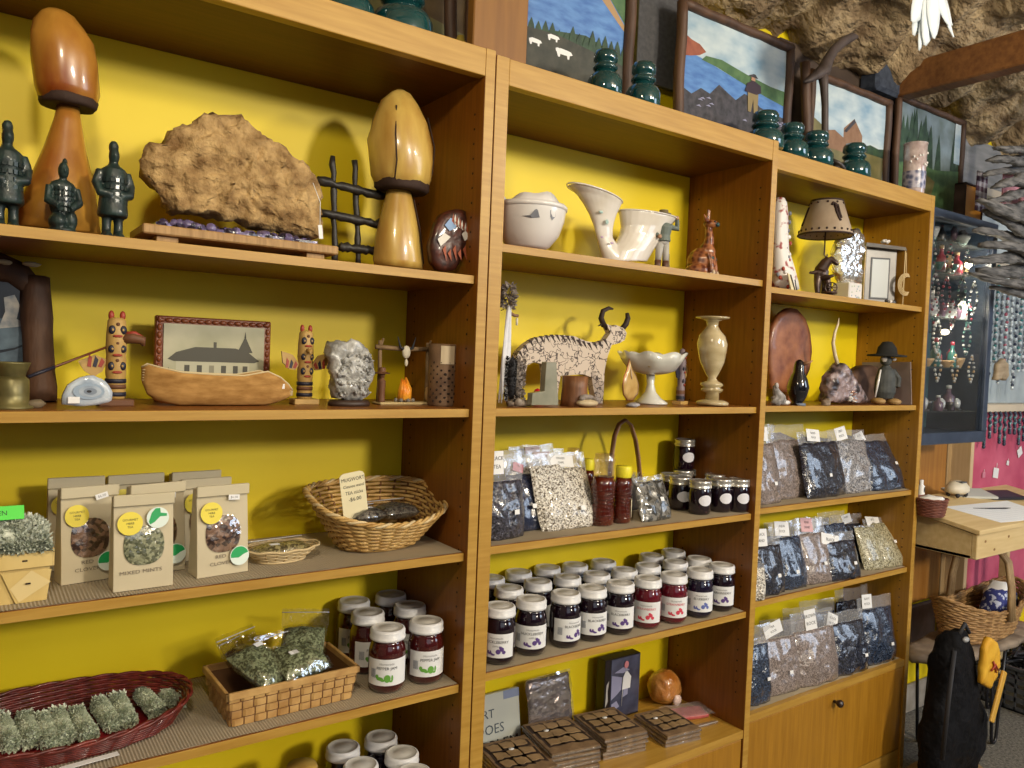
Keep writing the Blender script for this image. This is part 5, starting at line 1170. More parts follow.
pouch('foremost bag of pale wood chips with wide white header label', 556, 603, 531, 525, 468, zc, SEED, .018, .40, .026, (-.06,.45,.056,.020,.08), (.06,.36), G, seed=10, wob=.4, labtxt=('SMOKER','CHIPS'))
# honey bottles
HON = mat('dark_honey', (.055,.006,.002), .08, (.11,.014,.004), 20, coat=.9); HONC = film('empty_bottle_top', .25, .06, (1,.93,.8), bs=60, body=.2); YLID = mat('yellow_cap', (.80,.70,.03), .4)
def honey(label, px, pb, pt, w, cap, lbl=False, dy=0.):
    o = basez(px, pb, zc, .0); o.y += w*.5+dy; o.x = base(px, o.y, zc).x; h = topz(px, pt, o.y)-zc; t = thing('honey_bottle', label, 'bottle', o, .2, 'honey bottles'); r = w/2
    q = MB(); top = h*(.68 if not cap else .80)
    q.rings([(0,0,0,r*.85,r*.7),(0,0,.003,r,r*.8),(0,0,top*.25,r*.96,r*.8),(0,0,top*.45,r*.85,r*.72),(0,0,top*.62,r*.97,r*.8),(0,0,top*.86,r*1.0,r*.82),(0,0,top,r*.82,r*.72)], HON, 26); q.build('honey', t)
    q = MB()
    for i in range(9): z = top*(.12+.09*i); k = 1.0 if abs(i-3) > 1 else .93; q.tube([(r*1.0*k*math.cos(a), r*.83*k*math.sin(a), z+.002*math.sin(3*a+i)) for a in [2*PI*j/30 for j in range(30)]], .0011, HON, 5, closed=True)
    q.build('moulded_ridge', t)
    if cap:
        q = MB(); q.lathe([(r*.74,top),(r*.78,top+.002),(r*.78,h-.002),(r*.74,h),(0,h)], YLID, 26); q.build('yellow_cap', t)
    else:
        q = MB(); q.lathe([(r*.80,top),(r*.78,h*.76),(r*.74,h*.86),(r*.80,h*.9),(r*.80,h*.93),(r*.74,h*.95),(r*.74,h),(0,h)], HONC, 26); q.build('bottle_neck', t)
    if lbl:
        n = 8; a0, a1 = .35, 1.25; q = MB(); q.add([((r*1.02)*math.sin(a0+(a1-a0)*i/n), -(r*.86)*math.cos(a0+(a1-a0)*i/n), z) for z in (top*.12, top*.52) for i in range(n+1)], [(i, i+1, i+n+2, i+n+1) for i in range(n)], CREAM, True); lb = q.build('label', t, solid=.0006)
        q = MB(); lines = ('HONEY','PURE','NET WT'); 
        for i, s in enumerate(lines): q.text(s, .0045, .8*r*1.03, top*(.45-.12*i), 0, INK, cyl=r*1.035)
        q.build('lettering', lb)
honey('honey bottle without cap behind the wood chips, clear neck showing', 571, 517, 448, .038, False)
honey('back honey bottle of which the yellow cap shows beside the open one', 586, 515, 459, .034, True)
honey('tall capless honey bottle with ridged dark honey, left of the labelled one', 602, 528, 454, .056, False)
honey('honey bottle with yellow cap and white label in front of the strap handle', 621.5, 525, 466, .044, True, True)
# handled bag
Y = .16; o = base(622, Y, zc); t = thing('handled_pouch', 'dark woven pouch with tall brown strap handle behind the honey', 'bag', o, .05)
q = MB(); CLO = mat('dark_cloth', (.045,.035,.03), .8, (.12,.10,.09), 90, bump=.6); q.rbox(-.045, .045, -.018, .02, 0, .062, CLO, .006); q.build('pouch_body', t)
q = MB(); p = [atY(x, y, Y)-o for x, y in ((609,478),(611,455),(614,436),(619,424),(625,420),(631,425),(636,440),(639,458),(641,480))]; q.tube(p, .0072, mat('strap_leather', (.20,.08,.04), .45, (.42,.24,.13), 30), 8, flat=.5); q.build('strap_handle', t)
q = MB(); random.seed(9); DG = mat('dry_grass', (.30,.27,.22), .8)
for i in range(60): x = random.uniform(.0,.05); q.tube([(x,0,.055),(x+random.uniform(-.012,.02),random.uniform(-.01,.01),.055+random.uniform(.012,.034))], .0006, DG, 4)
q.build('dried_stem', t)['kind'] = 'stuff'
pouch('small silvery zip bag leaning right in front of the dark pouch', 644, 675, 523, 518, 481, zc, mat('silver_herb', (.05,.05,.045), .25, (.22,.21,.19), 120, kind='cell', coat=1., bump=1., bscale=40, bdist=.006), .010, .35, .010, None, (.15,.55), G, seed=12, hx=-.004)
# small mason jars
LIDS = mat('silver_lid', (.62,.60,.56), .25, metal=.7); OVL = mat('oval_label', (.72,.72,.78), .5)
def mason(label, px, pb, z, group='small dark mason jars', oval=True, o=None, off=0.):
    r = .0265; h = .078
    if o is None: o = basez(px, pb, z, 0); o.y += r; o.x = base(px, o.y, z).x
    t = thing('mason_jar', label, 'jar', o, face_cam(o, off), group)
    q = MB(); q.lathe([(.021,0),(.024,.002),(r,.008),(r,.052),(.0245,.059),(.0235,.062)], JAMS['dark'], 26); q.build('glass_body', t)
    q = MB(); R_ = .0255; q.lathe([(R_,.060),(R_+.0008,.061),(R_+.0008,.063),(R_,.064),(R_,.072),(R_+.0006,.073),(R_,.0765),(R_-.002,h),(R_-.0035,h),(R_-.0045,h-.001),(0,h-.001)], LIDS, 28); q.build('ring_lid', t)
    if oval: q = MB(); q.disc(.011, .034, .0170, .0125, 0, OVL, 20, cyl=r+.0006); q.build('oval_label', t)
    return o
G = 'small dark mason jars'
mason('small dark mason jar at the back left of the cluster, behind the silvery zip bag', 669, 508, zc)
ob = mason('dark mason jar in the back row that carries the stacked jar', 682, 503, zc)
mason('dark mason jar raised on top of the others in the cluster', 0, 0, 0, o=ob+Vector((0,0,.0785)), off=.1)
mason('small dark mason jar in the back row, third from the left', 697, 501, zc); mason('small dark mason jar in the back row by the right panel', 729, 500, zc)
mason('small dark mason jar second row, peeking between the two foremost', 714, 508, zc); mason('small dark mason jar with oval label, leftmost of the foremost three', 684, 517, zc, off=-.1) if 0 else None
mason('small dark mason jar with clear oval label left of the foremost ones', 679, 512, zc)
mason('foremost small dark mason jar with oval label at left centre', 699, 516.5, zc, off=.15); mason('small dark mason jar with oval label in the middle of the foremost row', 720, 514, zc, off=.15); mason('small dark mason jar with oval label nearest the right panel', 737.5, 514, zc, off=.15)
# ---------------------------------------------------------------- fourth bay: jam jars
G = 'white lidded jam jars'
front = [(500,606,'dark','HUCKLEBERRY','b',-.25,'APPLE'),(531.5,599,'dark','HUCKLEBERRY','b',.05,'APPLE'),(566,593,'dark','BLACKBERRY','b',.55,''),(592.5,588,'dark','BLACKBERRY','b',.35,''),(620.5,583,'dark','BLACKBERRY','b',.0,''),(648,578.5,'straw','STRAWBERRY','r',-.15,''),(674,574.5,'straw','STRAWBERRY','r',.15,''),(700,570,'blue','BLUEBERRY','n',.1,''),(722,565,'dark','MARIONBERRY','b',-.05,'')]
wh = ['leftmost of the front row beside the bookcase panel', 'second of the front row from the left', 'third of the front row, its label turned to the right', 'fourth of the front row, between two dark-labelled neighbours', 'fifth and middle of the front row', 'sixth of the front row, first with a red berry label', 'seventh of the front row, second with a red berry label', 'eighth of the front row with a blue berry label', 'rightmost of the front row with a purple berry label']
for (x, y, k, w_, pc, off, w2), l in zip(front, wh): put_jar('jam jar '+l, x, y, D2, k, w_, pc, off, group=G, words2=w2, tx=.004)
for i, (x, y) in enumerate([(509,588),(538,581.5),(567.5,577),(597,574),(624.5,570),(648,565.5),(675.5,562),(699,558.5)]):
    put_jar('jam jar in the middle row, '+('first','second','third','fourth','fifth','sixth','seventh','eighth')[i]+' from the left, only lid and shoulder showing', x, y, D2, 'dark', 'BERRY', 'b', .2, group=G)
for i, (x, y) in enumerate([(491,578),(518.5,572),(547.5,567.5),(575,565)]+[(603.5,561.5),(651.5,555.5),(673.5,551)]):
    put_jar('jam jar in the back row against the yellow wall, '+('first','second','third','fourth','fifth','sixth','last')[i]+' from the left', x, y, D2, 'dark', None, 'b', .2, group=G)
# ---------------------------------------------------------------- fifth bay
z = E2
CARDB = mat('cork_board', (.13,.075,.035), .8, (.24,.15,.075), 60, bump=.4); PETR = mat('chip_pattern', (.20,.125,.055), .7, (.32,.21,.10), 40)
def stack(name_at, pxs, pys, n, rz, wx, wy, thick):
    # coaster-like boards stacked; front corner given
    th = thick; c = atZ(pxs, pys, z+th*n)
    random.seed(int(pxs))
    for i in range(n):
        j = rz+random.uniform(-.05,.05) if i < n-1 else rz; o = Vector((c.x+random.uniform(-.002,.002), c.y+random.uniform(-.002,.002), z+th*i+.0002)); topm = i == n-1
        lab = ('top patterned board of the '+name_at) if topm else None
        t = thing('chip_board', lab or ('plain edged board inside the '+name_at), 'board', o, j, 'boards of the '+name_at if not topm else None)
        q = MB(); q.rbox(-wx/2, wx/2, -wy/2, wy/2, 0, th*.82, CARDB, .0008); q.build('board', t)
        q = MB(); q.rbox(-wx/2-.0012, wx/2+.0012, -wy/2-.0014, wy/2+.0014, .0004, th*.5, film('wrap_plastic', .40, .12, bs=80, body=.15), .0004); q.build('plastic_wrap', t)
        if topm:
            q = MB()
            for a in range(3):
                for b_ in range(3):
                    cx = (a-1)*wx*.27; cy = (b_-.75)*wy*.24; ph_ = random.uniform(0,.5); pts = [(cx+wx*.125*(1,.35,-.4,-1,-1,-.3,.3,1)[k]*random.uniform(.8,1.15), cy+wy*.095*(.5,1,.9,1,-.8,-1,-.9,-1)[k]*random.uniform(.7,1.1)) for k in range(8)]
                    top = th*.82; q.add([(x, y, top+.0002) for x, y in [(cx+(x-cx)*1.55, cy+(y-cy)*1.6-.0008) for x, y in pts]], [tuple(range(8))], BED)
                    q.add([(x, y, top+.0003) for x, y in pts]+[(x, y, top+.0022) for x, y in pts], [tuple(range(8, 16))]+[(k, (k+1) % 8, 8+(k+1) % 8, 8+k) for k in range(8)], PETR)
            q.build('cut_chip', t)
            q = MB(); q.rings([(-wx*.20 if int(pxs) % 2 else 0, wy*.16, th*.82+.0023, .006, .005), (-wx*.20 if int(pxs) % 2 else 0, wy*.16, th*.82+.0028, .006, .005)], WHITE, 14); q.build('price_sticker', t)

stack('leftmost board stack', 516, 754, 5, -.12, .116, .138, .0095)
stack('second board stack in front of the foil packet', 561, 734, 6, -.16, .116, .138, .0095)
stack('tall third board stack before the dark picture card', 610, 722, 5, -.13, .112, .128, .0095)
stack('low fourth board stack nearest the pink packet', 667, 720, 3, -.10, .100, .120, .0095)
# lettered book
LTB = mat('mist_cover', (.42,.45,.42), .4, (.52,.52,.44), 8); t = thing('lettered_book', 'pale grey book with dark capital lettering, half hidden behind the left panel', 'book', (.225, .205, z), .0)
TT = Matrix.Rotation(-.16, 4, 'X'); q = MB(); q.rbox(-.110, .052, 0, .010, 0, .130, LTB, .001, TT); q.build('cover', t); q = MB(); q.box(.010, .052, -.0004, 0, .112, .130, mat('blue_corner', (.20,.24,.36), .5), TT); q.build('blue_corner', t)
q = MB(); q.text('ART', .026, -.040, .088, -.0008, mat('slate_ink', (.06,.08,.10), .6), TT); q.text('DOES', .029, -.028, .055, -.0008, MATS['slate_ink'], TT); q.text('PROBLEM', .034, -.027, .020, -.0008, INK, TT); q.build('lettering', t)
q = MB(); q.tube([(0,0,0),(.0,.0,.13)], .004, STU, 8); o_ = one(q, 'wooden_stick', 'dark red wooden stick leaning on the yellow wall behind the lettered book', 'stick', (.245, .238, z+.006)); o_.rotation_euler = (0, -.45, 0)
# foil packet
FOIL = mat('crinkled_foil', (.30,.24,.22), .2, (.55,.48,.46), 30, metal=.6, bump=1., bscale=28, bdist=.010); t = thing('foil_packet', 'shiny crinkled clear-wrapped brown packet standing against the yellow wall', 'packet', (.352, .185, z+.0003), .03)
t.scale = (1.18, 1, 1)
TT = Matrix.Rotation(-.22, 4, 'X'); q = MB(); pts = [(-.052,0),(.052,0),(.055,.14),(-.050,.143)]; q.slab(pts, .0, .012, FOIL, 8, .0025, 40, 4, TT, dome=.5, n=60); q.build('wrapped_packet', t)
q = MB(); v = [(-.055+.011*i, -.003+.004*noise.noise(Vector((i*.7, j*.9, 3))), .149*j/8) for j in range(9) for i in range(11)]; q.add(v, [(j*11+i, j*11+i+1, (j+1)*11+i+1, (j+1)*11+i) for j in range(8) for i in range(10)], film('crisp_film', .35, .08, bs=26), True, TT); q.build('plastic_wrap', t)
# dark picture card with tag
NAV = mat('dark_photo', (.02,.02,.04), .25, (.10,.11,.18), 16, coat=.4); t = thing('picture_box', 'dark standing picture box with blue-violet photo and white hang tag', 'box', (.572, .200, z), .0)
q = MB(); q.rbox(-.060, .056, 0, .030, 0, .150, mat('black_card', (.012,.008,.008), .4), .001); q.build('box_body', t)
q = MB(); q.box(-.040, .054, -.0006, 0, .004, .148, NAV); LTV = mat('lilac_haze', (.28,.28,.42), .5)
for pts in ([(-.038,.05),(-.02,.06),(-.006,.07),(-.004,.10),(-.038,.11)],[(-.03,.115),(.0,.125),(.02,.115),(.0,.11)],[(.0,.05),(.016,.055),(.018,.10),(.004,.09)],[(-.035,.02),(-.01,.03),(-.02,.045),(-.036,.04)]): q.face(pts, -.0009, LTV)
q.build('photo_front', t)
q = MB(); q.face([(-.056,.035),(-.048,.05),(-.05,.075),(-.046,.10),(-.054,.09),(-.055,.06)], -.0008, mat('pale_script', (.45,.42,.38), .6)); q.build('side_picture', t)
q = MB(); q.prism([(-.004,.07),(.022,.07),(.024,.098),(.012,.113),(.006,.113),(-.002,.100)], -.0025, -.0018, WHITE); q.tube([(.009,-.002,.112),(.008,-.002,.128)], .0006, WHITE, 4); q.tube([(-.002,-.002,.075),(-.004,-.002,.03)], .0007, WHITE, 4); q.disc(.007, .130, .007, .009, -.003, mat('pink_bead', (.6,.22,.25), .4), 14); q.build('hang_tag', t)
q = MB(); q.rbox(-.028, .0, 0, .03, 0, .142, mat('dark_brown_cover', (.02,.010,.008), .5, (.05,.03,.03), 20), .001)
one(q, 'dark_booklet', 'dark brown booklet leaning behind the left side of the picture box', 'book', (.524, .212, z)) if 0 else None
# orange bundle
ORB = mat('amber_wrap', (.42,.14,.02), .25, (.62,.32,.10), 20, coat=.9, bump=1., bscale=30, bdist=.018); t = thing('wrapped_bundle', 'round orange-brown bundle in crinkled clear wrap by the right panel', 'package', (.722, .205, z))
t.scale = (1.12, 1.1, 1.18)
q = MB(); q.ell((0,0,.036), (.042,.036,.036), ORB, 20, wob=.12); q.build('bundle_body', t); q = MB(); q.ell((.008,-.034,.016), (.012,.006,.012), mat('pale_wrap', (.72,.55,.50), .3), 10, wob=.4); q.build('gathered_wrap', t)
# pink packet
t = thing('pink_packet', 'flat pink-red packet in clear plastic lying before the orange bundle', 'packet', (.716, .122, z+.0005), -.25); PKP = mat('pink_fill', (.42,.06,.07), .4, (.58,.14,.15), 60, coat=.5)
q = MB(); q.slab([(-.052,-.020),(.050,-.020),(.052,.022),(-.052,.024)], -.0, .014, PKP, 5, .001, 50, 2, Matrix.Rotation(-PI/2+.12, 4, 'X') @ Matrix.Translation((0,-.014,0)), dome=.5, n=40); q.build('contents', t)
q = MB(); v = [(-.060+.012*i, -.034+.0085*j, .016+.0035*noise.noise(Vector((i*.7, j*.9, 7)))) for j in range(9) for i in range(11)]; q.add(v, [(j*11+i, j*11+i+1, (j+1)*11+i+1, (j+1)*11+i) for j in range(8) for i in range(10)], SHEER, True); q.build('clear_sleeve', t)
q = MB(); q.rbox(-.035, .035, -.006, .006, 0, .004, film('strip_film', .35, .1, bs=40, body=.2), .001); q.tube([(-.034,-.004,.004),(.034,-.004,.0045)], .0009, mat('clear_edge', (.6,.55,.5), .3), 5)
one(q, 'clear_strip', 'narrow empty clear plastic strip in front of the pink packet', 'wrapper', (.722, .066, z+.0003), -.1)
# ================================================================ right bookcase
Y = .12; o = base(780, Y, A3)
WR = mat('white_red_weave', (.30,.04,.035), .5, (.72,.69,.66), 42, (1,1,1), sharp=(.38,.46), bump=.3)
t = thing('carved_tusk', 'tall narrow white carving with red and grey relief at the left of the lamp', 'carving', o)
q = MB(); loft(q, [(768,800,289),(767,799,282),(768,795,268),(769,790,250),(770,789,232),(771,789,215),(773,788,203),(776,785,198)], Y, o, WR, .8, 26, .12); q.build('carved_body', t)
q = MB(); random.seed(12); zt = topz(780, 205, Y)-A3
for i in range(26):
    z = zt*(.05+.9*i/26); a = random.uniform(-.9, 1.2); rr = .044-.027*min(1, z/(zt*.7)); f = Vector((math.sin(a)-.4, -math.cos(a), 0)).normalized(); p = Vector((f.x*rr, f.y*rr*.8, z)); q.ell(p, (.005,.004,.006), (TRD, GR_, PORC)[i % 3], 8)
q.build('relief', t)
Y = .07; o = base(794, Y, A3); t = thing('cream_easel', 'small cream folded card with two dark slanted legs beside the white carving', 'card', o, .1)
q = MB(); q.add([(-.012,.0,0),(.012,0,0),(.008,.014,.042),(-.010,.014,.045),(-.012,.003,0),(.012,.003,0),(.008,.017,.042),(-.010,.017,.045)], [(0,1,2,3),(4,7,6,5),(0,3,7,4),(1,5,6,2),(3,2,6,7),(0,4,5,1)], mat('cream_felt', (.68,.60,.38), .7)); q.build('card', t)
q = MB(); q.tube([(.004,-.001,0),(.001,.012,.042)], .0015, INK, 6); q.tube([(.012,-.001,0),(.016,.008,.03)], .0015, INK, 6); q.build('leg', t)
# lamp
Y = .115; o = base(822, Y, A3); t = thing('table_lamp', 'small bronze horse lamp with a tan hide shade laced in dark dots', 'lamp', o, face_cam(o)*.8)
BRZ = mat('bronze_figure', (.030,.015,.010), .35, (.09,.05,.035), 50, metal=.3); HIDE = mat('tan_hide', (.30,.22,.15), .6, (.46,.37,.27), 14); TRIM = mat('dark_lacing', (.03,.012,.008), .7)
q = MB(); q.rings([(0,0,0,.028,.020),(0,0,0.008,0.038,.021),(0,0,.010,.024,.017)], BRZ, 20, wob=.2)
for x, y_ in ((-.012,-.004),(.012,-.006),(.004,.006)): q.tube([(x,y_,.008),(x*.7,y_,.05)], [.006,.005], BRZ, 8)
q.build('base', t)
q = MB(); q.ell((-.004,0,.064), (.015,.012,.022), BRZ, 12); q.tube([(-.006,-.002,.07),(.004,-.004,.092),(.010,-.006,.100)], [.013,.011,.009], BRZ, 10); q.tube([(.008,-.006,.101),(.020,-.010,.090),(.025,-.011,.083)], [.0085,.006,.004], BRZ, 8)
q.ell((.004,-.008,.112-.004), (.002,.002,.005), BRZ, 6); q.tube([(-.012,-.004,.066),(-.024,-.008,.062),(-.028,-.008,.064)], [.006,.004,.004], BRZ, 8); q.tube([(-.002,-.006,.05),(.010,-.014,.052),(.018,-.014,.056)], [.007,.005,.004], BRZ, 8)
q.tube([(-.010,-.002,.055),(-.012,-.006,.03),(-.010,-.006,.008)], [.009,.006,.005], BRZ, 8); q.tube([(.006,-.002,.055),(.010,-.004,.03),(.012,-.006,.008)], [.008,.006,.005], BRZ, 8); q.build('horse_figure', t, remesh=.0014).scale = (1.35, 1.3, 1.05)
q = MB(); q.lathe([(.015,0),(.015,.005),(.004,.005)], BRZ, 16, at=(.012,-.016,.008)); 
for k in range(8): a = k*PI/4; q.tube([(.014,-.017,.022),(.014+.011*math.cos(a),-.017,.022+.011*math.sin(a))], .0009, BRZ, 4)
q.tube([(.014+.012*math.cos(k*PI/9),-.017,.022+.012*math.sin(k*PI/9)) for k in range(18)], .0014, BRZ, 5, closed=True); q.build('wagon_wheel', t).scale = (1.3, 1.15, 1.15)
zb = topz(822, 235, Y)-A3; zt = topz(825, 201, Y)-A3; d_ = dep(o)
q = MB(); q.tube([(-.001,0,.095),(.004,0,.11),(.0,0,.118),(0,0,zb+.02)], .0022, BRZ, 6); q.build('stem', t)
q = MB(); rb = 26*d_; rt = 15*d_; q.lathe([(rb,zb),(rt,zt),(rt-.0015,zt),(rb-.002,zb),(rb,zb)], HIDE, 36, cap=False); q.build('lamp_shade', t)
q = MB(); q.tube([(rb*math.cos(a), rb*math.sin(a), zb) for a in [k*PI/24 for k in range(48)]], .0026, TRIM, 5, closed=True); q.tube([(rt*math.cos(a), rt*math.sin(a), zt) for a in [k*PI/24 for k in range(48)]], .0024, TRIM, 5, closed=True)
for k in range(22):
    a = k*2*PI/22; R_ = rb*.96; q.ell((R_*math.cos(a), R_*math.sin(a), zb+.010), .0034, TRIM, 6)
    if k % 2 == 0: R_ = rt*1.07; q.ell((R_*math.cos(a), R_*math.sin(a), zt-.008), .0034, TRIM, 6)
f = Matrix.Rotation(-face_cam(o)*.8, 3, 'Z') @ Vector((CAM.x-o.x, CAM.y-o.y, 0)).normalized(); s_ = Vector((-f.y, f.x, 0)); rm = lambda z: rb+(rt-rb)*(z-zb)/(zt-zb)
for pts in ([(.30,.80),(.38,.88),(.50,.85),(.62,.78)], [(.45,.84),(.52,.62),(.60,.42),(.66,.34)], [(.62,.82),(.66,.6),(.70,.42)]):
    pp = []
    for u, v in pts: z = zb+(zt-zb)*v; R_ = rm(z)+.001; u2 = u; pp.append(s_*(R_*u2*.9)+f*(R_*math.sqrt(1-(u2*.9)**2))+Vector((0,0,z)))
    q.tube(pp, .0032, TRIM, 6)
pp = [s_*(-rm(zb+(zt-zb)*v)*.93)+f*(rm(zb+(zt-zb)*v)*.36)+Vector((0,0,zb+(zt-zb)*v)) for v in (.25,.5,.8)]; q.tube(pp, .004, TRIM, 6)
q.build('lacing', t)
# crystal head
Y = .135; o = base(846, Y, A3); CG = mat('clear_cut_glass', (.80,.78,.70), .1, (.85,.85,.82), 30, coat=1., trans=.85, bump=1., bscale=45, bdist=.01)
o2 = Vector((o.x, o.y, A3)); t = thing('floral_box', 'small white ceramic box with faint blue flowers under the crystal figure', 'box', o2)
q = MB(); q.rbox(-.034, .030, -.030, .024, 0, .052, PORC, .003); q.build('box', t); q = MB(); random.seed(5)
for i in range(14): q.ell((random.uniform(-.022,.02), -.0302, random.uniform(.006,.045)), (.003,.0006,.0025), (mat('pale_blue_flower', (.35,.42,.52), .5), mat('pale_green_leaf', (.42,.50,.36), .5))[i % 2], 6)
q.build('flower_painting', t)
q = MB(); out = trace([(840,287),(835,272),(834,252),(838,240),(845,231),(855,229),(861,236),(861,250),(858,262),(860,276),(856,287)], Y, o); q.slab([(x, max(z, .0525)) for x, z in out], -.020, .020, CG, 10, .005, 60, 8, n=60)
one(q, 'crystal_figure', 'lumpy clear cut-glass figure standing on the floral ceramic box', 'glass figure', o)
# box frame
Y = .16; o = base(878, Y, A3); PWT = mat('pewter_frame', (.16,.155,.15), .4, (.24,.23,.22), 20, metal=.3); t = thing('pewter_box_frame', 'grey roofed standing frame with pale blank panel, to the right of the crystal figure', 'frame', o, -.5)
t.scale = (1.3, 1, 1.5)
q = MB(); q.rbox(-.040, .038, -.006, .02, 0, .118, PWT, .002); q.build('frame', t)
q = MB(); q.add([(-.052,-.03,.118),(.050,-.03,.114),(.050,.03,.118),(-.052,.03,.122),(-.048,-.026,.126),(.048,-.026,.121),(.048,.028,.125),(-.048,.028,.130)], [(0,3,2,1),(4,5,6,7),(0,1,5,4),(1,2,6,5),(2,3,7,6),(3,0,4,7)], PWT); q.build('roof', t)
q = MB(); q.rbox(-.024, .018, -.0085, -.006, .018, .096, mat('pale_panel', (.50,.55,.58), .4), .001); q.rbox(-.027, .021, -.007, -.0062, .015, .099, mat('panel_rebate', (.05,.055,.07), .5), .0005); q.build('panel', t)
q = MB(); q.tube([(-.050,-.026,0),(-.050,-.026,.118)], .0015, WIKL, 6); q.tube([(.048,-.026,0),(.048,-.026,.114)], .0015, WIKL, 6); q.tube([(-.05,-.026,.001),(.048,-.026,.001)], .0015, WIKL, 6); q.build('corner_post', t)
q = MB(); 
for w_ in range(4): q.tube([(.051+(.021-.0015*w_)*math.cos(a)*.9+.001*w_, -.030-.001*w_, .046+(.022-.002*w_)*math.sin(a)) for a in [k*PI/10 for k in range(20)]], .0011, WIKL, 5, closed=True)
q.tube([(.051,-.030,.068),(.050,-.027,.110)], .001, WIKL, 5)
ob = one(q, 'cord_coil', 'coil of pale cord hanging from the right post of the roofed frame', 'cord', o, -.5); ob.scale = (1.3, 1, 1.5)
q = MB(); random.seed(6)
for i in range(9): q.ell((-.004+random.uniform(-.022,.026), -.030+random.uniform(-.006,.004), .006+random.random()*.012), (.006,.005,.006), (BLK, PORC, GR_)[i % 3 if i % 4 else 0], 7, wob=.4)
one(q, 'trinket_cluster', 'black and white tangle of trinkets at the foot of the roofed frame', 'trinkets', o+Vector((.004,-.008,.0005)))
q = MB()
for i in range(6): a = i*1.05; q.ell((.010*math.cos(a), .008*math.sin(a), .006+.002*(i % 2)), (.007,.005,.005), PORC, 8, wob=.3)
q.ell((0,0,.009), .006, PORC, 8)
one(q, 'ceramic_flower', 'small white ceramic flower lying on the grey roofed frame', 'flower', o+Vector((.004,-.010,.1265*1.5+.001)))
# ---- second bay
Y = .20; o = base(789, Y, B3); BRL = mat('burl_plaque', (.14,.035,.015), .45, (.38,.15,.06), 22, bump=.3, coat=.2)
q = MB(); out = [(x, max(0, z)) for x, z in trace([(770,388),(768,370),(767,345),(770,328),(777,315),(787,308),(795,309),(803,318),(808,332),(810,350),(808,368),(802,382),(793,392),(780,392)], Y, o)]
zmin = min(z for x, z in out); dz = 0
q.slab(out, -.010, .010, BRL, 8, .001, 30, 3, dome=.3)
q.box(-.02,.02,-.01,.014,0,zmin+.004,BRL)
one(q, 'burl_plaque', 'large oval red-brown burl plaque standing against the back at the left', 'plaque', o)
Y = .065; o = base(779, Y, B3); t = thing('grey_driftwood', 'grey lichen-covered driftwood piece with a pale tip left of the black bird', 'driftwood', o)
GD = mat('grey_bark', (.12,.11,.10), .8, (.46,.43,.42), 60, bump=.8)
q = MB(); q.tube([(-.022,0,.05),(-.014,0,.035),(-.004,-.004,.018),(.010,-.004,.010),(.022,-.006,.008)], [.005,.010,.016,.010,.006], GD, 10); q.ell((-.012,0,.013), (.016,.014,.013), GD, 10, wob=.4); q.build('wood', t, remesh=.0018)
q = MB(); q.ell((.018,-.010,.008), (.014,.006,.006), PORC, 8, wob=.3); q.ell((-.020,-.004,.050), (.006,.006,.008), GD, 8, wob=.4); q.build('pale_tip', t)
Y = .07; o = base(797, Y, B3); h = topz(797, 358, Y)-B3; s = h; t = thing('black_bird', 'glossy black long-bodied bird figurine with a light brown beak', 'figurine', o, .4); GBK = mat('gloss_black', (.006,.006,.010), .15, coat=.8)
q = MB(); q.rings([(0,0,0,.16*s,.14*s),(0,0,.06*s,.12*s,.11*s),(0,0,.2*s,.2*s,.19*s),(0,0,.38*s,.24*s,.23*s),(0,0,.55*s,.20*s,.19*s),(.0,0,.7*s,.11*s,.12*s),(.01*s,0,.82*s,.10*s,.11*s),(.02*s,0,.92*s,.08*s,.09*s),(.02*s,0,.97*s,.03*s,.03*s)], GBK, 20); q.build('body', t)
q = MB(); q.tube([(.03*s,-.08*s,.88*s),(.05*s,-.2*s,.92*s),(.06*s,-.26*s,.96*s)], [.045*s,.03*s,.008*s], mat('beak_tan', (.42,.22,.12), .4), 8); q.build('beak', t)
q = MB(); q.rings([(0,-.05*s,.0,.15*s,.13*s),(0,-.05*s,.05*s,.14*s,.12*s)], mat('blue_grey_feet', (.16,.20,.28), .4), 14); q.build('feet', t)
# antler spire on rock
Y = .10; o = base(843, Y, B3); t = thing('crystal_rock_antler', 'pale curved antler spire rising from a dark and amethyst rock heap', 'ornament', o)
q = MB(); q.tube([atY(x, y, Y)-o for x, y in ((838,366),(835,355),(833,343),(835,332),(838,324),(839,318))], [.0055,.0052,.0048,.004,.0028,.0008], mat('antler_tip', (.55,.42,.24), .4, (.72,.62,.42), 30), 10); q.build('antler', t)
q = MB(); RM = mat('rock_mix', (.03,.022,.025), .4, (.30,.22,.22), 40, kind='voronoi', coat=.5, bump=1., bscale=60, bdist=.006)
q.slab([(x, max(0, z)) for x, z in trace([(824,402),(824,388),(826,376),(833,370),(838,362),(845,368),(851,380),(858,390),(864,398),(862,403),(840,403)], Y, o)], -.026, .026, RM, 9, .005, 60, 3, n=60); q.build('rock', t)
q = MB(); random.seed(9)
for i in range(26):
    x = random.uniform(-.012,.026); z = random.uniform(.012,.038)-abs(x)*.3; q.tube([(x,-.022,z),(x+random.uniform(-.005,.008),-.032,z+random.uniform(-.002,.006))], [.0045,.0005], (mat('blue_crystal', (.35,.42,.55), .15, coat=1.), PORC, mat('peach_crystal', (.55,.32,.24), .25, coat=.6))[i % 3], 5)
q.build('crystal_point', t)['kind'] = 'stuff'
q = MB(); q.slab([(-.016,0),(.012,0),(.014,.012),(.002,.020),(-.014,.013)], -.008, .008, mat('petrified_bark', (.12,.08,.05), .8, (.36,.27,.20), 70, bump=.8), 5, .002, 90, 2, n=30); 
one(q, 'bark_chunk', 'small ribbed grey-brown chunk before the antler rock, nearer the black bird', 'stone', (base(826, .055, B3).x, .055, B3))
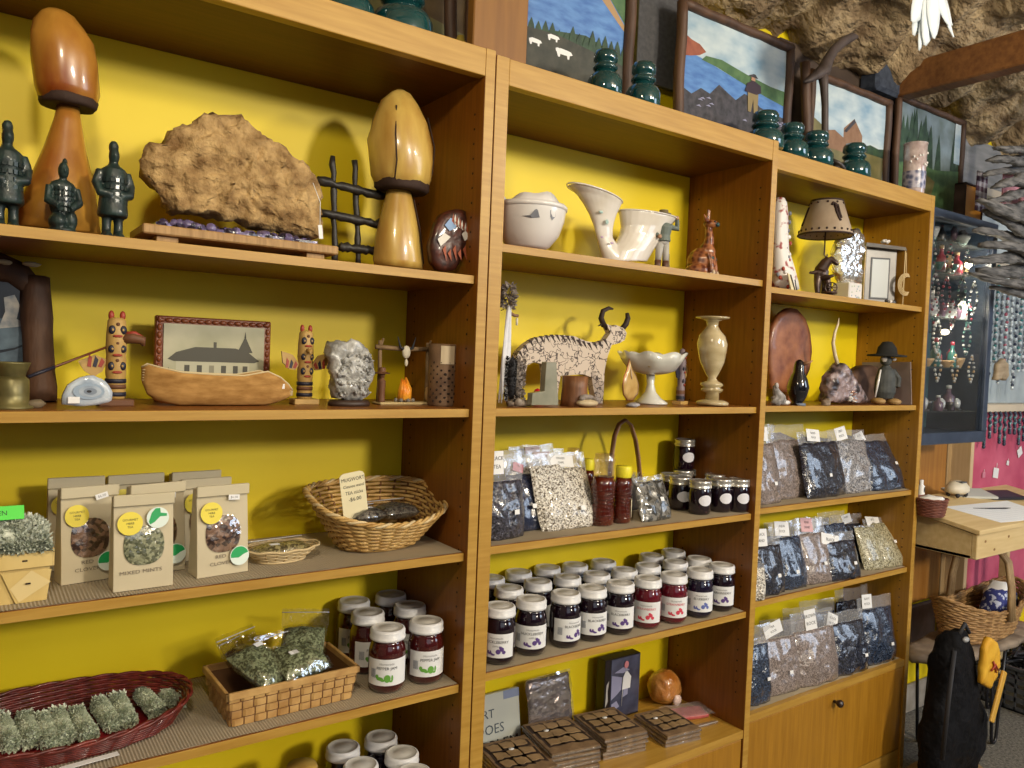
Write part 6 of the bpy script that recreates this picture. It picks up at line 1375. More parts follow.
# brown cloth lump + leather panel
Y = .175; o = base(868, Y, B3); q = MB(); q.slab([(x, max(0, z)) for x, z in trace([(828,403),(834,392),(846,380),(855,367),(866,364),(876,368),(884,380),(888,394),(888,404)], Y, o)], -.022, .022, mat('umber_felt', (.07,.035,.02), .9, (.15,.08,.05), 30, bump=.5), 8, .003, 30, 6); one(q, 'felt_mound', 'dark brown felt mound behind the antler rock and the hatted figure', 'cloth', o)
LTH = mat('grey_leather', (.22,.17,.16), .7, (.32,.26,.25), 9, bump=.3); q = MB()
q.add([(0,0,0),(0,.0,.0)] and [(-.004,-.078,0),(.0,-.078,0),(.0,.078,0),(-.004,.078,0),(-.018,-.075,.128),(-.014,-.075,.128),(-.014,.078,.123),(-.018,.078,.123)], [(0,3,2,1),(4,5,6,7),(0,1,5,4),(1,2,6,5),(2,3,7,6),(3,0,4,7)], LTH)
one(q, 'leather_panel', 'grey-brown suede panel leaning on the inner side wall behind the hatted figure', 'panel', (1.578, .142, B3+.0003))
# hatted figure
Y = .08; o = base(884, Y, B3); h = topz(884, 341, Y)-B3; s = h; t = thing('hatted_figure', 'dark figure with wide black hat and tan boots standing before the suede panel', 'figurine', o, -.5); CHB = mat('charcoal_figure', (.025,.028,.028), .7, (.07,.075,.07), 40, bump=.5)
q = MB(); q.rings([(0,0,.10*s,.13*s,.10*s),(0,0,.2*s,.17*s,.13*s),(0,0,.4*s,.16*s,.12*s),(0,0,.55*s,.12*s,.10*s),(0,0,.62*s,.05*s,.05*s)], CHB, 18); q.ell((-.02*s,-.02*s,.70*s), (.09*s,.09*s,.09*s), CHB, 12); q.tube([(.1*s,0,.55*s),(.19*s,-.04*s,.42*s),(.16*s,-.08*s,.28*s)], [.05*s,.05*s,.04*s], CHB); q.build('body', t, remesh=.0013)
q = MB(); q.rings([(0,0,.76*s,.30*s,.25*s),(0,0,.785*s,.30*s,.25*s),(0,0,.80*s,.16*s,.14*s),(0,0,.9*s,.14*s,.12*s),(0,0,.99*s,.07*s,.07*s),(0,0,1.0*s,.0,.0)], mat('black_felt_hat', (.012,.012,.010), .9), 24); q.build('hat', t)
q = MB()
for k in (-1,1): q.ell((k*.13*s,-.04*s,.055*s), (.11*s,.13*s,.055*s), mat('tan_boot', (.36,.22,.08), .6), 10)
q.build('boot', t)
q = MB(); q.tube([(-.16*s,-.12*s,.55*s),(-.20*s,-.13*s,.35*s),(-.24*s,-.14*s,.12*s)], [.012*s,.02*s,.012*s], PORC, 6); q.ell((-.10*s,-.10*s,.72*s), (.05*s,.03*s,.05*s), mat('grey_beard', (.42,.38,.34), .8), 8, wob=.3); q.ell((.07*s,-.09*s,.72*s), (.04*s,.03*s,.03*s), MATS['grey_beard'], 8, wob=.3); q.build('beard_and_pipe', t)
# ---- gravel bags
BLKG = mat('black_pebbles', (.006,.007,.012), .22, (.04,.045,.07), 400, kind='cell', coat=1., bump=1., bscale=36, bdist=.012, bk='noise')
BLUG = mat('blue_black_grit', (.008,.014,.030), .22, (.05,.07,.12), 400, kind='cell', coat=1., bump=1., bscale=32, bdist=.012, bk='noise')
SEEDG = mat('green_seed_mix', (.14,.12,.06), .4, (.52,.49,.34), 380, kind='cell', coat=.6, bump=.9, bscale=60, bdist=.005, bk='noise')
PNK = mat('pink_label', (.66,.40,.42), .6)
z = C3+LIN; G = 'gravel bags on the upper shelf'
for k, (a, b_, pt) in enumerate(((808,842,436),(846,880,432))): pouch(('clear crumpled bag top behind the black pebbles on the upper shelf', 'clear crumpled bag top behind the sparkling grey pebbles on the upper shelf')[k], a, b_, 486-k*4, 482-k*4, pt, z, BLKG, .008, .2, .024, (0,.55,.022,.014,.1) if k == 0 else None, None, G, seed=20+k, labtxt=('ROCK',))
pouch('grey-brown gravel bag at the left end of the upper shelf, half behind its neighbour', 757, 786, 506, 502, 444, z, GRAV, .015, .22, .040, (.08,.5,0.039,0.029,.12), (.1,.35), G, seed=22, labtxt=('ROCK','MIX'))
pouch('second grey-brown gravel bag from the left on the upper shelf with a white sticker', 777, 816, 501, 495, 440, z, GRAV, .016, .20, .034, None, (.3,.40), G, seed=23)
pouch('bag of black pebbles with a black left edge and wide label on the upper shelf', 811, 852, 500, 494, 442, z, BLKG, .018, .25, .026, (-.12,.55,0.052,0.026,.08), (-.05,.42), G, seed=24, labtxt=('BLACK','ROCK'))
pouch('bag of sparkling grey pebbles right of the black-edged bag on the upper shelf', 842, 880, 495, 490, 440, z, GRAY, .017, .28, .024, (-.15,.6,0.044,0.029,-.15), None, G, seed=25, labtxt=('GREY','ROCK'))
pouch('shiny blue-black bag slumping to the right at the end of the upper shelf', 874, 912, 492, 488, 441, z, BLUG, .018, .45, .018, (-.32,.5,0.034,0.023,-.3), (.25,.55), G, seed=26, labtxt=('BLUE',))
z = D3+LIN; G = 'gravel bags on the middle shelf'
pouch('small bag of cream chips cut by the left panel on the middle shelf', 750, 768, 602, 600, 568, z, SEED, .012, .1, .01, None, None, G, seed=30)
pouch('back bag on the middle shelf whose label rises behind the pink-labelled one', 800, 838, 574, 570, 530, z, GRAY, .010, .25, .026, (.1,.5,0.039,0.023,.05), None, G, seed=31, labtxt=('LAVA',))
pouch('back bag on the middle shelf at the right with a crumpled clear top', 838, 870, 566, 562, 524, z, BLKG, .010, .25, .024, (.0,.5,0.031,0.021,-.2), None, G, seed=39, labtxt=('SAND',))
pouch('dark gravel bag with label high at the left end of the middle shelf', 757, 790, 599, 592, 546, z, BLKG, .016, .20, .034, (-.12,.5,0.039,0.034,.05), (.12,.42), G, seed=32, labtxt=('BLACK','SAND'))
pouch('blue-black bag with grey label second from the left on the middle shelf', 781, 812, 592, 586, 537, z, BLUG, .015, .26, .034, (-.10,.5,0.047,0.029,.1), (.0,.36), G, seed=33, labtxt=('AQUA','ROCK'))
pouch('brownish gravel bag with pink label on the middle shelf', 808, 838, 586, 581, 533, z, GRAV, .014, .30, .034, (-.12,.5,0.039,0.029,.1), (.1,.42), G, seed=34, labm=PNK, labtxt=('PINK','SAND'))
pouch('big black bag with large tilted white label in the middle shelf centre', 829, 866, 583, 577, 541, z, BLKG, .017, .30, .020, (-.2,-.1,0.062,0.039,.22), (.2,.45), G, seed=35, labtxt=('BLACK','GRAVEL'))
pouch('slim brick of greenish seed mix leaning behind the foremost brick', 867, 888, 571, 569, 527, z, SEEDG, .014, .42, .006, None, None, G, seed=36, wob=.3)
pouch('foremost brick of greenish seed mix with white top label on the middle shelf', 884, 909, 569, 565, 523, z, SEEDG, .022, .52, .014, (-.12,.3,0.052,0.023,.1), (.2,.6), G, seed=37, wob=.3, labtxt=('SEED','MIX'))
z = E3+LIN; G = 'gravel bags on the lowest shelf'
for k, (a, b_, pt, py) in enumerate(((765,800,632,676),(806,842,612,664),(842,874,600,655))): pouch(('left','middle','right')[k]+' one of the crumpled clear bag tops behind the lowest gravel row', a, b_, py, py-6, pt, z, (GRAV, BLUG, BLKG)[k], .010, .2, .030, None, None, G, seed=40+k)
pouch('blue-black bag with a white sticker at the left end of the lowest shelf', 747, 775, 709, 701, 645, z, BLUG, .016, .12, .016, None, (.2,.45), G, seed=43)
pouch('grey-brown gravel bag with folded label at the left of the lowest shelf', 762, 806, 700, 689, 638, z, GRAV, .018, .20, .034, (-.05,.55,0.052,0.026,-.25), (.12,.42), G, seed=44, labtxt=('PEA','ROCK'))
pouch('grey-brown gravel bag with tall white label in the middle of the lowest shelf', 800, 844, 690, 679, 629, z, GRAV, .018, .20, .040, (-.05,.5,0.036,0.042,-.05), None, G, seed=45, labtxt=('BROWN','ROCK'))
pouch('black gravel bag with diamond-tilted label on the lowest shelf', 834, 874, 679, 669, 622, z, BLKG, .018, .22, .026, (-.30,.3,0.039,0.031,.4), (.28,.35), G, seed=46, labtxt=('BLACK','ROCK'))
pouch('blue-black bag with label high up at the right end of the lowest shelf', 866, 901, 668, 659, 608, z, BLUG, .017, .18, .030, (-.22,.6,0.036,0.031,.05), (.2,.36), G, seed=47, labtxt=('NAVY','ROCK'))

for nm, a, b_, pb, pt, z, m in (('behind the two grey-brown bags on the upper shelf', 776, 812, 489, 432, C3+LIN, GRAV), ('behind the slumping blue-black bag on the upper shelf', 872, 900, 479, 434, C3+LIN, BLUG), ('at the back left of the middle shelf', 768, 798, 583, 535, D3+LIN, BLKG), ('at the back centre of the middle shelf', 822, 850, 572, 524, D3+LIN, BLUG), ('at the back of the lowest shelf between the two grey-brown bags', 786, 822, 674, 620, E3+LIN, GRAV), ('at the back right corner of the lowest shelf', 866, 892, 650, 594, E3+LIN, BLUG)):
    pouch('extra clear-topped bag '+nm, a, b_, pb, pb-5, pt, z, m, .007, .15, .030, None, None, 'clear-topped bags at the back', seed=a)
# ================================================================ things on top of the bookcases
TEAL = mat('teal_glass', (.004,.035,.040), .08, (.006,.060,.062), 10, coat=1.)
def insulator(label, px, pb, pt, Y, k=1.):
    o = base(px, Y, TOP); h = topz(px, pt, Y)-TOP; r = h*.40*k; t = thing('glass_insulator', label, 'insulator', o, 0, 'teal glass insulators')
    q = MB(); q.lathe([(r*.92,0),(r,h*.04),(r*.98,h*.34),(r*.86,h*.44),(r*.64,h*.50),(r*.60,h*.56)], TEAL, 28); q.build('skirt', t)
    q = MB(); q.lathe([(r*.60,h*.56),(r*.70,h*.60),(r*.70,h*.64),(r*.58,h*.68),(r*.58,h*.72),(r*.68,h*.76),(r*.68,h*.90),(r*.58,h*.97),(r*.3,h),(0,h)], TEAL, 28); q.build('crown', t)
TI = [('second teal glass insulator on the left bookcase top, only its skirt in the photo', 345, 0, -40, .10, 1.), ('rightmost teal glass insulator on the left bookcase top, near the wood post', 401, 15, -30, .10, 1.),
 ('teal glass insulator at the lower right of the sheep painting', 604, 85, 50, .045, .95), ('teal glass insulator between the sheep painting and the grey board', 642, 98, 62, .05, .95),
 ('teal glass insulator before the lower right of the angler painting', 764, 132, 111, .07, 1.25), ('teal glass insulator at the foot of the dark log frame post', 791, 146, 123, .08, 1.15), ('teal glass insulator touching the foot of the curved driftwood post', 815, 152, 131, .085, 1.2), ('teal glass insulator before the chapel painting, right of the dark dish', 853, 168, 143, .09, 1.15)]
for l, px, pb, pt, Y, k in TI: insulator(l, px, pb, pt, Y, k)
# upright plank and dark frame pieces at the left
PLK = mat('pine_plank', (.19,.075,.008), .55, (.27,.12,.016), 5, (8,8,.7), bump=.1)
a = base(477, -.002, TOP); c = base(531, -.002, TOP); q = MB(); q.rbox(a.x, c.x, .012, .034, TOP+.0003, TOP+.22, PLK, .002)
tag(q.build('upright_plank'), 'orange-brown pine plank standing on end where the left and middle bookcases meet', 'plank')
LOGM = mat('dark_log', (.035,.016,.010), .6, (.11,.055,.03), 26, (1,1,.3), bump=.6, bscale=40, bdist=.004)
def log_frame(label, P4, Y, canvas, scene, r=.013, vis=None, tilt=.0, name='framed_painting'):
    # P4 px corners of the frame's centre line: tl, tr, and Y depth; stands on TOP
    (xl, yl), (xr, yr) = P4; A_ = atY(xl, yl, Y); B_ = atY(xr, yr, Y); x0, x1 = A_.x, B_.x; zt = (A_.z+B_.z)/2-TOP; o = Vector(((x0+x1)/2, Y, TOP)); w = (x1-x0)/2
    t = thing(name, label, 'painting', o)
    for sx in (-1, 1):
        q = MB(); q.tube([Vector((sx*w+.002*math.sin(i), 0, zt*i/10)) for i in range(11)], [r*(1+.15*noise.noise(Vector((i, xl, sx)))) for i in range(11)], LOGM, 10); q.build('frame_log', t)
    for zz in (r, zt-r*.3):
        q = MB(); q.tube([Vector((-w*1.03+w*2.06*i/10, -.001, zz+.001*math.sin(i*2))) for i in range(11)], [r*(.9+.15*noise.noise(Vector((i, yl, zz)))) for i in range(11)], LOGM, 10); q.build('frame_log', t)
    q = MB(); q.box(-w, w, .002, .006, r, zt, canvas); q.build('canvas', t)
    q = MB(); zv = (atY((xl+xr)/2, vis, Y).z-TOP) if vis else r*2; X = lambda u: -w+r+(2*w-2*r)*u; Z = lambda v: zv+(zt-r-zv)*v if v > 0 else r; cnt = [0]
    def F(pts, m): cnt[0] += 1; q.face([(X(u), Z(v)) for u, v in pts], .0018-.00012*cnt[0], m)
    scene(F); q.build('painted_scene', t); return o, w, zt
SKYB = mat('paint_sky', (.20,.34,.48), .5, (.62,.70,.72), 9, (1,1,2)); RIV = mat('paint_river', (.045,.14,.42), .5, (.12,.28,.60), 22, (1,1,3)); FOR = mat('paint_forest', (.01,.03,.02), .6, (.04,.09,.045), 40); ROC = mat('paint_rocks', (.012,.012,.018), .6, (.07,.065,.08), 50); RUS = mat('paint_rust', (.22,.055,.03), .6, (.35,.11,.06), 40); SAN = mat('paint_sand', (.40,.25,.12), .6); GRN = mat('paint_green', (.04,.11,.045), .6, (.09,.18,.07), 40); MEA = mat('paint_meadow', (.10,.10,.035), .6, (.20,.17,.07), 20); CHP = mat('paint_chapel', (.20,.10,.05), .6, (.28,.16,.09), 40)
def sheep_scene(F):
    F([(0,0),(1,0),(1,1),(0,1)], FOR); F([(0,.22),(0,.62),(.25,1),(.75,1),(1,.70),(1,.25),(.6,.36),(.3,.30)], RIV); F([(.62,1),(.70,.86),(1,.55),(1,.62),(.78,.92),(.74,1)], SAN); F([(.74,1),(.8,.9),(1,.64),(1,1)], GRN)
    rng = random.Random(3)
    for i in range(16): u = i/15; h = .30+.10*rng.random()+.06*u; F([(u-.05,.12),(u-.025,h*.8),(u,h),(u+.025,h*.8),(u+.05,.12)], FOR)
    F([(0,0),(1,0),(1,.16),(.6,.22),(.3,.26),(0,.24)], mat('paint_dusk', (.02,.025,.02), .6, (.06,.06,.045), 30))
    for u, v, s in ((.10,.10,.85),(.38,.07,1.1),(.33,.10,.5),(.27,.20,.8)):
        F([(u-.06*s,v),(u-.065*s,v+.035*s),(u-.03*s,v+.055*s),(u+.03*s,v+.052*s),(u+.065*s,v+.045*s),(u+.08*s,v+.02*s),(u+.055*s,v+.008*s),(u+.05*s,v-.03*s),(u+.035*s,v-.03*s),(u+.03*s,v),(u-.03*s,v),(u-.035*s,v-.03*s),(u-.05*s,v-.03*s)], WHITE)
def angler_scene(F):
    F([(0,0),(1,0),(1,1),(0,1)], SKYB); F([(0,.0),(1,0),(1,.36),(.5,.44),(.15,.54),(0,.56)], RIV); F([(.16,.52),(.2,.58),(.35,.60),(.6,.54),(.85,.50),(1,.50),(1,.32),(.8,.36),(.5,.44),(.3,.50)], GRN)
    F([(0,.50),(.06,.52),(.14,.56),(.2,.62),(.14,.68),(.06,.70),(0,.74)], RUS)
    rng = random.Random(5); pts = [(0,0),(1,0),(1,.10)]
    for i in range(13): pts.append((1-i/12, .10+.12*rng.random()+(.10 if 3 < i < 9 else 0)))
    F(pts, ROC)
    for i in range(14): u = rng.random(); v = rng.random()*.12; F([(u,v),(u+.03,v+.02),(u+.05,v)], LTV)
    F([(.62,.12),(.61,.36),(.66,.42),(.72,.36),(.72,.14),(.68,.12),(.67,.28),(.65,.12)], mat('paint_waders', (.24,.18,.08), .6)); F([(.58,.34),(.60,.44),(.66,.50),(.74,.46),(.75,.38),(.70,.34)], mat('paint_coat', (.03,.015,.03), .6)); F([(.64,.49),(.64,.53),(.68,.53),(.68,.49)], mat('paint_skin', (.40,.22,.14), .6)); F([(.61,.535),(.66,.57),(.68,.57),(.71,.53)], ROC)
def chapel_scene(F):
    F([(0,0),(1,0),(1,1),(0,1)], SKYB); F([(0,0),(1,0),(1,.40),(.72,.36),(.5,.38),(.3,.40),(.15,.46),(0,.54)], MEA); F([(.42,.22),(.42,.52),(.56,.68),(.68,.50),(.68,.22)], CHP); F([(.42,.48),(.56,.68),(.58,.64),(.46,.48)], ROC); F([(.12,.22),(.12,.40),(.3,.46),(.42,.40),(.42,.22)], CHP); F([(.5,.24),(.5,.36),(.56,.36),(.56,.24)], ROC); F([(.68,.36),(.8,.42),(.92,.40),(1,.42),(1,.3),(.7,.3)], FOR)
def forest_scene(F):
    F([(0,0),(1,0),(1,1),(0,1)], mat('paint_mist', (.10,.14,.12), .5, (.28,.36,.42), 12)); rng = random.Random(8)
    for i in range(18): u = rng.random(); h = .6+.4*rng.random(); F([(u-.06,.3),(u-.03,h*.8),(u,h),(u+.03,h*.8),(u+.06,.3)], FOR)
    F([(0,0),(1,0),(1,.42),(.6,.34),(.3,.36),(0,.30)], GRN); F([(.1,.0),(.5,0),(.6,.2),(.4,.28),(.2,.2)], MEA); F([(.9,.5),(1,.5),(1,1),(.9,1)], SKYB)
log_frame('painting of white sheep on a dark slope above a blue river', [(522,-60),(631,-12)], .16, FOR, sheep_scene, .014, vis=66)
log_frame('painting of an angler by a blue river under cloudy sky in a log frame', [(683,-2),(790,50)], .165, SKYB, angler_scene, .013, vis=118)
log_frame('painting of a small brown chapel under light blue sky in a log frame', [(812,75),(889,99)], .175, SKYB, chapel_scene, .012, vis=172)
log_frame('dim misty forest painting in a log frame, rightmost of the row', [(899,96),(963,122)], .18, FOR, forest_scene, .011, vis=198)
# grey board between the paintings
a = base(640, .22, TOP); c = base(676, .22, TOP); zt = topz(650, -30, .22); zb = topz(655, 84, .22)
GRB = mat('charcoal_board', (.05,.05,.055), .9, (.08,.08,.085), 90); q = MB(); q.rbox(a.x-.02, c.x+.03, .226, .236, TOP+.0003, TOP+.04, YEL, .001)
q = MB(); q.rbox(a.x-.02, c.x+.02, .222, .234, zb, zt, GRB, .001)
for x in (a.x-.015, c.x+.010): q.box(x, x+.006, .224, .232, TOP+.0003, zb, LOGM)
tag(q.build('charcoal_board'), 'charcoal grey board raised on thin legs between the sheep and angler paintings', 'board')
# dark frames at the far left behind the insulators
log_frame('dim brown painting behind the insulators on the left bookcase', [(330,-110),(474,-60)], .17, mat('dim_umber', (.06,.035,.015), .7, (.12,.08,.035), 20), lambda F: F([(0,0),(1,0),(1,.3),(.5,.4),(0,.3)], MEA), .012)
def rod(label, px0, py0, px1, py1, Y, r, nm='dark_rod'):
    o = base(px0, Y, TOP); c = atY(px1, py1, Y)-o; q = MB(); q.tube([Vector((0,0,0)).lerp(c, i/8)+Vector((.001*math.sin(i*2),0,0)) for i in range(9)], r, LOGM, 8); one(q, nm, label, 'post', o)
rod('dark brown post standing just left of the pine plank', 452, 30, 448, -60, .10, .012, 'log_post'); rod('thin dark post between the brown post and the pine plank', 468, 40, 470, -60, .12, .007, 'log_post')
o = base(460, .06, TOP); q = MB(); q.rings([(0,0,0,.014,.009),(0,0,.02,.015,.010),(0,0,.034,.008,.006),(0,0,.04,.006,.005)], mat('dim_yellow_jug', (.30,.22,.03), .5), 16); one(q, 'yellow_jug', 'small dim yellow jug behind the left edge of the pine plank', 'jug', o)
o = base(622, .10, TOP); q = MB(); q.lathe([(.016,0),(.022,.006),(.024,.03),(.021,.034),(0,.032)], CREAM, 20); one(q, 'cream_cup', 'small cream cup half hidden between the two insulators by the sheep painting', 'cup', o)
# driftwood post with curved top
Y = .12; o = base(824, Y, TOP); t = thing('driftwood_post', 'dark driftwood post with a fork curving up to the right like an antler', 'driftwood', o); DW = mat('dark_driftwood', (.025,.018,.018), .6, (.10,.075,.07), 20, (1,1,.3), bump=.6, bscale=30, bdist=.004)
q = MB(); P_ = lambda x, y: atY(x, y, Y)-o
q.tube([(0,0,0), P_(825,130), P_(825,105), P_(824,85), P_(823,75)], [.010,.009,.009,.011,.014], DW, 10); q.build('upright', t)
q = MB(); q.tube([P_(804,82), P_(811,79), P_(818,74), P_(824,70), P_(828,60), P_(834,50), P_(843,42), P_(852,37), P_(857,37)], [.003,.009,.014,.019,.015,.013,.013,.012,.005], DW, 10); q.build('curved_horn', t)
rod('bare dark post between the angler painting and the driftwood post', 808, 140, 805, 62, .14, .013, 'log_post')
# dark dish leaning, flowered tumbler
o = base(836, .07, TOP); q = MB(); q.T = Matrix.Rotation(.5, 4, 'Y'); q.rings([(0,0,.010,.006,.006),(0,0,.011,.022,.014),(0,0,.016,.030,.018),(0,0,.014,.024,.014),(0,0,.012,.004,.004)], mat('dark_dish', (.05,.04,.035), .4), 20); q.T = None; q.rings([(0,0,0,.010,.008),(0,0,.012,.012,.009)], MATS['dark_dish'], 14)
one(q, 'dark_dish', 'small dark tilted dish between two insulators before the chapel painting', 'dish', o)
Y = .085; o = base(913, Y, TOP); h = topz(913, 143, Y)-TOP; r = 11*dep(o); t = thing('flowered_tumbler', 'pale pinkish tumbler with flower relief and blue lower band before the forest painting', 'tumbler', o); TMB = mat('pink_glass', (.36,.26,.25), .15, (.62,.52,.50), 50, coat=.8)
q = MB(); q.lathe([(r*.86,0),(r*.9,.003),(r*.95,h*.5),(r,h),(r*.92,h),(r*.86,h*.12),(0,h*.1)], TMB, 28); q.build('tumbler_wall', t)
q = MB(); q.lathe([(r*.955,h*.12),(r*.975,h*.45)], mat('blue_band', (.10,.11,.20), .3, (.45,.42,.50), 70, kind='voronoi'), 28, cap=False); q.build('blue_band', t)
q = MB(); q.lathe([(r*1.0,h*.985),(r*1.03,h*.99),(r*1.03,h*1.0),(r*.95,h*1.005)], TMB, 28, cap=False); random.seed(3)
for i in range(12): a = -1.4+.25*i; z = h*(.55+.3*random.random()); q.ell((r*1.0*math.sin(a), -r*1.0*math.cos(a), z), (.004,.003,.004), PORC, 7)
q.build('flower_relief', t)
# ================================================================ ceiling beam and feathers
BEAM = mat('beam_wood', (.15,.055,.015), .55, (.26,.11,.03), 9, (.8,8,8), bump=.2)
p0 = atY(905, 78, .22); p1 = ray(1024, 53); p1 = CAM+p1*((1.15)/p1.y) if 0 else atX(1024, 55, 2.15)
d = Vector((0,-1,0)); q = MB(); q.rbox(1.60, 1.66, -3.2, .235, 2.055, 2.150, BEAM, .004); ob = struct(q.build('trim_1')); p0 = Vector((1.62, .20, 2.10))
q = MB(); pb = p0-d*.0; q.rbox(-.12, .055, -.02, .045, -.06, .05, mat('navy_cloth', (.02,.028,.05), .9, (.05,.065,.10), 60), .01); tag(q.build('navy_bracket', None, pb+Vector((-.02,-.01,.012))), 'dark navy bracket wrapped where the beam meets the wall', 'bracket')
# hanging white feathers
hp = atY(932, -12, -.22); t = thing('feather_fan', 'bunch of white feathers hanging down from the ceiling at the top right', 'feathers', hp)
FW = mat('bright_feather', (.78,.84,.88), .7, (.62,.70,.76), 40)
for i, (px, py, wd) in enumerate(((912,22,.020),(918,34,.020),(924,46,.022),(930,40,.020),(936,36,.018),(941,30,.018),(946,26,.014),(951,38,.008),(956,24,.010),(921,50,.014))):
    c = atY(px, py, -.22)-hp; q = MB(); feather(q, (0, .004*math.sin(i*2), .03), (c.x, .010*math.sin(i*1.7), c.z), wd*1.5, FW, .004*math.sin(i)); q.build('feather', t, solid=.0006)
q = MB(); q.tube([(0,0,.02),(0,.0,.10),(.0,.0,.2)], .0015, TRIM, 5); q.build('string', t)

a = base(772, .238, TOP); c = base(900, .238, TOP); q = MB(); q.rbox(a.x, c.x, .232, .246, TOP+.0003, 2.12, mat('umber_backboard', (.035,.02,.013), .8, (.07,.045,.03), 14), .002)
tag(q.build('dark_backboard'), 'dark brown board against the wall behind the log posts and the chapel painting', 'board')
# ================================================================ hanging display case
NVY = mat('navy_frame', (.022,.035,.065), .4, (.04,.058,.10), 20); CTE = mat('case_back', (.02,.07,.10), .6, (.04,.13,.17), 8)
cx0, cx1, cy0, cz0, cz1 = 1.612, 2.03, .05, .985, 1.702
t = thing('display_case', 'navy framed glass display case on the wall right of the bookcases', 'display case', ((cx0+cx1)/2, cy0, cz0)); o = Vector(((cx0+cx1)/2, cy0, cz0)); W = (cx1-cx0)/2; H = cz1-cz0; D = WY-cy0-.002
for nm, a in (('frame_rail', (-W, W, 0, .022, 0, .036)), ('frame_rail', (-W, W, 0, .022, H-.026, H)), ('frame_post', (-W, -W+.012, 0, .022, .036, H-.026)), ('frame_post', (W-.030, W, 0, .022, .036, H-.026)), ('bottom_board', (-W, W, .022, D, 0, .03)), ('top_board', (-W, W, .022, D, H-.02, H))):
    q = MB(); q.rbox(*a, NVY, .002); q.build(nm, t)
q = MB(); q.rbox(W-.012, W, .022, D, .03, H-.02, NVY, .001); q.build('side_panel', t)
q = MB(); q.rbox(-W, W-.012, D-.01, D, .03, H-.02, CTE, .001); q.build('back_panel', t)
q = MB(); q.box(-W, -W+.16, D-.012, D-.0102, .03, H-.02, mat('cream_lining', (.50,.42,.22), .7)); q.build('lining_strip', t)
q = MB(); q.box(-W+.012, W-.03, .010, .012, .036, H-.026, GLASSF); q.build('glass_pane', t)
SHF = film('glass_shelf', .16, .05, (.88,.96,.96), bs=0, body=.2); shz = [.10, .24, .40, .545, .64]
for z in shz: q = MB(); q.rbox(-W+.013, W-.013, .03, D-.014, z-.003, z, SHF, .0005); q.build('glass_shelf', t)
random.seed(21)
TR = [mat('trinket_violet', (.10,.06,.10), .3, coat=.5), mat('trinket_teal', (.02,.12,.12), .3, coat=.5), mat('trinket_pale', (.45,.48,.50), .3, coat=.5), mat('trinket_red', (.28,.03,.06), .3, coat=.5), mat('trinket_black', (.012,.014,.018), .3, coat=.5), mat('trinket_tan', (.38,.26,.14), .4)]
names = ['violet','teal','pale grey','dark red','black','tan']; lv = ['lowest','second','third','fourth','top']
for si, z in enumerate(shz):
    nb = 8 if si < 4 else 6
    for i in range(nb):
        x = -W+.045+(2*W-.095)*(i+.5)/nb; y = .040+.028*random.random()+.05*max(0, x+.04); c = (si*3+i*2) % 6; k = (i+si) % 3; hh = random.uniform(.045, .085); r = random.uniform(.012, .020)
        t2 = thing('glass_bottle' if k == 0 else 'carved_stone' if k == 1 else 'small_bowl', '%s %s at place %s on the %s glass shelf of the navy case' % (names[c], ('bottle', 'carved stone', 'bowl')[k], ('one','two','three','four','five','six','seven','eight')[i], lv[si]), ('bottle', 'stone', 'bowl')[k], o+Vector((x, y, z+.0003)), 0, 'trinkets in the navy display case')
        q = MB()
        if k == 0: q.lathe([(r*.9,0),(r,.003),(r,hh*.6),(r*.4,hh*.75),(r*.38,hh)], TR[c], 14); q.build('bottle_body', t2); q = MB(); q.lathe([(r*.45,hh*.95),(r*.45,hh*1.1),(0,hh*1.12)], TR[(c+2) % 6], 12); q.build('stopper', t2)
        elif k == 1: q.lathe([(r*1.1,0),(r*1.1,.005),(r*.8,.006)], TR[4], 14); q.build('base', t2); q = MB(); q.ell((0,0,.006+hh*.35), (r, r*.8, hh*.36), TR[c], 10, wob=.5); q.build('stone', t2)
        else: q.lathe([(r*.5,0),(r*.6,.003),(r*1.1,hh*.35),(r*1.2,hh*.5),(r*1.05,hh*.5),(r*.5,hh*.15),(0,hh*.12)], TR[c], 16); q.build('bowl', t2)
def necklace(label, x, y, z0, L_, w, m, n=22, group='bead necklaces', name='bead_necklace', r=.0042, loop=True, zig=.0):
    q = MB()
    for i in range(n):
        if loop: a = 2*PI*i/n; p = (w*math.sin(a), .002*math.sin(a*3), -L_/2+L_/2*math.cos(a))
        else: p = (zig*math.sin(i*1.3), zig*.5*math.cos(i*1.7), -L_*i/n)
        q.ell(p, (r*(1+.25*math.sin(i*2.1)), r, r*(1.1+.2*math.cos(i))), m[i % len(m)], 6)
    q.tube([(0,0,0),(0,.001,.006)], .0008, TRIM, 4)
    return one(q, name, label, 'necklace', (x, y, z0), 0, group)
for i, (x, zz, m) in enumerate(((-.13,.525,(TR[0],TR[2])),(-.10,.385,(TR[2],)),(-.06,.52,(TR[3],TR[0])),(.04,.53,(TR[4],TR[1])),(.09,.385,(TR[1],TR[2])),(.12,.52,(TR[2],TR[4])))):
    necklace('bead necklace %s hanging inside the navy case' % ('violet and grey at the far left','all pale grey at the left, lower down','dark red and violet','black and teal','teal and grey at the right, lower down','grey and black at the right')[i], o.x+x, o.y+.024, o.z+zz, .10, .020, m)
for i in range(9):
    necklace('mixed bead necklace hanging close behind the glass of the navy case', o.x-.16+.036*i, o.y+.022, o.z+.62-.17*(i % 3), .085, .014, (TR[i % 6], TR[2], TR[(i*2+1) % 6]), 18, 'close-hung necklaces in the navy case')
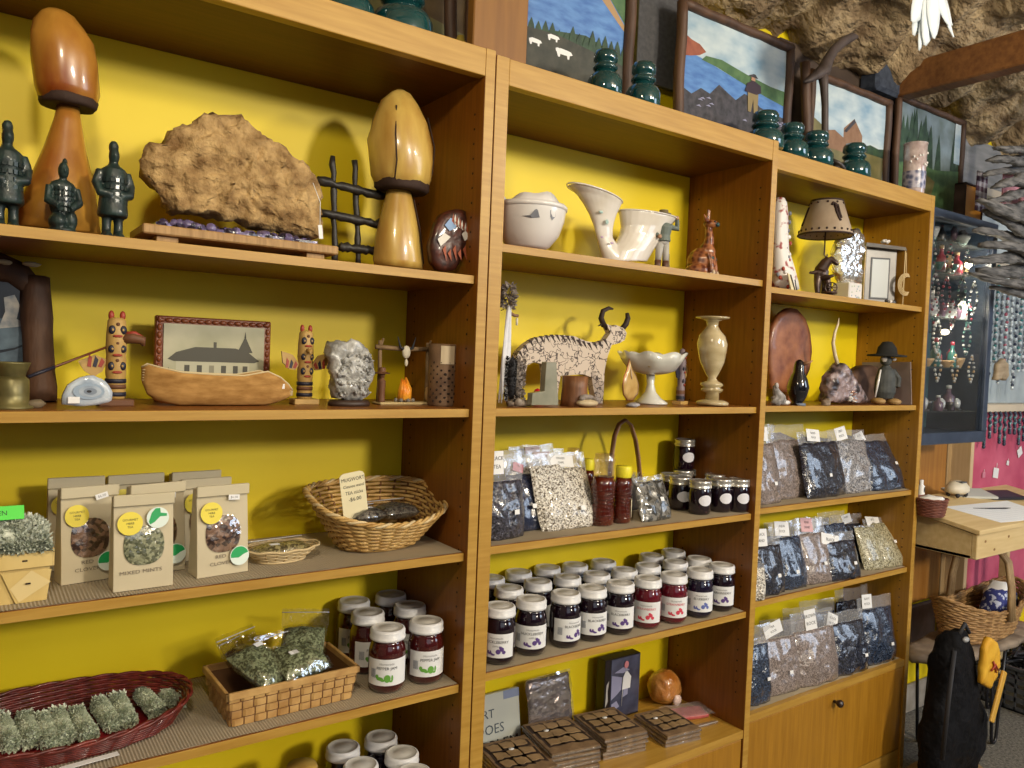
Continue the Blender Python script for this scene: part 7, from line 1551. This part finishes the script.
# grey painted band and oddments above the case
q = MB(); q.rbox(2.05, 3.2, .236, .252, 1.80, 2.06, mat('grey_band', (.16,.165,.17), .8, (.24,.24,.25), 14, (.6,4,4)), .002); tag(q.build('grey_board'), 'weathered grey board along the wall top, right of the forest painting', 'board')
p = atY(966, 184, .10); c = atY(981, 213, .10); q = MB(); q.rbox(p.x, c.x, .10, .13, cz1+.0005, atY(966,184,.10).z, mat('orange_box', (.50,.20,.015), .5, (.60,.28,.03), 14), .002); q.rbox(p.x-.006, p.x, .097, .133, cz1+.0005, p.z+.006, TRIM, .001); q.rbox(c.x, c.x+.006, .097, .133, cz1+.0005, p.z+.006, TRIM, .001); q.rbox(p.x-.006, c.x+.006, .097, .133, p.z, p.z+.006, TRIM, .001)
tag(q.build('orange_picture'), 'small orange picture with dark edge standing on the navy case', 'picture')
# wood wall strip under the case
WPN = mat('amber_boards', (.30,.12,.018), .5, (.42,.19,.035), 6, (10,10,.6)); WPP = mat('pale_boards', (.38,.25,.12), .6, (.46,.32,.16), 8, (10,10,.6))
for i, (a, c, m, lb) in enumerate(((1.72,2.155,WPN,'amber wood wall board under the navy case beside the right bookcase'),(2.165,2.345,WPP,'pale wood wall board right of the dark gap under the navy case'))):
    q = MB(); q.rbox(a, c, .232, .2525, .40, .982, m, .002); tag(q.build('wall_board'), lb, 'board')
q = MB(); q.rbox(1.72, 2.15, .235, .2525, .24, .385, mat('grey_rag', (.20,.14,.13), .9, (.34,.27,.27), 12, bump=.6), .004); tag(q.build('grey_cloth'), 'grey-brown cloth hanging on the wall under the amber boards', 'cloth')
# ---- cream shelf unit with beads, pink backing
CRS = mat('cream_shelf', (.55,.47,.36), .5, (.62,.54,.42), 10); PNKB = mat('pink_cloth', (.45,.055,.12), .8, (.60,.12,.20), 9, bump=.2)
sx0, sx1, sy = 2.19, 3.3, .165; o = Vector((sx0, sy, .50)); t = thing('bead_rack', 'cream shelf rack hung with bead strands at the right edge of the photo', 'rack', o)
for z in (.60, 1.368-.0): 
    q = MB(); q.rbox(.0, sx1-sx0, 0, .085, z-.028, z, CRS, .002); q.build('shelf', t)
q = MB(); q.rbox(0, sx1-sx0, 0, .02, 1.10, 1.118, CRS, .002); q.build('hanging_rail', t)
q = MB(); q.rbox(.0, .022, .0, .085, -.48, .95, mat('pale_post', (.52,.38,.22), .5, (.60,.46,.28), 8, (8,8,.6)), .002); q.build('post', t)
q = MB(); q.rbox(sx1-sx0-.022, sx1-sx0, .0, .085, -.48, 1.37, MATS['pale_post'], .002); q.build('post', t)
q = MB(); q.rbox(.024, sx1-sx0-.024, .078, .085, -.20, .57, PNKB, .002); q.build('pink_backing', t)
q = MB(); q.rbox(.0, sx1-sx0-.024, .078, .085, .60, 1.34, mat('mirror_back', (.30,.36,.40), .25, (.52,.60,.64), 7), .002); q.build('pale_backing', t)
PB1 = [mat('crystal_bead', (.62,.72,.80), .15, coat=.8), mat('smoke_bead', (.20,.24,.30), .2, coat=.8), mat('navy_bead', (.02,.035,.08), .2, coat=.8), mat('rose_bead', (.40,.10,.16), .25, coat=.5), mat('teal_bead', (.05,.22,.25), .2, coat=.5)]
for i in range(15):
    x = sx0+.035+.040*i; mm = [PB1[(i*2) % 5], PB1[0], PB1[1]]
    necklace('strand of mixed pale crystal beads hanging above the cream shelf of the bead rack', x, sy-.0062, .50+1.10, .40+.05*math.sin(i*2.3), .0, mm, 44, 'pale bead strands above the shelf', 'bead_strand', .0062, False, .004)
for i in range(15):
    x = sx0+.035+.040*i; mm = [PB1[2], PB1[2], PB1[1], PB1[4]]
    necklace('strand of dark navy beads hanging below the cream shelf of the bead rack', x, sy-.0062, .50+.568, .10+.03*math.sin(i*1.7), .0, mm, 14, 'navy bead strands below the shelf', 'bead_strand', .0062, False, .003)
# beige fan-shaped fossil and white tags on the pink cloth
p = atY(997, 372, sy-.02); q = MB(); q.slab([(-.05,-.03),(-.035,.03),(0,.05),(.04,.035),(.055,-.01),(.03,-.03),(.0,-.025)], -.012, .012, mat('tan_fan', (.30,.22,.13), .7, (.46,.36,.24), 20, (1,1,4), bump=.5), 7, .003, 40, 2, n=50); one(q, 'fan_coral', 'tan fan-shaped coral hanging among the pale bead strands', 'coral', (p.x, sy-.032, p.z))
for i, (px, py, s) in enumerate(((996,473,.022),(1020,452,.020),(1008,463,.010),(984,475,.012))):
    p = atY(px, py, sy+.074); q = MB(); q.rbox(-s, s, 0, .001, -s*.9, s*.9, (WHITE, WHITE, WHITE, mat('rose_tag', (.62,.22,.30), .6))[i], .0004); q.tube([(0,0,s*.9),(0,0,s*1.8)], .001, WHITE, 4)
    ob = one(q, 'hanging_tag', ('largest white tag on the pink cloth above the open papers','tilted white tag at the photo edge on the pink cloth','tiny white tag on the pink cloth between the two larger ones','rose tag at the left of the pink cloth')[i], 'tag', (p.x, sy+.074, p.z)); ob.rotation_euler = (0, (.15,-.5,.2,0)[i], 0)
# plaid cloth and pink sign above
p = atY(990, 190, .02); PLD = mat('plaid_cloth', (.10,.05,.09), .9, (.42,.42,.50), 30, kind='noise')
q = MB(); w = .034; h = .062; random.seed(2)
for a in range(5):
    for b_ in range(8):
        m = (PLD, mat('plaid_light', (.46,.46,.54), .9), mat('plaid_dark', (.07,.03,.06), .9))[(1 if (a % 2 and b_ % 2) else 2 if (a % 2 == b_ % 2) else 0)]
        x0 = -w+2*w*a/5; z0 = -h+2*h*b_/8; q.box(x0, x0+2*w/5, -.002, .002, z0, z0+2*h/8, m)
t = one(q, 'plaid_cloth', 'plaid dark and pale cloth strip hanging above the navy case corner', 'cloth', (p.x+.01, .05, p.z))
p = atY(1016, 192, .0); q = MB(); q.rbox(-.052, .12, 0, .004, -.075, .075, mat('pink_sign', (.62,.25,.33), .6, (.72,.36,.42), 20), .001); q.disc(-.01, -.01, .026, .024, -.001, mat('pink_pale_disc', (.80,.62,.66), .6), 20)
one(q, 'pink_sign', 'pink board with pale round spot behind the grey driftwood at the right edge', 'sign', (p.x+.03, .03, p.z))
# grey driftwood heap
GDW = mat('silver_driftwood', (.03,.03,.03), .8, (.20,.19,.185), 26, (.6,3,3), bump=.8, bscale=50, bdist=.004); rng = random.Random(14)
DWL = [(1042,146,994,150,5),(1042,158,988,163,6),(1044,170,984,176,6),(1040,182,992,186,7),(1044,193,986,199,6),(1042,206,994,206,7),(1044,222,978,201,7),(1046,236,984,213,8),(1044,246,974,232,7),(1046,256,980,244,8),(1044,262,968,258,7),(1046,274,978,268,8),(1044,286,970,274,6),(1044,292,990,290,6)]
for i, (xa, ya, xb, yb, hw) in enumerate(DWL):
    Yd = -.075+.030*(i % 3); n = 9; up = []; lo = []
    for k in range(n+1):
        f = k/n; x = xa+(xb-xa)*f; y = ya+(yb-ya)*f+3*math.sin(f*4+i); w_ = hw*(1-.75*f**2.2)*(1+.35*rng.uniform(-1,1)); up.append((x, y-w_)); lo.append((x, y+w_*.8))
    o = atY(xa, ya, Yd); q = MB(); q.slab(trace(up+lo[::-1], Yd, o), -.012, .012, GDW, 4, .0035, 60, i, dome=.35, n=60)
    one(q, 'driftwood_piece', 'grey weathered driftwood slab, %s from the top of the heap at the right edge' % ('first','second','third','fourth','fifth','sixth','seventh','eighth','ninth','tenth','eleventh','twelfth','thirteenth','last')[i], 'driftwood', o, 0, 'grey driftwood at the right edge')
q = MB(); pr = atY(1040, 200, -.03); q.tube([(0,0,0),(.004,0,.5),(0,0,.98)], .022, GDW, 10); one(q, 'driftwood_pole', 'grey pole hanging from the ceiling behind the driftwood slabs at the right edge', 'pole', (pr.x+.035, -.045, 1.28))
# ================================================================ sloping desk
PIN = mat('pale_pine', (.58,.42,.19), .5, (.68,.52,.27), 7, (.9,9,9), bump=.05); PINK = mat('pine_knot', (.26,.13,.04), .6)
dx0, dx1, dy0, dy1 = 1.66, 2.46, -.105, .158; zf, zb_, zl = .742, .785, .668; o = Vector((dx0, dy0, 0)); t = thing('writing_desk', 'pale pine box desk with gently sloping top holding papers and a clipboard', 'desk', o)
W = dx1-dx0; D = dy1-dy0; sl = (zb_-zf)/D
q = MB(); q.add([(-.006,-.008,zf),(W,-.008,zf),(W,D,zb_),(-.006,D,zb_),(-.006,-.008,zf+.014),(W,-.008,zf+.014),(W,D,zb_+.014),(-.006,D,zb_+.014)], [(0,3,2,1),(4,5,6,7),(0,1,5,4),(1,2,6,5),(2,3,7,6),(3,0,4,7)], PIN); q.build('desk_top', t, bev=.002)
q = MB(); q.rbox(.0, W, 0, .016, zl, zf, PIN, .002)
q.build('front_panel', t)
q = MB(); q.add([(0,.016,zl),(.016,.016,zl),(.016,D,zl),(0,D,zl),(0,.016,zf),(.016,.016,zf),(.016,D,zb_),(0,D,zb_)], [(0,3,2,1),(4,5,6,7),(0,1,5,4),(1,2,6,5),(2,3,7,6),(3,0,4,7)], PIN); q.build('side_panel', t)
q = MB(); q.rbox(.0, W, .016, D, zl, zl+.01, PIN, .001); q.build('bottom_panel', t)
q = MB(); 
for x, z in ((.11,.02),(.2,.05),(.05,.05),(.32,.03)): q.disc(x, zl+z, .006, .004, -.0006, PINK, 12)
q.build('knot', t)
for x, y in ((.03,.24),(W-.03,.04),(W-.03,.24)): q = MB(); q.rbox(x-.013, x+.013, y-.013, y+.013, 0, zl, PIN, .002); q.build('leg', t)
TD = lambda x, y, dz=.0146: Matrix.Translation((x, y, zf+.014*0+(y-dy0)*sl+dz)) @ Matrix.Rotation(math.atan(sl), 4, 'X')
def flat(name, label, cat, px, py, w, h, th, m, rz, extra=None, dz=.0146, **k):
    p = atZ(px, py, .775)
    for _ in range(4): p = atZ(px, py, zf+.014+(p.y-dy0)*sl)
    q = MB(); q.rbox(-w/2, w/2, -h/2, h/2, 0, th, m, min(.0008, th*.3)); ob = one(q, name, label, cat, (p.x, p.y, zf+(p.y-dy0)*sl+dz)); ob.rotation_euler = (math.atan(sl), 0, rz)
    if extra: q = MB(); extra(q, w, h, th); q.build(extra.__name__, ob)
    return ob
PAPB = mat('bright_paper', (.78,.82,.88), .6)
def ruled_lines(q, w, h, th):
    for i in range(9): q.box(-w*.42, w*.42, -h*.4+h*.09*i, -h*.4+h*.09*i+.0007, th, th+.0001, mat('faint_ink', (.52,.56,.66), .6))
flat('paper_sheet', 'large white sheet spread across the desk top below the clipboard', 'paper', 992, 513, .44, .150, .002, PAPB, -.10, ruled_lines)
flat('paper_sheet', 'white sheet behind the clipboard on the desk, partly curled', 'paper', 985, 497, .17, .10, .002, PAPB, -.35, ruled_lines, dz=.017) if 0 else flat('paper_pad', 'grey-white pad of paper behind the clipboard at the left of the desk', 'paper', 969, 495, .15, .09, .008, mat('pad_grey', (.52,.54,.52), .6), -.5, ruled_lines)
def black_form(q, w, h, th):
    q.box(-w*.44, w*.44, -h*.40, h*.40, th, th+.001, mat('navy_card', (.012,.018,.035), .35)); 
    for i in range(5): q.box(-w*.36, w*.3, -h*.3+h*.14*i, -h*.3+h*.14*i+.001, th+.001, th+.0012, mat('slate_line', (.10,.12,.16), .5))
flat('clipboard', 'black covered booklet lying slanted on the papers at the right of the desk', 'booklet', 1000, 497, .16, .085, .006, mat('black_cover', (.015,.02,.03), .35), -.30, black_form, dz=.0175)
p = atZ(992, 509, .775); q = MB(); q.tube([(-.075,.0,0),(.055,0,0),(.075,0,0)], [.0022,.0022,.0005], INK, 7); ob = one(q, 'black_pen', 'black pen lying on the large white sheet', 'pen', (p.x, p.y, zf+(p.y-dy0)*sl+.0190)); ob.rotation_euler = (0, 0, -.35)
# round creamy gadget, small bottle, dark red basket
p = atZ(956, 491, .785); o = Vector((base(957, .115, .80).x, .115, 0)); o.z = zf+.0142+(o.y-dy0)*sl; t = thing('round_turtle', 'cream dome-shaped shell object with dark patch on small dark feet', 'shell', o, 0)
t.scale = (1.15, .85, 1.15)
q = MB(); q.rings([(0,0,.010,.030,.026),(0,0,.018,.046,.038),(0,0,.030,.046,.038),(0,0,.044,.030,.026),(0,0,.048,.012,.010)], mat('ivory_shell', (.62,.56,.44), .4, (.74,.68,.56), 18), 26); q.build('shell_dome', t)
q = MB(); q.box(-.018, .010, -.030, -.004, .044, .0475, mat('slate_patch', (.10,.11,.13), .4)); q.build('dark_patch', t, bev=.001)
for k in range(4): q = MB(); q.ell(((-1 if k % 2 else 1)*.024, (-1 if k < 2 else 1)*.018, .008), (.008,.008,.008), INK, 8); q.build('foot', t)
p = atZ(926, 516, .775); o = Vector((p.x+.035, p.y+.045, 0)); o.x = max(o.x, 1.66+.05); o.y = .02; o.x = base(930, .02, .77).x; o.z = zf+.0150+(o.y-dy0)*sl; t = thing('red_bowl_basket', 'small dark red basket with white filling on the left end of the desk', 'basket', o)
q = MB(); Pf = weave(q, .040, .036, .004, .052, .22, 10, 20, .0024, mat('maroon_wicker', (.12,.03,.02), .5, (.22,.07,.04), 60), 2., .0012); q.build('woven_side', t); q = MB(); q.tube([Pf(2*PI*i/60, 1, .0)+Vector((0,0,.001*math.sin(i))) for i in range(60)], .003, MATS['maroon_wicker'], 6, closed=True); q.rings([(0,0,0,.040,.036),(0,0,.004,.040,.036)], MATS['maroon_wicker'], 24); q.build('rim', t)
q = MB(); q.ell((0,0,.046), (.038,.034,.014), WHITE, 16, wob=.5); one(q, 'crumpled_tissue', 'crumpled white tissue filling the small dark red basket', 'tissue', o)
o2 = Vector((base(922, .10, .80).x, .105, 0)); o2.z = zf+.0150+(o2.y-dy0)*sl; t = thing('small_bottle', 'small white bottle with black figure mark behind the dark red basket', 'bottle', o2)
q = MB(); q.lathe([(.010,0),(.011,.002),(.011,.055),(.006,.060),(.006,.075),(0,.075)], WHITE, 18); q.build('bottle_body', t); q = MB(); q.disc(0, .045, .004, .009, 0, INK, 12, cyl=.0116); q.build('figure_mark', t)
# ================================================================ stool with bark top, basket
BKT = mat('bark_top', (.14,.10,.07), .8, (.34,.27,.20), 16, bump=.8); HP = mat('hairpin_black', (.008,.008,.012), .4)
o = Vector((2.04, .055, 0)); t = thing('bark_stool', 'stool with rough bark slab top and black hairpin legs under the desk', 'stool', o)
q = MB(); TT = Matrix.Translation((0,0,.312)) @ Matrix.Rotation(PI/2, 4, 'X'); q.slab([(-.36,-.02),(-.30,-.08),(-.12,-.10),(.05,-.11),(.22,-.10),(.34,-.08),(.36,.02),(.28,.08),(.1,.09),(-.12,.085),(-.28,.07)], -.014, .014, BKT, 8, .006, 16, 5, TT, dome=.4, n=70); q.build('bark_slab', t)
for x, y in ((-.015,-.085),(.31,-.080),(-.22,.05),(.26,.05)):
    q = MB(); q.tube([(x-.045,y,.300),(x-.030,y,.15),(x-.016,y,.02),(x-.010,y,.008),(x,y,.0055),(x+.010,y,.008),(x+.016,y,.02),(x+.030,y,.15),(x+.045,y,.300)], .0052, HP, 8); q.build('hairpin_leg', t)
o = Vector((2.08, .060, .3315)); t = thing('handled_basket', 'brown wicker basket with tall hoop handle standing on the bark stool', 'basket', o)
WKB = mat('wicker_brown', (.22,.11,.035), .6, (.44,.26,.10), 50)
q = MB(); Pf = weave(q, .20, .072, .004, .125, .28, 16, 34, .0046, WKB, 2.1, .0024, lambda a: .055*math.cos(a)**2-.025*1+.02*math.cos(a*2)*0); q.build('woven_side', t)
q = MB(); q.rings([(0,0,0,.20,.072),(0,0,.006,.20,.072)], WKB, 36); q.build('basket_floor', t)
q = MB()
for ph in (0, 1): q.tube([Pf(2*PI*i/100, 1., .004*math.cos(i*.8+ph*PI))+Vector((0,0,.003*math.sin(i*.8+ph*PI))) for i in range(100)], .0042, WKB, 6, closed=True)
q.build('braided_rim', t)
q = MB()
for s in (-.012, .0, .012): q.tube([(s*1.2, -.100, .07), (s, -.094, .18), (s, -.080, .26), (s*.8,-.04,.305),(s*.8,0,.316),(s*.8,.04,.305),(s,.080,.26),(s,.094,.18),(s*1.2,.100,.07)], .0075, mat('handle_reed', (.24,.15,.07), .6, (.40,.27,.13), 30), 8)
q.build('hoop_handle', t)
q = MB(); q.slab([(-.09,0),(-.07,.06),(.0,.085),(.07,.06),(.09,0)], -.04, .03, mat('blue_print_cloth', (.03,.04,.20), .8, (.55,.60,.75), 60, kind='noise', sharp=(.55,.6)), 7, .006, 30, 4); q.slab([(-.06,.05),(0,.10),(.08,.06)], -.03, .035, WHITE, 5, .005, 30, 8, n=24)
one(q, 'blue_cloth', 'blue and white printed cloth bundled at the right inside the handled basket', 'cloth', o+Vector((.135,.0,.060)))
# black bag on wood round
Yb = -.085; xl = atY(926, 700, Yb).x; xr = atY(982, 700, Yb).x; o = Vector(((xl+xr)/2+.0, Yb, .0))
q = MB(); q.rings([(0,0,0,.17,.10),(0,0,.035,.175,.105),(0,0,.04,.165,.095)], mat('log_round', (.16,.09,.035), .7, (.30,.19,.08), 14, bump=.5), 30, None, True, .15)
one(q, 'log_round', 'low wood round on the carpet under the black bag', 'log', Vector((o.x-.03, o.y-.01, 0)))
BBG = mat('black_nylon', (.0012,.0012,.002), .8, (.004,.004,.006), 10, spec=.2, bump=.8, bscale=22, bdist=.02); t = thing('black_bag', 'tall black crumpled bag slumped against the bark stool on a wood round', 'bag', o+Vector((0,0,.0405)))
t.scale = (.86, 1, 1)
hz = atY(945, 632, Yb).z-.04; w = (xr-xl)/2; q = MB(); 
q.slab([(-w*.92,0),(-w*1.05,.08),(-w*1.0,.16),(-w*.80,.26),(-w*.72,hz*.86),(-w*.45,hz*.97),(-w*.05,hz),(w*.20,hz*.92),(w*.35,hz*.70),(w*.7,hz*.48),(w*1.05,hz*.30),(w*1.0,.09),(w*.85,0)], -.050, .046, BBG, 12, .012, 14, 4, dome=.75, n=90); q.build('bag_body', t)
q = MB(); q.tube([(-w*.6,-.03,hz*.9),(-w*.95,-.045,hz*.6),(-w*1.05,-.045,.10)], .006, INK, 8, flat=.5); q.tube([(-w*.3,-.02,hz*.98),(-w*.1,-.02,hz*1.04),(w*.1,-.02,hz*.97)], .006, INK, 8); q.build('strap', t)
q = MB(); q.ell((-w*.25,-.035,hz*.955), (.018,.008,.008), mat('grey_clasp', (.35,.36,.38), .4), 10); q.build('clasp', t)
t = thing('yellow_pouch', 'yellow-orange cloth pouch with red stitching draped over the black bag', 'pouch', o+Vector((w*.38,-.058,.0405+hz*.60))); YP = mat('saffron_cloth', (.62,.30,.01), .7, (.72,.42,.03), 20, bump=.5)
q = MB(); q.slab([(-.055,.03),(-.05,.13),(-.02,.155),(.03,.13),(.05,.09),(.045,.03),(.0,.0)], -.012, .012, YP, 7, .004, 40, 2, n=46); q.build('pouch_body', t)
q = MB(); q.tube([(-.02,-.015,.06),(0,-.017,.075),(.02,-.016,.055)], .0028, TRD, 6); q.tube([(-.01,-.015,.085),(.01,-.016,.05)], .0028, TRD, 6); q.build('red_stitching', t)
q = MB(); q.rbox(-.012, .012, -.004, .004, -.10, .05, mat('pine_slat', (.60,.34,.05), .5), .002); ob = q.build('wooden_slat', t, (.035,-.018,.0)); ob.rotation_euler = (0, .45, 0)
# grey crate under the stool
CRT = mat('grey_crate', (.06,.065,.075), .5); o = Vector((2.56, .10, 0)); t = thing('plastic_crate', 'dark grey slotted plastic crate with black cables beyond the bark stool', 'crate', o)
q = MB(); w, d, h = .20, .13, .16
for z in (.0, .035, .068, .101, .134): 
    q.box(-w, w, -d, -d+.006, z, z+.018, CRT); q.box(-w, w, d-.006, d, z, z+.018, CRT); q.box(-w, -w+.006, -d, d, z, z+.018, CRT); q.box(w-.006, w, -d, d, z, z+.018, CRT)
for i in range(13):
    x = -w+(2*w-.006)*i/12; q.box(x, x+.006, -d, -d+.006, 0, h, CRT); q.box(x, x+.006, d-.006, d, 0, h, CRT)
for i in range(8):
    y = -d+(2*d-.006)*i/7; q.box(-w, -w+.006, y, y+.006, 0, h, CRT); q.box(w-.006, w, y, y+.006, 0, h, CRT)
q.box(-w, w, -d, d, 0, .006, CRT); q.build('crate_body', t)
q = MB(); q.rbox(-w-.006, w+.006, -d-.006, -d+.006, h-.012, h, CRT, .002); q.rbox(-w-.006, w+.006, d-.006, d+.006, h-.012, h, CRT, .002); q.rbox(-w-.006, -w+.006, -d, d, h-.012, h, CRT, .002); q.rbox(w-.006, w+.006, -d, d, h-.012, h, CRT, .002); q.build('crate_rim', t)
q = MB(); rng = random.Random(4)
for k in range(5): q.tube([(rng.uniform(-.16,.16), rng.uniform(-.10,.10), .145+.02*math.sin(i+k)) for i in range(7)], .006, INK, 7)
for k in range(5): q.tube([(-.15+.07*k, -.09, .03), (-.12+.06*k, .05, .10), (-.15+.07*k, .0, .15)], .006, INK, 6)
one(q, 'cable_heap', 'heap of black cables lying in the grey plastic crate', 'cables', o+Vector((0,0,.008)))
q = MB(); q.rbox(1.604, 4.4, .240, .2525, 0, .10, mat('stone_kick', (.24,.21,.17), .8, (.36,.32,.27), 20), .003); struct(q.build('baseboard_back'))
# added glowing blobs stand in for lamp reflections and brighten the display case
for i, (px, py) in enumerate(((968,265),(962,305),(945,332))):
    p = atY(px, py, cy0+.045); GLINT = mat('added_warm_glint', (1,.9,.6), .3, emit=(1,.86,.55,14)); q = MB(); q.ell((0,0,0), (.015,.010,.009), GLINT, 12); q.tube([(0,.004,0),(0,.02,0),(0,.188-.045-.004,0)], .0015, TRIM, 5)
    one(q, 'added_case_glint', ('topmost of the three added warm glints in the navy case','middle of the three added warm glints in the navy case','lowest of the three added warm glints in the navy case')[i], 'added glint', p, 0, 'warm glints added to the navy case')
    l = bpy.data.lights.new('added_case_light', 'POINT'); l.energy = .9; l.color = (1,.88,.65); l.shadow_soft_size = .01; ob = bpy.data.objects.new('added_case_light', l); COL.objects.link(ob); ob.location = p+Vector((0,-.015,0))  # added light without a real lamp, brightens the trinkets
